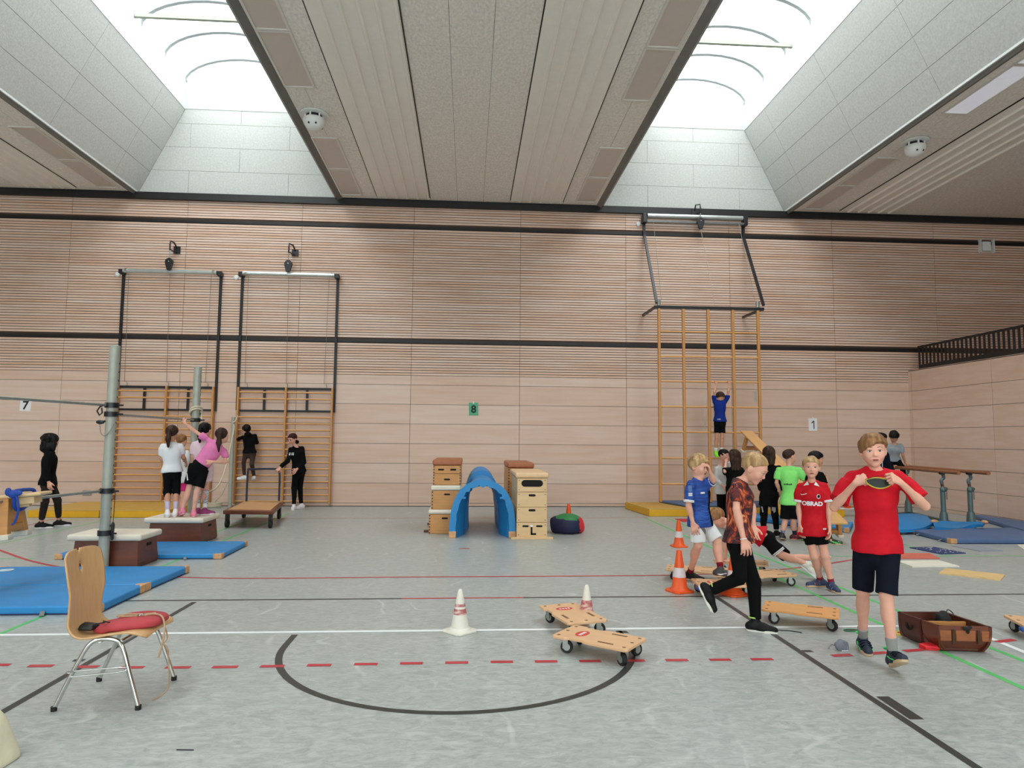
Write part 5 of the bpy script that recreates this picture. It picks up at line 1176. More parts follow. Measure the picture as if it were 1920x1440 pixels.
m_skin = mat('skin_fair', (228, 170, 148), 0.5, var=0.06, scale=14, spec=0.35); m_skin2 = mat('skin_tan', (204, 150, 120), 0.5, var=0.06, scale=14, spec=0.35)
m_eyew = mat('eye_white', (206, 198, 194), 0.3, var=0.02); m_iris = mat('eye_iris', (38, 42, 50), 0.25, var=0.05); m_lash = mat('eyelid_line', (120, 80, 66), 0.6); m_lip = mat('lip', (192, 112, 104), 0.5, var=0.06); m_mouth = mat('mouth_dark', (110, 52, 50), 0.6)
def cloth(name, rgb, var=0.06, rough=0.9): return mat('cloth_'+name, rgb, rough, var=var, scale=20, spec=0.15)
def hairm(name, rgb, rgb2): return mat('hair_'+name, rgb, 0.55, rgb2=rgb2, scale=30, stretch=(1, 1, 0.3), contrast=(0.35, 0.7), spec=0.2, bump=0.5, bscale=70)
h_blond = hairm('blond', (150, 116, 78), (206, 172, 126)); h_brown = hairm('light_brown', (112, 76, 48), (170, 126, 84)); h_dkbrown = hairm('dark_brown', (40, 26, 20), (74, 50, 38)); h_black = hairm('black', (8, 7, 8), (20, 17, 17)); h_red = hairm('auburn', (44, 22, 24), (70, 34, 34))
BODIES = {}
def person(label, y, H, hd, hh, S, E, Wr, P, Kn, A, toe, ht, skin=None, res=0.009, g=None, build=1.0,
           top=None, sleeve=0.75, hem=-0.28, cuff=None, bottom=None, legs=0.9, waist=0.20, hem_r=1.25, socks=None, sock_h=0.10, shoes=None, sole=None, flat=False,
           hair=None, hstyle='short', hand=('relax', 'relax'), face=True, palm=(None, None), neckf=0.0, tail=None, loose=1.0, collar=None, hdir=(None, None), shoe_len=1.0, fist=None, fringe=None, xshoe=True):
    skin = skin or m_skin
    B0 = wl(H[0], H[1], y); az = math.atan2(B0.x, B0.y); vh = Vector((math.sin(az), math.cos(az), 0)); dep = B0.dot(vh); azd = math.degrees(az)
    def at(px, py, dd):                                  # dd metres behind (or before) the figure's own depth
        d = ray(px, py); t = (dep+dd)/(d[0]*vh.x+d[1]*vh.y); return np.array([t*d[0], t*d[1], CAMH+t*d[2]])
    toe = [(t_[0]-azd,)+tuple(t_[1:]) for t_ in toe]
    def J(q):
        if len(q) == 3 or g is None: return at(q[0], q[1], q[2] if len(q) > 2 else 0)
        return npv(fl(q[0], q[1], g+0.078*ht/1.5))
    A2 = []
    for a, t_ in zip(A, toe):                            # standing feet rest on the ground
        q = at(a[0], a[1], a[2] if len(a) > 2 else 0)
        if g is not None and (len(t_) < 2 or t_[1] == 0):
            zt = g+0.078*ht/1.5; f2 = npv(fl(a[0], a[1], zt)); q = f2 if abs(f2[1]-q[1]) < 0.45 else np.array([q[0], q[1], zt])
        A2.append(q)
    A = A2
    H_ = at(*H); S, E, Wr, P, Kn = [[J(q) for q in L] for L in (S, E, Wr, P, Kn)]
    s = ht/1.5*build; org = np.array([(A[0][0]+A[1][0])/2, (A[0][1]+A[1][1])/2, min(A[0][2], A[1][2])-0.078*ht/1.5])
    if g is not None: org[2] = g
    yw, pt, rl = [math.radians(v) for v in (hd[0]-azd, hd[1], hd[2])]
    f = np.array([math.sin(yw)*math.cos(pt), -math.cos(yw)*math.cos(pt), -math.sin(pt)]); up0 = np.array([0, 0, 1.0])
    Mh = frame(f, up0); r_, f_, u_ = Mh; r2 = r_*math.cos(rl)+u_*math.sin(rl); u2 = -r_*math.sin(rl)+u_*math.cos(rl); Mh = np.array([r2, f_, u2])
    def h(x, yy, z): return H_+hh*(x*Mh[0]+yy*Mh[1]+z*Mh[2])
    shC, hpC = (S[0]+S[1])/2, (P[0]+P[1])/2; up = unit(shC-hpC); spine = np.linalg.norm(shC-hpC)
    rS = S[0]-S[1]; rP = P[0]-P[1]; rS = unit(rS-up*(rS@up)); rP = unit(rP-up*(rP@up))
    if rS@rP < 0: rP = -rP
    bw = np.linalg.norm(S[0]-S[1])/2
    TOR = [(-0.30, 0.112, 0.082), (-0.12, 0.118, 0.086), (0.08, 0.112, 0.082), (0.28, 0.102, 0.074), (0.48, 0.102, 0.075), (0.66, 0.114, 0.082), (0.82, 0.118, 0.080)]
    def torso(b, t0, t1, infl, k=0.035, w=1.0, flare=0.0):
        for t, hw, hd_ in TOR:
            if t < t0 or t > t1: continue
            r = unit(rP*(1-min(max(t, 0), 1))+rS*min(max(t, 0), 1)); fw = np.cross(up, r); M = np.array([r, fw, up])
            b.el(hpC+up*spine*t, ((hw*s+infl)*w+flare*max(0, 0.4-t), hd_*s+infl+flare*max(0, 0.4-t)*0.8, spine*0.17+0.02), M, k)
        if t1 >= 0.9:
            d = unit(S[1]-S[0]); ci = min(infl, 0.016)
            b.rc(S[0]+d*0.03*s-up*0.010, shC+up*0.026*s, 0.030*s+ci*0.7, 0.042*s+ci*0.55, k); b.rc(S[1]-d*0.03*s-up*0.010, shC+up*0.026*s, 0.030*s+ci*0.7, 0.042*s+ci*0.55, k)
    body = Sdf(); torso(body, -0.2, 1.0, -0.010 if top else 0.0)
    body.rc(shC-up*0.02, shC+up*0.03*s, 0.052*s, 0.043*s, 0.03)
    nb = h(0, -0.10, -0.30); body.rc(shC+up*0.0, nb, 0.041*s, 0.037*s*(0.9+0.1/build), 0.02)
    # head
    body.el(h(0, -0.07, 0.13), (0.345*hh, 0.425*hh, 0.355*hh), Mh, 0.02)
    body.el(h(0, 0.08, -0.11), (0.285*hh, 0.285*hh, 0.34*hh), Mh, 0.03)
    kf = 0.08*hh
    for sx in (-1, 1):
        body.rc(h(sx*0.185, -0.02, -0.22), h(sx*0.03, 0.225, -0.405), 0.082*hh, 0.075*hh, 0.12*hh)
        body.el(h(sx*0.16, 0.22, -0.12), (0.12*hh, 0.12*hh, 0.13*hh), Mh, 0.1*hh)
        body.el(h(sx*0.345, -0.05, -0.04), (0.045*hh, 0.095*hh, 0.135*hh), frame(Mh[1]+Mh[0]*sx*-0.35, Mh[2]), 0.03*hh)
    body.rc(h(-0.15, 0.315, 0.085), h(0.15, 0.315, 0.085), 0.05*hh, 0.05*hh, kf)
    for sx in (-1, 1): body.sub(h(sx*0.140, 0.41, 0.005), (0.085*hh, 0.06*hh, 0.05*hh), Mh)
    body.rc(h(0, 0.345, 0.02), h(0, 0.408, -0.115), 0.026*hh, 0.038*hh, 0.05*hh); body.el(h(0, 0.378, -0.135), (0.066*hh, 0.045*hh, 0.034*hh), Mh, 0.04*hh)
    body.el(h(0, 0.322, -0.27), (0.12*hh, 0.046*hh, 0.05*hh), Mh, 0.05*hh)
    # limbs
    sides = (1, -1)
    Wx = []
    for i in (0, 1):
        body.rc(S[i], E[i], (0.030 if top else 0.034)*s, 0.028*s, 0.02); d = unit(Wr[i]-E[i]); body.rc(E[i], Wr[i], 0.0295*s, 0.0205*s, 0.012)
        body.el(E[i]+(Wr[i]-E[i])*0.28, (0.031*s, 0.031*s, 0.07*s), frame(np.cross(d, [0.3, 0.5, 0.7]), d), 0.015)
        HL = 0.108*ht*0.97; hdv = unit(npv(hdir[i])) if hdir[i] is not None else d
        pn = npv(palm[i]) if palm[i] is not None else (hpC+up*spine*0.4-Wr[i]); pn = unit(pn-hdv*(pn@hdv))
        th = np.cross(hdv, pn)*sides[i]                      # thumb side
        q = HL/0.16; mode = hand[i]
        for j, (off, ln, sp) in enumerate(((0.034, 0.92, 0.12), (0.012, 1.0, 0.03), (-0.011, 0.95, -0.05), (-0.031, 0.76, -0.14))):
            k0 = Wr[i]+hdv*0.012*q+th*off*0.45*q; k1 = Wr[i]+hdv*0.078*q+th*off*q; body.rc(k0, k1, 0.0125*q, 0.0105*q, 0.012)
            dv = unit(hdv+th*sp); p = k1; c = {'relax': (0.25, 0.35, 0.3), 'grip': (0.9, 1.3, 0.9), 'fist': (1.15, 1.45, 0.9), 'flat': (0.05, 0.08, 0.05), 'claw': (0.5, 0.7, 0.5)}[mode]
            ax_ = th; 
            for m_, L_ in enumerate((0.036, 0.024, 0.019)):
                a = c[m_]*(1+0.12*j); ca, sa = math.cos(a), math.sin(a)
                n_ = unit(pn-dv*(pn@dv)); dv = unit(dv*ca+n_*sa); e = p+dv*L_*ln*q
                body.rc(p, e, (0.0092-0.0008*m_)*q, (0.0086-0.001*m_)*q, 0.003); p = e
        t0 = Wr[i]+hdv*0.022*q+th*0.016*q; t1 = t0+unit(hdv*0.55+th*0.75+pn*0.35)*0.036*q; body.rc(t0, t1, 0.014*q, 0.0115*q, 0.01)
        dt = unit(hdv*0.8+th*0.35+pn*(0.35 if mode in ('relax', 'flat') else 0.9)); t2 = t1+dt*0.028*q; t3 = t2+unit(dt*0.8+pn*(0.2 if mode in ('relax', 'flat') else 0.7)-th*0.2)*0.022*q
        body.rc(t1, t2, 0.0105*q, 0.0095*q, 0.003); body.rc(t2, t3, 0.0095*q, 0.008*q, 0.003)
        tr = bottom is not None and legs > 1.3
        body.rc(P[i]+up*0.01, Kn[i], (0.052 if bottom else 0.064)*s, (0.036 if tr else 0.044)*s, 0.03); body.rc(Kn[i], A[i], (0.036 if tr else 0.043)*s, (0.024 if tr else 0.0275)*s, 0.015)
        dl = unit(A[i]-Kn[i]); bk = -np.array([math.sin(math.radians(toe[i][0])), -math.cos(math.radians(toe[i][0])), 0]); bk = unit(bk-dl*(bk@dl))
        if not tr: body.el(Kn[i]+(A[i]-Kn[i])*0.30+bk*0.012*s, (0.042*s, 0.045*s, 0.10*s), frame(bk, dl), 0.02)
        fd, fp = toe[i][0], toe[i][1] if len(toe[i]) > 1 else 0
        fw = np.array([math.sin(math.radians(fd))*math.cos(math.radians(fp)), -math.cos(math.radians(fd))*math.cos(math.radians(fp)), -math.sin(math.radians(fp))])
        if shoes: body.rc(A[i], A[i]-dl*-0.03*s, 0.0235*s, 0.022*s, 0.01)
        else: body.rc(A[i], A[i]+fw*0.10*s-np.array([0, 0, 0.035*s])*(1 if abs(fp) < 30 else 0), 0.028*s, 0.024*s, 0.015)
        Wx.append((hdv, pn, th, q))
    V, Q = body.mesh(res)
    root = np_obj('person', V, Q, skin, None, org, relax=1 if res > 0.007 else 0)
    tag(root, label, 'person')
    info = dict(root=root, org=org, Mh=Mh, h=h, hh=hh, S=S, E=E, W=Wr, P=P, K=Kn, A=A, up=up, rS=rS, hpC=hpC, shC=shC, spine=spine, s=s, hands=Wx, mesh={})
    def add(name, b, m, rs=None, relax=1, parent=None):
        V, Q = b.mesh(rs or res)
        if len(V) == 0: return None
        o = np_obj(name, V, Q, m, parent or root, org, relax); info['mesh'][name] = (V, Q); return o
    # face details
    if face:
        for sx in (-1, 1):
            b = MB(); b.ball(h(sx*0.140, 0.318, 0.005)-org, (0.072*hh, 0.045*hh, 0.034*hh), 16, 10, M=Matrix([list(x) for x in Mh]).transposed())
            ey = b.build('eye', m_eyew, root, smooth=True)
            b = MB(); b.ball(h(sx*0.140, 0.344, 0.006)-org, (0.037*hh, 0.021*hh, 0.033*hh), 12, 8, M=Matrix([list(x) for x in Mh]).transposed()); b.build('iris', m_iris, ey, smooth=True)
            b = MB(); b.tube([h(sx*0.068, 0.362, 0.022)-org, h(sx*0.105, 0.372, 0.037)-org, h(sx*0.15, 0.366, 0.041)-org, h(sx*0.215, 0.314, 0.016)-org], [0.006*hh, 0.009*hh, 0.010*hh, 0.006*hh], 8); b.build('eyelid', m_lash, ey, smooth=True)
            b = MB(); b.tube([h(sx*0.055, 0.372, 0.105)-org, h(sx*0.14, 0.375, 0.135)-org, h(sx*0.225, 0.315, 0.105)-org], [0.009*hh, 0.012*hh, 0.006*hh], 8); b.build('eyebrow', hair or h_brown, root, smooth=True)
        mm = Matrix([list(x) for x in Mh]).transposed()
        b = MB(); b.ball(h(0, 0.358, -0.252)-org, (0.098*hh, 0.030*hh, 0.015*hh), 16, 8, M=mm); b.ball(h(0, 0.354, -0.293)-org, (0.080*hh, 0.031*hh, 0.018*hh), 16, 8, M=mm); b.build('lips', m_lip, root, smooth=True)
        b = MB(); b.ball(h(0, 0.366, -0.271)-org, (0.084*hh, 0.025*hh, 0.011*hh), 16, 8, M=mm); b.build('mouth', m_mouth, root, smooth=True)
    # hair
    if hair:
        b = Sdf(); th = {'short': 0.035, 'crop': 0.028, 'bowl': 0.050, 'mop': 0.048, 'curly': 0.045, 'long': 0.06, 'pony': 0.045}[hstyle]
        b.el(h(0, -0.075, 0.145), ((0.345+th)*hh, (0.43+th)*hh, (0.36+th*1.25)*hh), Mh, 0.02)
        if hstyle in ('bowl', 'mop'):
            b.el(h(-0.02, 0.06, 0.27), (0.34*hh, 0.35*hh, 0.24*hh), Mh, 0.03)
            for sx in (-1, 1): b.rc(h(sx*0.30, 0.0, 0.2), h(sx*0.335, 0.02, 0.02), 0.075*hh, 0.045*hh, 0.03)
        if hstyle in ('curly',):
            random.seed(5)
            for k in range(26):
                a = random.random()*2*PI; e = random.random()*1.1+0.15; d = np.array([math.cos(a)*math.sin(e)*0.38, math.sin(a)*math.sin(e)*0.45-0.05, math.cos(e)*0.40+0.16]); b.el(h(*d), (0.085*hh, 0.085*hh, 0.07*hh), Mh, 0.03*hh)
        fr = fringe or {'short': (0.30, -0.28), 'crop': (0.33, -0.22), 'bowl': (0.16, -0.30), 'mop': (0.19, -0.40), 'curly': (0.24, -0.24), 'long': (0.28, -0.6), 'pony': (0.28, -0.30)}.get(hstyle, (0.28, -0.3))
        p0 = h(0, 0.36, fr[0]); p1 = h(0, -0.36, fr[1]); ed = unit(p1-p0); nn = unit(np.cross(ed, Mh[0])); 
        if nn@Mh[2] > 0: nn = -nn
        tilt = -0.34 if hstyle == 'bowl' else 0.0
        nn = unit(nn+Mh[0]*tilt)
        b.cut(p0, nn)
        hf = 7.0/hh
        b.noise(0.014*hh if hstyle != 'curly' else 0.025*hh, (2.6*hf, 0.8*hf, 1.2*hf), Mh); b.noise(0.008*hh, (7.5*hf, 1.6*hf, 2.2*hf), Mh)
        dn = np.array([0, 0, -1.0]); bkv = unit(np.array([-Mh[1][0], -Mh[1][1], 0.0]))
        if hstyle == 'long':
            b2 = Sdf(); L_ = tail or 1.2
            for sx in (-0.26, -0.09, 0.09, 0.26):
                a0 = h(sx, -0.28+abs(sx)*0.35, 0.2); a1 = h(sx*1.15, -0.36+abs(sx)*0.6, -0.30); a2 = a1+dn*hh*(L_-0.3)+bkv*0.05*hh
                b2.rc(a0, a1, 0.19*hh, 0.17*hh, 0.05*hh); b2.rc(a1, a2, 0.17*hh, 0.10*hh, 0.05*hh)
            b2.noise(0.02*hh, (2.4*hf, 1.0*hf, 0.5*hf), Mh); add('hair_length', b2, hair)
        if hstyle == 'pony':
            b2 = Sdf(); L_ = tail or 1.1; a0 = h(0, -0.40, 0.16); a1 = h(0, -0.60, 0.10); a2 = a1+dn*hh*L_*0.5+bkv*0.04*hh; a3 = a1+dn*hh*L_+bkv*0.0
            b2.rc(a0, a1, 0.11*hh, 0.12*hh, 0.04*hh); b2.rc(a1, a2, 0.14*hh, 0.17*hh, 0.05*hh); b2.rc(a2, a3, 0.17*hh, 0.06*hh, 0.05*hh); b2.noise(0.02*hh, (2.4*hf, 1.2*hf, 0.5*hf), Mh)
            add('ponytail', b2, hair); q = MB(); q.ball(h(0, -0.50, 0.14)-org, 0.085*hh, 10, 8); q.build('hair_tie', cloth('hairtie_pink', (230, 150, 160)), root, smooth=True)
        add('hair', b, hair, rs=min(res, 0.007))
    # clothes
    if top:
        b = Sdf(); inf = 0.016*loose*max(s, 0.9)
        torso(b, min(hem-0.1, -0.2), 1.0, inf, 0.045, flare=0.004*loose)
        hw = np.linalg.norm(P[0]-P[1])/2+0.066*s+0.008
        if hem < 0.1:
            for tt in (-0.02, hem-0.05): b.el(hpC+up*spine*tt, (max(hw, 0.118*s+inf), 0.090*s+0.014+0.006*loose, spine*0.25+0.02), np.array([rP, np.cross(up, rP), up]), 0.05)
        nn = -up; b.cut(hpC+up*spine*hem, nn)
        for i in (0, 1):
            d = unit(E[i]-S[i]); L_ = np.linalg.norm(E[i]-S[i])
            if sleeve <= 1: b.rc(S[i], S[i]+d*L_*0.40, 0.038*s, 0.045*s, 0.03); b.cc(S[i]+d*L_*0.2, S[i]+d*L_*sleeve, 0.041*s, 0.0465*s*loose**0.5, 0.03)
            else:
                b.rc(S[i], E[i], 0.040*s*loose**0.5, 0.038*s*loose**0.5, 0.03); d2 = Wr[i]-E[i]; b.cc(E[i], E[i]+d2*(sleeve-1), 0.041*s*loose**0.5, 0.033*s*loose**0.5, 0.02)
        ffw = unit(np.cross(up, rS)); b.sub(shC+up*0.082*s+ffw*0.022*s, (0.060*s, 0.066*s, 0.060*s), np.array([rS, ffw, up]))
        b.noise(0.0034*loose, (34, 30, 17)); b.noise(0.0022*loose, (15, 19, 44))
        if flat: pass
        add(flat or 't_shirt', b, top)
        if cuff:
            for i in (0, 1):
                d = unit(E[i]-S[i]); L_ = np.linalg.norm(E[i]-S[i]); c = Sdf(); c.cc(S[i]+d*L_*(sleeve-0.10), S[i]+d*(L_*sleeve+0.004), 0.0485*s*loose**0.5+0.003, 0.049*s*loose**0.5+0.003, 0.01); add('sleeve_cuff', c, cuff, rs=min(res, 0.006))
        if collar:
            c = MB(); n_ = unit(nb-shC); c0 = shC+n_*0.026*s-org; rr = unit(S[0]-S[1]); rr = unit(rr-n_*(rr@n_)); ff = np.cross(n_, rr)
            c.tube([c0+rr*0.050*s*math.cos(a)+ff*0.052*s*math.sin(a)-n_*0.02*s*(math.sin(a) if True else 0) for a in [k*PI/12 for k in range(24)]], 0.008*s, 8, closed=True); c.build('collar', collar, root, smooth=True)
    if bottom:
        b = Sdf(); inf = 0.010; torso(b, -0.2, 0.3, inf, 0.04); b.cut(hpC+up*spine*waist, up)
        for i in (0, 1):
            d = Kn[i]-P[i]
            if legs <= 1.0:
                b.cc(P[i]+up*0.015, P[i]+d*legs, 0.070*s, 0.058*s*hem_r*0.92, 0.035)
            else:
                b.rc(P[i], Kn[i], 0.068*s, 0.052*s*hem_r**0.3, 0.03); d2 = A[i]-Kn[i]; b.cc(Kn[i], Kn[i]+d2*(legs-1), 0.052*s*hem_r**0.3, 0.034*s*hem_r, 0.02)
        b.noise(0.0042, (30, 30, 15)); add('shorts' if legs <= 1 else 'trousers', b, bottom)
    for i in (0, 1):
        if socks:
            d = unit(Kn[i]-A[i]); b = Sdf(); b.cc(A[i]-d*0.004*s, A[i]+d*sock_h*s, 0.029*s, (0.0295+0.055*sock_h)*s+0.003, 0.01); add('sock', b, socks if not isinstance(socks, (list, tuple)) else socks[i], rs=min(res, 0.007))
        if shoes and xshoe:
            sm = shoes if not isinstance(shoes, (list, tuple)) else shoes[i]
            fd, fp = toe[i][0], toe[i][1] if len(toe[i]) > 1 else 0; rd, rp = math.radians(fd), math.radians(fp)
            fw = np.array([math.sin(rd)*math.cos(rp), -math.cos(rd)*math.cos(rp), -math.sin(rp)]); upf = np.array([math.sin(rd)*math.sin(rp), -math.cos(rd)*math.sin(rp), math.cos(rp)])
            rt = np.cross(fw, upf); FL = 0.162*ht*shoe_len; q = ht/1.5; so = A[i]-upf*0.078*q
            b = Sdf(); b.rc(so-fw*FL*0.20+upf*0.040*q, so+fw*FL*0.2+upf*0.036*q, 0.036*q, 0.038*q, 0.03); b.rc(so+fw*FL*0.2+upf*0.036*q, so+fw*FL*0.58+upf*0.026*q, 0.038*q, 0.030*q, 0.03)
            b.rc(so-fw*FL*0.10+upf*0.05*q, so+upf*0.085*q+(Kn[i]-A[i])*0.02, 0.037*q, 0.034*q, 0.02); b.cut(so+upf*0.016*q, -upf)
            ob = add('shoe', b, sm, rs=min(res, 0.006))
            P2 = []
            for k in range(28):
                a = 2*PI*k/28; x = math.cos(a); yq = math.sin(a); xx = x*FL*0.5+FL*0.19; wv = (0.036+0.009*max(0, min(1, (x+0.2)))-0.006*(1 if -0.4 < x < 0.1 else 0))*q
                P2.append((xx, wv*abs(yq)**0.75*(1 if yq > 0 else -1)))
            M4 = Matrix(((fw[0], rt[0], upf[0], so[0]-org[0]), (fw[1], rt[1], upf[1], so[1]-org[1]), (fw[2], rt[2], upf[2], so[2]-org[2]), (0, 0, 0, 1)))
            P2 = P2[::-1]; b = MB(); b.prism(P2, 0.0, 0.024*q, M=M4); b.build('sole', sole or m_paper, ob, bevel=0.005)
            info.setdefault('shoe', []).append((so, fw, upf, rt, FL, q, ob))
    return info
def decal(info, part, polys, origin, U, V, N, m, name, off=0.003, parent=None):
    # project flat outlines (u, v in metres) onto a garment so that the mark follows the cloth
    Vt, Qt = info['mesh'][part]; bvh = BVHTree.FromPolygons([tuple(v) for v in Vt], [tuple(q) for q in Qt]); org = info['org']; b = MB()
    U, V, N = unit(npv(U)), unit(npv(V)), unit(npv(N)); origin = npv(origin)
    for vs, fs in polys:
        out = []; ok = []
        for v in vs:
            p = origin+U*v[0]+V*v[1]; hit = bvh.ray_cast(Vector(p+N*0.35), Vector(-N), 0.8)
            good = hit[0] is not None and abs((npv(hit[0])-p)@N) < 0.22
            ok.append(good); out.append((npv(hit[0])+N*off-org) if good else p-org)
        b.add(out, [f_ for f_ in fs if all(ok[i] for i in f_)])
    return b.build(name, m, parent or info['root'])
def grid(u0, u1, v0, v1, nu=8, nv=8):
    vs = [(u0+(u1-u0)*i/nu, v0+(v1-v0)*j/nv) for j in range(nv+1) for i in range(nu+1)]
    return vs, [(j*(nu+1)+i, j*(nu+1)+i+1, (j+1)*(nu+1)+i+1, (j+1)*(nu+1)+i) for j in range(nv) for i in range(nu)]
def band(pts, w):                                                     # ribbon through (u, v) points
    L, R = [], []; n = len(pts)
    for i in range(n):
        d = Vector(pts[min(i+1, n-1)])-Vector(pts[max(i-1, 0)]); d.normalize(); q = Vector((-d.y, d.x))*w/2; L.append(Vector(pts[i])+q); R.append(Vector(pts[i])-q)
    return [tuple(p) for p in L]+[tuple(p) for p in R], [(n+i, n+i+1, i+1, i) for i in range(n-1)]
def disc(cx_, cy_, rx, ry, n=20): return [(cx_+rx*math.cos(2*PI*k/n), cy_+ry*math.sin(2*PI*k/n)) for k in range(n)], [tuple(range(n))]
def tri(a, b, c, n=6):                                                # triangle split into small ones so that it can follow a curved cloth
    vs, ix, fs = [], {}, []
    for i in range(n+1):
        for j in range(n+1-i): ix[(i, j)] = len(vs); vs.append(tuple(a[k]+(b[k]-a[k])*i/n+(c[k]-a[k])*j/n for k in (0, 1)))
    for i in range(n):
        for j in range(n-i):
            fs.append((ix[(i, j)], ix[(i+1, j)], ix[(i, j+1)]))
            if i+j < n-1: fs.append((ix[(i+1, j)], ix[(i+1, j+1)], ix[(i, j+1)]))
    return vs, fs
# ------------------------------------------------------------------ the people in the hall
c_black = cloth('black', (10, 10, 11), 0.1); c_navy = cloth('navy', (17, 21, 34), 0.1); c_red = cloth('bright_red', (202, 24, 40), 0.07, 0.7); c_white = cloth('white', (228, 228, 230), 0.03); c_grey = cloth('grey_sock', (150, 150, 148), 0.06); c_pink = cloth('pink', (228, 128, 178), 0.05); c_dkred = cloth('dark_red', (126, 28, 44), 0.1)
c_jersey = mat('jersey_blue', (18, 58, 138), 0.6, rgb2=(28, 80, 166), scale=9, stretch=(1, 1, 6), contrast=(0.46, 0.54)); c_obrad = cloth('jersey_red', (196, 22, 36), 0.12, 0.6); c_green = cloth('neon_green', (138, 230, 122), 0.04); c_brownleg = cloth('brown_leggings', (70, 56, 50), 0.1); c_royal = cloth('royal_blue', (24, 48, 128), 0.1); c_heather = cloth('heather_grey', (150, 156, 162), 0.08); c_lilac = cloth('lilac', (196, 184, 206), 0.04); c_magenta = cloth('magenta', (226, 60, 130), 0.06); c_neon = cloth('neon_lime', (150, 240, 60), 0.04); c_purple = cloth('purple_shoe', (150, 70, 116), 0.1); c_greypanel = cloth('grey_panel', (176, 172, 176), 0.05)
m_gum = mat('gum_sole', (204, 176, 142), 0.6); m_shoewhite = mat('shoe_white', (236, 232, 234), 0.5, var=0.03); m_trim_green = mat('trim_green', (70, 224, 110), 0.5)
# boy in red, front right
I = person('boy in red t-shirt and navy shorts walking forward, stretching an eye mask', 4.72, (1637, 845, -0.03), (8, 2, -3), 0.228,
    [(1596, 893, 0.02), (1687, 893, 0.02)], [(1564, 951, -0.07), (1735, 949, -0.07)], [(1604, 906, -0.23), (1689, 905, -0.23)], [(1620, 1022, 0.03), (1668, 1022, 0.0)], [(1618, 1108, 0.08), (1662, 1118, -0.12)], [(1618, 1198, 0.17), (1674, 1226, -0.13)], ((14, 0), (22, -26)), 1.52, g=0.0,
    res=0.0048, top=c_red, sleeve=0.78, hem=-0.10, bottom=c_navy, legs=0.96, waist=0.15, hem_r=1.32, socks=c_grey, sock_h=0.105, shoes=mat('shoe_navy', (36, 46, 62), 0.6, var=0.15), sole=m_gum, hair=h_brown, hstyle='bowl', fringe=(0.20, -0.30), hand=('fist', 'fist'), palm=((0.6, 0.6, -0.3), (-0.6, 0.6, -0.3)), hdir=((0.8, -0.2, 0.4), (-0.8, -0.2, 0.4)), loose=2.1, collar=c_dkred)
for so, fw, upf, rt, FL, q, ob in I['shoe']:
    b = MB(); o = so-I['org']
    for k in range(3): c = o+fw*FL*(0.22+0.10*k)+upf*(0.078-0.010*k)*q; b.tube([c-rt*0.036*q-upf*0.014*q, c-rt*0.02*q, c+rt*0.02*q, c+rt*0.036*q-upf*0.014*q], 0.007*q, 8)
    b.build('shoe_strap', c_navy, ob, smooth=True)
    b = MB(); c = o-fw*FL*0.06+upf*0.118*q; b.tube([c+(rt*math.cos(a)+fw*math.sin(a))*0.040*q for a in [k*PI/9 for k in range(18)]], 0.006*q, 8, closed=True)
    b.build('shoe_trim', m_trim_green, ob, smooth=True)
    for sd in (-1, 1): b = MB(); b.tube([o+fw*FL*0.02+rt*sd*0.040*q+upf*0.06*q, o+fw*FL*0.2+rt*sd*0.043*q+upf*0.04*q, o+fw*FL*0.36+rt*sd*0.041*q+upf*0.026*q], 0.004*q, 6); b.build('side_trim', m_trim_green, ob, smooth=True)
mk = thing('eye_mask', 'dark eye mask with yellow edge stretched between the hands of the boy in red', 'mask', wl(1647, 906, 4.47))
N_ = 16; out = [(-0.105+0.21*k/N_, 0.024*math.sin(PI*k/N_)**0.6+0.012) for k in range(N_+1)]+[(0.105-0.21*k/N_, -0.040*math.sin(PI*k/N_)**0.7+0.006) for k in range(1, N_)]
out = [(x*0.88, z-0.006*x/0.1) for x, z in out]
b = MB(); b.prism(out, -0.006, 0.006, M=Matrix(((1, 0, 0), (0, 0, 1), (0, 1, 0)))); b.build('pad', mat('mask_dark', (40, 46, 44), 0.5, var=0.2), mk, bevel=0.004)
b = MB(); b.tube([(x, -0.003, z) for x, z in out], 0.0045, 8, closed=True); b.build('edge_piping', mat('mask_edge', (190, 176, 60), 0.6), mk, smooth=True)
b = MB(); b.tube(smooth_pts([(-0.095, -0.004, 0.025), (-0.03, -0.012, 0.046), (0.03, -0.012, 0.050), (0.098, -0.004, 0.036)]), 0.0025, 6); b.build('elastic_band', c_dkred, mk, smooth=True)

# running boy with flame shirt
m_flame = bpy.data.materials.new('flame_print'); m_flame.use_nodes = True
def _fm():
    nt = m_flame.node_tree; N = nt.nodes; K = nt.links; b = N['Principled BSDF']; b.inputs['Roughness'].default_value = 0.8
    tc = N.new('ShaderNodeTexCoord'); mp = N.new('ShaderNodeMapping'); mp.inputs['Scale'].default_value = (1, 1, 0.7); K.new(tc.outputs['Object'], mp.inputs['Vector'])
    nz = N.new('ShaderNodeTexNoise'); nz.inputs['Scale'].default_value = 10; nz.inputs['Detail'].default_value = 5; nz.inputs['Distortion'].default_value = 2.2; K.new(mp.outputs['Vector'], nz.inputs['Vector'])
    r = N.new('ShaderNodeValToRGB'); e = r.color_ramp.elements; e[0].position = 0.38; e[0].color = (*lin((26, 17, 22)), 1); e[1].position = 0.48; e[1].color = (*lin((74, 34, 44)), 1)
    for p, c in ((0.53, (112, 36, 26)), (0.59, (184, 76, 38)), (0.66, (222, 136, 80)), (0.76, (238, 206, 156))):
        q = r.color_ramp.elements.new(p); q.color = (*lin(c), 1)
    K.new(nz.outputs['Fac'], r.inputs['Fac']); K.new(r.outputs['Color'], b.inputs['Base Color'])
_fm()
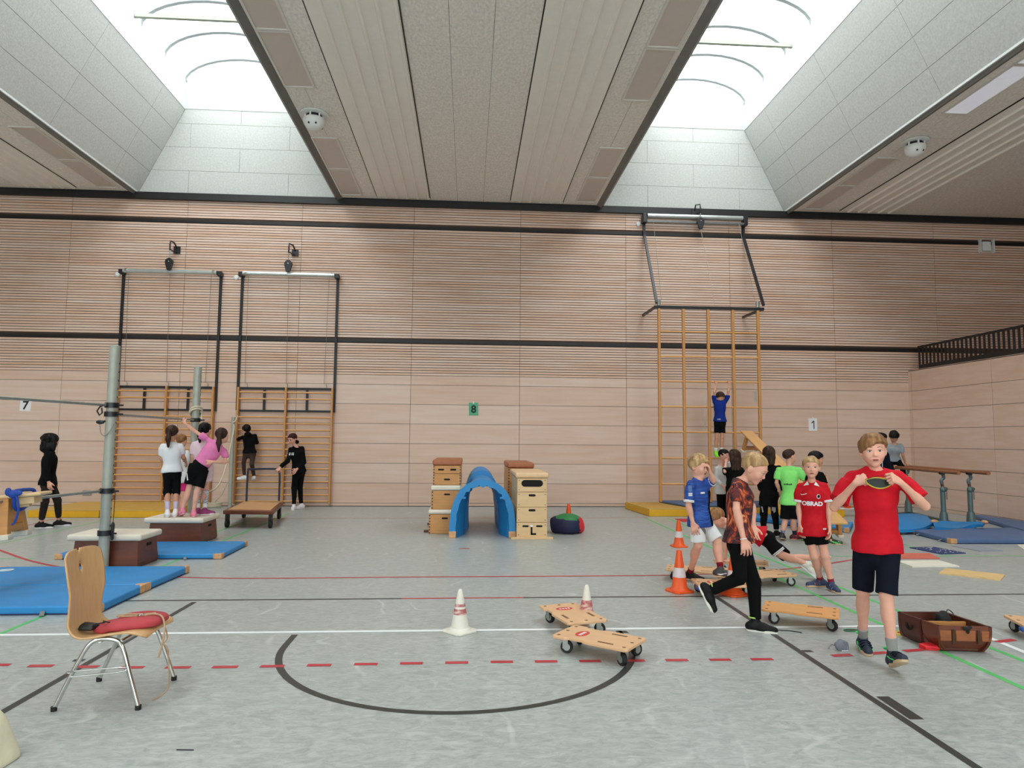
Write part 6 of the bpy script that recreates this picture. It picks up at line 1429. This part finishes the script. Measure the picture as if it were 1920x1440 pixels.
I = person('blond boy in flame print shirt and black trousers running to the right', 5.5, (1416, 879, 0.0), (72, 30, 0), 0.238,
    [(1380, 914, -0.14), (1392, 910, 0.15)], [(1381, 955, -0.19), (1410, 950, 0.17)], [(1394, 1010, -0.20), (1412, 985, 0.08)], [(1382, 1010, -0.08), (1388, 1010, 0.08)], [(1388, 1083, -0.10), (1412, 1086, 0.06)], [(1333, 1107, -0.06), (1417, 1166, 0.03)], ((80, 62), (84, 0)), 1.50,
    res=0.006, top=m_flame, sleeve=0.66, hem=-0.05, bottom=c_black, legs=1.92, waist=0.16, hem_r=1.25, socks=cloth('lime_sock', (170, 200, 120)), sock_h=0.06, shoes=mat('shoe_black', (15, 16, 17), 0.6, var=0.2, spec=0.25), sole=mat('sole_white', (226, 226, 214), 0.6), hair=h_blond, hstyle='crop', fringe=(0.38, -0.30), hand=('relax', 'relax'), palm=((0, 1, 0), (0, -1, 0)), loose=1.3, collar=c_black)
for so, fw, upf, rt, FL, q, ob in I['shoe']:
    b = MB(); o = so-I['org']; c = o-fw*FL*0.06+upf*0.116*q; b.tube([c+(rt*math.cos(a)+fw*math.sin(a))*0.038*q for a in [k*PI/9 for k in range(18)]], 0.005*q, 8, closed=True); b.build('shoe_trim', mat('trim_lime', (190, 230, 110), 0.5), ob, smooth=True)
b = MB(); w = (I['W'][0]-I['org']); d = unit(I['W'][0]-I['E'][0]); r1 = unit(np.cross(d, [0, 1, 0.2])); r2 = np.cross(d, r1); b.tube([w+(r1*math.cos(a)+r2*math.sin(a))*0.024 for a in [k*PI/8 for k in range(16)]], 0.004, 6, closed=True); b.build('bracelet', m_paper, I['root'], smooth=True)

# boy in blue football jersey and white shorts
I = person('boy in blue football jersey and white shorts, one hand at his forehead', 7.0, (1310, 875, 0.0), (62, 8, 0), 0.225,
    [(1294, 906, -0.12), (1324, 906, 0.10)], [(1291, 947, -0.15), (1337, 901, 0.04)], [(1299, 980, -0.17), (1332, 888, -0.02)], [(1307, 975, -0.08), (1318, 975, 0.08)], [(1309, 1022, -0.10), (1345, 1016, 0.04)], [(1294, 1074, 0.17), (1351, 1068, -0.03)], ((62, 0), (75, 0)), 1.45,
    res=0.0065, top=c_jersey, sleeve=0.86, hem=-0.16, cuff=c_white, bottom=c_white, legs=0.90, waist=0.1, hem_r=1.5, socks=c_dkred, sock_h=0.075, shoes=(mat('shoe_black', (15, 16, 17), 0.6, var=0.2, spec=0.25), mat('shoe_darkgrey', (62, 60, 62), 0.6)), sole=m_gum, hair=h_blond, hstyle='curly', hand=('relax', 'claw'), hdir=(None, (-0.25, -0.1, 1)), palm=((0.3, 1, 0), (-0.9, 0.3, -0.2)), loose=1.2, collar=c_white)
n = np.array([0.75, -0.66, 0.05]); u = np.array([0.66, 0.75, 0]); o = I['shC']-I['up']*0.10
if 't_shirt' in I['mesh']:
    decal(I, 't_shirt', [grid(0.0, 0.055, -0.40, 0.02, 4, 20)], o, u, (0, 0, 1), n, c_black, 'dark_stripe')
    decal(I, 't_shirt', [grid(-0.10, -0.055, -0.005, 0.014, 4, 2)], o, u, (0, 0, 1), n, c_white, 'chest_mark')
    decal(I, 't_shirt', [grid(-0.02, 0.02, -0.02, -0.006, 3, 2), grid(-0.02, 0.02, -0.002, 0.012, 3, 2)], (I['S'][0]+I['E'][0])/2, (1, 0, 0), (0, 0, 1), (-0.1, -1, 0.1), c_white, 'sleeve_mark')
    decal(I, 't_shirt', [grid(-0.016+0.009*k, -0.012+0.009*k, 0.02, 0.085, 1, 6) for k in range(4)], (I['S'][0]+I['E'][0])/2, (1, 0, 0), (0, 0, 1), (-0.1, -1, 0.15), mat('sleeve_line', (120, 150, 200), 0.7), 'sleeve_lines')
    decal(I, 't_shirt', [band([(-0.14+0.03*i, -0.13-0.05*k+0.012*math.sin(i+k)) for i in range(6)], 0.005) for k in range(4)], o, u, (0, 0, 1), n, mat('jersey_line', (70, 116, 196), 0.6), 'wave_lines')
ln = np.linalg.norm(I['K'][0]-I['P'][0]); dz = unit(I['P'][0]-I['K'][0])
th0, th1 = I['P'][1], I['K'][1]; pm = (I['P'][0]+I['K'][0])/2; vdir = unit(I['P'][0]-I['K'][0]); 
a0, a1 = wl(1308, 973, 6.85), wl(1331, 1003, 6.85); vd = unit(npv(a0)-npv(a1)); L5 = np.linalg.norm(npv(a0)-npv(a1))
decal(I, 'shorts', [grid(0.012*k, 0.012*k+0.007, -L5/2, L5/2, 1, 16) for k in range(3)], (npv(a0)+npv(a1))/2, np.cross(vd, [0, -1, 0])*-1, vd, (0, -1, 0), c_black, 'side_stripes')
so, fw, upf, rt, FL, q, ob = I['shoe'][1]; b = MB(); o2 = so-I['org']; sd = rt if rt[1] < 0 else -rt
b.tube([o2+fw*FL*0.30+sd*0.040*q+upf*0.055*q, o2+fw*FL*0.05+sd*0.041*q+upf*0.033*q, o2-fw*FL*0.12+sd*0.036*q+upf*0.036*q], [0.003*q, 0.008*q, 0.004*q], 8); b.build('shoe_mark', c_white, ob, smooth=True)

# boy in red football jersey
I = person('boy in red football jersey with white lettering on his chest', 7.05, (1521, 876, -0.02), (4, 0, 0), 0.226,
    [(1501, 912, 0.0), (1545, 912, 0.0)], [(1498, 948, -0.01), (1554, 948, -0.01)], [(1500, 985, -0.05), (1555, 988, -0.05)], [(1513, 990, 0.0), (1535, 990, 0.0)], [(1527, 1044, -0.02), (1547, 1043, -0.02)], [(1538, 1087, -0.03), (1559, 1094, -0.12)], ((-62, 0), (25, 0)), 1.42, g=0.0,
    res=0.006, top=c_obrad, sleeve=0.80, hem=-0.17, cuff=c_white, bottom=c_black, legs=0.58, waist=0.1, hem_r=1.2, socks=cloth('wine_sock', (150, 40, 60)), sock_h=0.055, shoes=mat('shoe_bluegrey', (50, 62, 92), 0.6, var=0.15), sole=m_gum, hair=h_blond, hstyle='short', fringe=(0.27, -0.3), palm=((1, 0.2, 0), (-1, 0.2, 0)), loose=1.7)
n = np.cross(I['up'], I['rS']); n = unit(n); u = -I['rS']; o = npv(wl(1527, 945, 7.0))
vs, fs = text_mesh('OBRAD', 0.059, 0.0032); decal(I, 't_shirt', [(vs, fs)], npv(wl(1523, 944, 7.0)), u, I['up'], n, c_white, 'chest_lettering')
decal(I, 't_shirt', [disc(0, 0, 0.018, 0.024)], npv(wl(1534.5, 930, 7.0)), u, I['up'], n, c_white, 'club_badge')
decal(I, 't_shirt', [disc(0.004, 0.002, 0.010, 0.017), grid(-0.010, -0.004, -0.012, 0.012, 1, 2)], npv(wl(1534.5, 930, 7.0)), u, I['up'], n, c_black, 'badge_emblem', off=0.005)
decal(I, 't_shirt', [band([(-0.030, 0.004), (-0.022, -0.006), (-0.008, -0.003), (0.030, 0.010)], 0.006)], npv(wl(1507, 927, 7.0)), u, I['up'], n, c_white, 'maker_mark')
decal(I, 't_shirt', [tri((-0.078, -0.022), (-0.040, 0.030), (-0.024, -0.008)), tri((0.078, -0.022), (0.024, -0.008), (0.040, 0.030))], npv(wl(1521.5, 907.5, 7.0)), u, I['up'], n, c_white, 'collar_points')
decal(I, 't_shirt', [grid(-0.016, 0.016, -0.007, 0.007, 2, 2)], npv(wl(1546, 990, 7.0)), u, I['up'], n, c_white, 'hem_label')
for so, fw, upf, rt, FL, q, ob in I['shoe']:
    b = MB(); o2 = so-I['org']
    for k in range(3): c = o2+fw*FL*(0.12+0.11*k); b.tube([c-rt*0.043*q+upf*0.03*q, c-rt*0.03*q+upf*(0.074-0.010*k)*q, c+rt*0.03*q+upf*(0.074-0.010*k)*q, c+rt*0.043*q+upf*0.03*q], 0.004*q, 6)
    b.build('shoe_stripes', mat('stripe_coral', (200, 90, 90), 0.6) if ob == I['shoe'][0][6] else mat('stripe_paleblue', (120, 140, 180), 0.6), ob, smooth=True)

# boy in neon green shirt seen from behind
I = person('boy in neon green shirt and black shorts seen from behind', 10.45, (1481, 856, 0.02), (128, 0, 0), 0.228,
    [(1500, 881, 0.02), (1459, 880, -0.02)], [(1510, 906, 0.06), (1456, 905, 0.0)], [(1500, 925, 0.16), (1464, 926, 0.14)], [(1489, 940, 0.0), (1473, 940, 0.0)], [(1488, 977, 0.0), (1472, 977, 0.0)], [(1490, 1003, 0.05), (1467, 1002, -0.05)], ((110, 0), (170, 12)), 1.45, g=0.0,
    res=0.009, top=c_green, sleeve=0.72, hem=-0.10, bottom=c_black, legs=0.88, hem_r=1.4, socks=(cloth('dark_sock', (44, 48, 70)), cloth('pattern_sock', (110, 116, 150), 0.4)), sock_h=0.10, shoes=(mat('shoe_redblack', (70, 26, 30), 0.6, rgb2=(210, 50, 56), scale=26, contrast=(0.5, 0.6)), mat('shoe_dark', (40, 42, 42), 0.6)), sole=m_gum, hair=h_dkbrown, hstyle='crop', loose=1.35)
vs, fs = text_mesh('Bubbles Bubby', 0.032, 0.001)
b_o = npv(wl(1479, 909, 10.3))
decal(I, 't_shirt', [grid(-0.075+0.017*k, -0.075+0.017*k+0.013, -0.007, 0.008+0.004*(k % 3), 1, 1) for k in range(9)], b_o, (1, 0, 0), (0, 0, 1), (0, -1, 0), c_black, 'back_lettering')
# dark haired boy behind the red jersey
I = person('dark haired boy in black, half hidden behind the red football jersey', 10.3, (1531, 861, 0.0), (112, 0, 0), 0.232,
    [(1540, 890, 0.06), (1518, 890, -0.06)], [(1549, 912, 0.08), (1514, 912, -0.02)], [(1551, 901, 0.24), (1514, 936, 0.05)], [(1534, 945, 0.05), (1520, 945, -0.05)], [(1548, 983, 0.08), (1515, 983, -0.05)], [(1557, 1011, 0.05), (1512, 1007, -0.05)], ((92, 0), (95, 0)), 1.46, g=0.0,
    res=0.009, top=c_black, sleeve=0.8, bottom=c_black, legs=0.9, socks=c_black, sock_h=0.1, shoes=mat('shoe_blackgreen', (24, 34, 28), 0.6, rgb2=(90, 230, 120), scale=18, contrast=(0.55, 0.62)), sole=m_gum, hair=h_black, hstyle='mop', fringe=(0.18, -0.22), skin=m_skin2)
# girl with long dark hair, from behind
I = person('girl with long dark hair in black clothes with grey leg panels', 10.9, (1442, 850, 0.0), (172, 0, 0), 0.225,
    [(1460, 877, 0.0), (1428, 877, 0.0)], [(1466, 902, 0.0), (1424, 902, 0.0)], [(1462, 922, 0.1), (1426, 922, 0.1)], [(1450, 930, 0.0), (1434, 930, 0.0)], [(1453, 964, 0.0), (1432, 964, 0.0)], [(1456, 990, 0.0), (1432, 991, 0.0)], ((140, 0), (185, 0)), 1.46, g=0.0,
    res=0.009, top=c_black, sleeve=1.85, hem=-0.35, bottom=c_black, legs=1.85, hem_r=1.4, socks=c_grey, sock_h=0.07, shoes=mat('shoe_black', (15, 16, 17), 0.6, var=0.2, spec=0.25), hair=h_dkbrown, hstyle='long', tail=0.75, face=False, loose=1.5)
decal(I, 'trousers', [tri((-0.05, 0.10), (-0.03, -0.12), (0.05, -0.05)), tri((-0.05, 0.10), (0.05, -0.05), (0.03, 0.12))], npv(wl(1430, 955, 10.8)), (1, 0, 0), (0, 0, 1), (0, -1, 0), c_greypanel, 'leg_panel', off=0.008)
decal(I, 'trousers', [tri((-0.04, 0.06), (-0.04, -0.10), (0.05, -0.02)), tri((-0.04, 0.06), (0.05, -0.02), (0.05, 0.13))], npv(wl(1449, 957, 10.8)), (1, 0, 0), (0, 0, 1), (0, -1, 0), c_greypanel, 'leg_panel', off=0.008)
# two girls talking under the climbing frame
I = person('girl in pale top and black trousers with a hand at her mouth', 11.95, (1358, 854, 0.0), (55, 4, 0), 0.22,
    [(1344, 879, -0.10), (1360, 878, 0.08)], [(1343, 899, -0.12), (1370, 884, -0.02)], [(1356, 912, -0.2), (1363, 862, -0.12)], [(1349, 915, -0.08), (1357, 915, 0.08)], [(1350, 950, -0.08), (1360, 950, 0.08)], [(1350, 981, -0.08), (1362, 978, 0.08)], ((60, 0), (60, 0)), 1.42, g=0.0,
    res=0.009, top=cloth('pale_grey', (206, 202, 200)), sleeve=1.8, bottom=c_black, legs=1.95, hem_r=1.2, shoes=m_shoewhite, hair=h_black, hstyle='crop', fringe=(0.22, -0.3), skin=m_skin, loose=1.1)
I = person('girl with long brown hair in wide black top, back to the camera', 11.42, (1376, 856, 0.0), (-150, 6, 0), 0.225,
    [(1390, 880, 0.06), (1366, 881, -0.04)], [(1393, 900, 0.02), (1359, 884, -0.12)], [(1386, 912, 0.1), (1361, 868, 0.0)], [(1384, 915, 0.02), (1368, 915, 0.0)], [(1383, 950, 0.0), (1368, 950, 0.0)], [(1382, 980, 0.0), (1368, 981, 0.0)], ((-165, 0), (-170, 0)), 1.45, g=0.0,
    res=0.009, top=c_black, sleeve=0.9, hem=0.12, bottom=c_black, legs=1.9, waist=0.12, hem_r=1.6, shoes=mat('shoe_black', (15, 16, 17), 0.6, var=0.2, spec=0.25), hair=h_dkbrown, hstyle='long', tail=1.0, face=False, loose=1.9)
decal(I, 'trousers', [grid(-0.008, 0.008, -0.14, 0.14, 1, 8)], npv(wl(1364, 928, 11.6)), (1, 0, 0), (0, 0, 1), (0, -1, 0), c_white, 'side_stripe')
# boy kneeling on the roller boards
I = person('boy in black shorts crawling on the roller boards behind the running boy', 7.95, (1346, 972, 0.05), (-60, 55, 0), 0.23,
    [(1378, 990, 0.14), (1385, 984, -0.14)], [(1360, 1020, 0.10), (1384, 1022, -0.22)], [(1360, 1048, 0.06), (1382, 1050, -0.25)], [(1432, 1008, 0.10), (1436, 1008, -0.09)], [(1478, 1046, 0.18), (1463, 1039, -0.12)], [(1552, 1045, 0.50), (1517, 1059, -0.06)], ((90, 75), (95, 40)), 1.45,
    res=0.009, top=c_red, sleeve=0.7, hem=0.05, bottom=c_black, legs=0.92, waist=0.14, hem_r=1.45, socks=cloth('offwhite', (222, 218, 208)), sock_h=0.05, shoes=cloth('offwhite', (222, 218, 208)), hair=h_brown, hstyle='crop', hand=('flat', 'flat'), palm=((0, 0, -1), (0, 0, -1)), hdir=((-1, 0, -0.05), (-1, 0, -0.05)), face=False, loose=1.2)
k1, p1_ = I['K'][1], I['P'][1]; d = unit(k1-p1_)
for j in range(2):
    c = Sdf(); a = p1_+(k1-p1_)*(0.80+0.07*j); c.cc(a, a+d*0.013, 0.083*I['s'], 0.083*I['s'], 0.005); V, Q = c.mesh(0.006); np_obj('hem_stripe', V, Q, c_white, I['root'], I['org'])
# boy hanging from the climbing frame
I = person('boy in royal blue shirt hanging from a rung of the climbing frame', 14.42, (1350.5, 745, 0.0), (48, 24, 0), 0.215,
    [(1339, 753, 0.0), (1361, 753, 0.0)], [(1339.5, 735, -0.03), (1366, 734, -0.03)], [(1343.5, 721, 0.08), (1367.5, 721, 0.08)], [(1345, 790, 0.0), (1354.5, 790, 0.0)], [(1344, 820, 0.0), (1354, 820, 0.02)], [(1342, 847, 0.05), (1352.5, 847, 0.05)], ((20, 20), (40, 20)), 1.40,
    res=0.009, top=c_royal, sleeve=0.62, hem=-0.02, bottom=c_black, legs=0.72, hem_r=1.3, socks=c_white, sock_h=0.10, shoes=c_neon, sole=c_neon, hair=h_dkbrown, hstyle='mop', fringe=(0.2, -0.3), hand=('grip', 'grip'), palm=((0, 1, 0), (0, 1, 0)), hdir=((0, 0.1, 1), (0, 0.1, 1)), skin=m_skin2, loose=1.25)
decal(I, 't_shirt', [grid(-0.03, 0.03, -0.012, 0.012, 2, 2)], npv(wl(1349, 786, 14.3)), (1, 0, 0), (0, 0, 1), (0, -1, 0), c_heather, 'hem_print')
# two boys at the parallel bars
I = person('boy in grey t-shirt and black trousers supporting himself on the parallel bars', 13.6, (1676, 819, -0.05), (12, 48, 0), 0.232,
    [(1664, 836, 0.0), (1689, 835, 0.0)], [(1664, 856, 0.0), (1693, 853, 0.02)], [(1670, 871, 0.05), (1697.5, 868, 0.1)], [(1667, 862, 0.1), (1681, 862, 0.1)], [(1672, 884, -0.1), (1693, 878, 0.0)], [(1674, 912, 0.2), (1695, 902, 0.2)], ((20, 20), (40, 20)), 1.45,
    res=0.010, top=c_heather, sleeve=0.75, hem=-0.02, bottom=c_black, legs=1.9, hem_r=1.4, shoes=c_black, hair=h_black, hstyle='mop', skin=m_skin2, hand=('grip', 'grip'), palm=((0, 0, -1), (0, 0, -1)), hdir=((0.2, -0.9, -0.3), (0.2, -0.9, -0.3)), loose=1.2)
I = person('dark haired boy in navy jacket behind the head of the boy in red', 12.6, (1652, 824, 0.0), (60, 5, 0), 0.24,
    [(1637, 852, -0.08), (1662, 852, 0.10)], [(1632, 880, -0.1), (1668, 878, 0.05)], [(1634, 905, -0.1), (1668, 905, 0.0)], [(1643, 905, -0.06), (1655, 905, 0.06)], [(1645, 938, -0.06), (1658, 938, 0.06)], [(1645, 968, -0.05), (1658, 968, 0.05)], ((60, 0), (60, 0)), 1.62, g=0.0,
    res=0.010, top=c_navy, flat='jacket', sleeve=1.9, bottom=c_navy, legs=1.95, shoes=c_black, hair=h_black, hstyle='mop', skin=m_skin2, loose=1.3)
decal(I, 'jacket', [grid(-0.006, 0.006, -0.2, 0.15, 1, 10)], npv(wl(1661, 865, 12.4)), (1, 0, 0), (0, 0, 1), (0, -1, 0), c_white, 'white_piping')

# woman in black, far left
I = person('woman with long black hair in black top and dark trousers, far left', 11.85, (98, 827, 0.0), (118, 2, 0), 0.232,
    [(92, 851, -0.15), (96, 851, 0.15)], [(87, 880, -0.18), (96, 880, 0.2)], [(91, 903, -0.2), (100, 903, 0.2)], [(88, 903, -0.09), (92, 903, 0.09)], [(84, 940, -0.08), (108, 938, 0.08)], [(77, 981, -0.05), (111, 977, 0.05)], ((82, 0), (86, 0)), 1.62, g=0.0,
    res=0.009, top=c_black, flat='sweater', sleeve=1.97, hem=-0.12, bottom=cloth('darkbrown_trousers', (46, 38, 34), 0.2), legs=1.80, hem_r=1.15, shoes=mat('shoe_black', (15, 16, 17), 0.6, var=0.2, spec=0.25), sole=m_shoewhite, hair=h_black, hstyle='long', tail=0.95, fringe=(0.12, -0.6), palm=((0.3, 1, 0), (0.3, -1, 0)), loose=1.1, build=1.02)
b = Sdf(); h = I['h']
for sx, yy, zz in ((-0.30, -0.18, 0.05), (0.30, -0.18, 0.05), (0.0, -0.50, -0.15), (-0.3, -0.38, -0.35), (0.3, -0.38, -0.45), (0.0, -0.25, 0.36), (-0.34, -0.12, -0.25), (0.34, -0.12, -0.25), (-0.2, -0.45, 0.2), (0.2, -0.45, 0.2), (0.0, -0.5, -0.6), (-0.34, -0.1, -0.6), (0.34, -0.15, -0.6)): b.el(h(sx, yy, zz), (0.24*I['hh'],)*3, None, 0.04)
b.noise(0.008, (60, 60, 40)); V, Q = b.mesh(0.009); np_obj('hair_curls', V, Q, h_black, I['root'], I['org'])
# girls on the mahogany box
GZ = BOXM_TOP
I = person('girl in white t-shirt and black capri trousers with ponytail, on the mahogany box', 10.42, (323, 812, 0.0), (160, 0, 0), 0.222,
    [(339, 836, 0.0), (305, 837, 0.0)], [(344, 858, 0.03), (303, 860, 0.05)], [(348, 866, 0.18), (312, 872, 0.2)], [(331, 884, 0.0), (315, 884, 0.0)], [(331, 922, 0.0), (314, 923, 0.0)], [(329, 959, 0.0), (314, 960, 0.0)], ((170, 0), (185, 0)), 1.43, g=GZ,
    res=0.009, top=c_white, sleeve=0.72, hem=-0.02, bottom=c_black, legs=1.28, hem_r=1.25, socks=c_lilac, sock_h=0.22, shoes=m_shoewhite, hair=h_dkbrown, hstyle='pony', tail=1.0, skin=m_skin2, loose=1.2)
I = person('girl in pink t-shirt leaning back, one arm up at the steel bar', 10.45, (417, 817, 0.0), (165, 0, 16), 0.225,
    [(421, 846, 0.0), (391, 825, 0.0)], [(423, 866, -0.03), (364, 808, 0.03)], [(398, 866, -0.14), (347, 794, 0.0)], [(382, 882, 0.0), (363, 872, 0.0)], [(369, 922, -0.02), (354, 917, 0.02)], [(363, 960, -0.05), (342, 956, 0.0)], ((192, 6), (198, 14)), 1.42, g=GZ,
    res=0.009, top=c_pink, sleeve=0.55, hem=0.18, bottom=c_black, legs=0.78, hem_r=1.55, waist=0.20, socks=None, shoes=mat('shoe_pink', (232, 130, 160), 0.6), sole=mat('sole_pink', (226, 170, 180), 0.6), hair=h_dkbrown, hstyle='pony', tail=1.15, hand=('relax', 'grip'), palm=((0, 1, 0), (0, 1, 0.3)), hdir=((-1, 0.1, -0.1), (-0.6, 0.2, 0.7)), loose=1.3)
decal(I, 't_shirt', [disc(0, 0, 0.03, 0.02)], npv(wl(383, 858, 10.3)), (1, 0, 0), (0, 0, 1), (0, -1, 0), c_pink, 'tied_knot')
decal(I, 'shorts', [grid(-0.010, 0.008, -0.13, 0.13, 1, 10)], npv(wl(351, 884, 10.3)), (0.96, 0, 0.26), (-0.26, 0, 0.96), (0, -1, 0), c_white, 'side_stripe')
I = person('girl behind the grey post with striped stockings and purple shoes', 10.62, (385, 807, 0.0), (150, 0, 0), 0.222,
    [(392, 832, 0.0), (364, 832, 0.0)], [(394, 856, 0.03), (361, 856, 0.0)], [(388, 874, 0.12), (364, 876, 0.1)], [(387, 880, 0.0), (374, 880, 0.0)], [(386, 920, 0.0), (372, 920, 0.0)], [(384, 956, 0.0), (371, 956, 0.0)], ((95, 0), (110, 0)), 1.43, g=GZ,
    res=0.009, top=cloth('pale_pink', (232, 206, 214)), sleeve=0.8, hem=-0.5, bottom=c_black, legs=0.4, socks=mat('striped_stocking', (228, 226, 228), 0.8), sock_h=0.30, shoes=c_purple, sole=m_shoewhite, shoe_len=0.9, hair=h_black, hstyle='pony', tail=0.9, loose=1.2)
for i in (0, 1):
    b = MB(); a, k = I['A'][i], I['K'][i]; d = unit(k-a)
    for j in range(9):
        c = a+d*(0.10+0.024*j)-I['org']; r1 = unit(np.cross(d, [0, 1, 0])); r2 = np.cross(d, r1); rr = (0.037+0.0011*j)*I['s']; b.tube([c+(r1*math.cos(t_)+r2*math.sin(t_))*rr for t_ in [q*PI/7 for q in range(14)]], 0.005, 6, closed=True)
    b.build('stocking_stripes', cloth('stripe_navy', (70, 84, 104)), I['root'], smooth=True)
I = person('small girl in white shirt and magenta shorts behind the box', 11.75, (341, 826, 0.0), (150, 0, 0), 0.215,
    [(351, 849, 0.0), (329, 849, 0.0)], [(353, 869, 0.0), (327, 868, 0.0)], [(346, 884, 0.1), (331, 884, 0.1)], [(345, 893, 0.0), (334, 893, 0.0)], [(344, 930, 0.0), (334, 930, 0.0)], [(343, 968, 0.0), (334, 968, 0.0)], ((160, 0), (170, 0)), 1.38, g=0.0,
    res=0.010, top=c_white, sleeve=0.7, bottom=c_magenta, legs=0.75, socks=c_white, shoes=c_black, hair=h_brown, hstyle='crop', face=False)
# climbing girl
I = person('girl in black hooded top climbing the right wall bars', 15.28, (462, 806, -0.02), (-160, 5, 0), 0.218,
    [(478, 817, 0.0), (455, 819, 0.0)], [(482, 830, 0.05), (450, 822, 0.04)], [(479, 820, 0.18), (446, 824, 0.19)], [(474, 849, 0.0), (461, 849, 0.0)], [(472, 870, -0.08), (457, 866, 0.02)], [(476, 893, 0.06), (458, 893, 0.04)], ((-170, 12), (-100, 0)), 1.38,
    res=0.009, top=c_black, flat='hooded_top', sleeve=1.95, hem=-0.02, bottom=c_brownleg, legs=1.93, hem_r=1.05, shoes=m_shoewhite, hair=h_black, hstyle='mop', face=False, hand=('grip', 'grip'), palm=((0, 1, 0), (0, 1, 0)), loose=1.25)
b = Sdf(); b.el(I['h'](0, -0.35, -0.45), (0.34*I['hh'], 0.22*I['hh'], 0.22*I['hh']), I['Mh'], 0.02); V, Q = b.mesh(0.009); np_obj('hood', V, Q, c_black, I['root'], I['org'])
# teacher with the trolley
I = person('woman with glasses and tied auburn hair in black hoodie, holding the trolley', 15.0, (548, 823, -0.06), (-48, 18, 0), 0.226,
    [(545, 843, -0.08), (566, 841, 0.08)], [(541, 863, -0.14), (570, 866, 0.0)], [(525, 877, -0.22), (556.5, 880, -0.16)], [(555, 882, -0.05), (566, 882, 0.06)], [(552, 914, -0.06), (562, 914, 0.06)], [(551, 948, -0.05), (565, 946, 0.06)], ((-8, 0), (-50, 0)), 1.66, g=0.0,
    res=0.009, top=c_black, flat='hoodie', sleeve=1.9, hem=-0.12, bottom=c_black, legs=1.93, hem_r=1.1, shoes=m_shoewhite, hair=h_red, hstyle='short', fringe=(0.24, -0.36), hand=('grip', 'relax'), palm=((-0.3, 0.3, -1), (-0.4, 0.3, 0)), loose=1.35, build=1.0)
h = I['h']; b = MB(); og = I['org']
for sx in (-1, 1): b.tube([h(sx*0.14+0.095*math.cos(a), 0.385-0.02*abs(math.cos(a)), 0.0+0.07*math.sin(a))-og for a in [k*PI/8 for k in range(16)]], 0.003, 6, closed=True); b.tube([h(sx*0.235, 0.365, 0.01)-og, h(sx*0.36, 0.0, 0.0)-og], 0.0028, 6)
b.tube([h(-0.045, 0.39, 0.01)-og, h(0.045, 0.39, 0.01)-og], 0.003, 6); b.build('glasses', m_dark, I['root'])
b = Sdf(); b.el(h(0, -0.32, -0.42), (0.40*I['hh'], 0.26*I['hh'], 0.2*I['hh']), I['Mh'], 0.02); V, Q = b.mesh(0.009); np_obj('hood', V, Q, c_black, I['root'], I['org'])
decal(I, 'hoodie', [grid(-0.05, 0.03, -0.03+0.02*k, -0.018+0.02*k, 3, 1) for k in range(3)], npv(wl(544, 851, 14.8)), (1, 0, 0), (0, 0, 1), (-0.3, -1, 0), c_white, 'chest_print')
# ------------------------------------------------------------------ groups of repeats
GROUPS = {'wall_bars': 'wall bars on the back wall', 'pulley': 'black pulleys', 'lifting_frame': 'lifting frames with silver rollers', 'bar_post': 'grey steel posts', 'horizontal_bar': 'steel bars between the posts', 'gym_mat': 'flat gym mats', 'soft_mat': 'thick yellow mats',
          'vault_box': 'vault boxes', 'arched_mat': 'arched blue mats', 'traffic_cone': 'traffic cones', 'floor_tile': 'flat tiles on the floor', 'paper_sign': 'numbered papers on the wall', 'balance_bench': 'wooden benches', 'radiant_panel': 'ribbed ceiling heating panels', 'person': 'people in the hall', 'draped_mat': 'bright blue draped mats'}
for o in COL.objects:
    k = o.name.split('.')[0]
    if o.parent is None and k in GROUPS and 'category' in o and 'group' not in o: o['group'] = GROUPS[k]
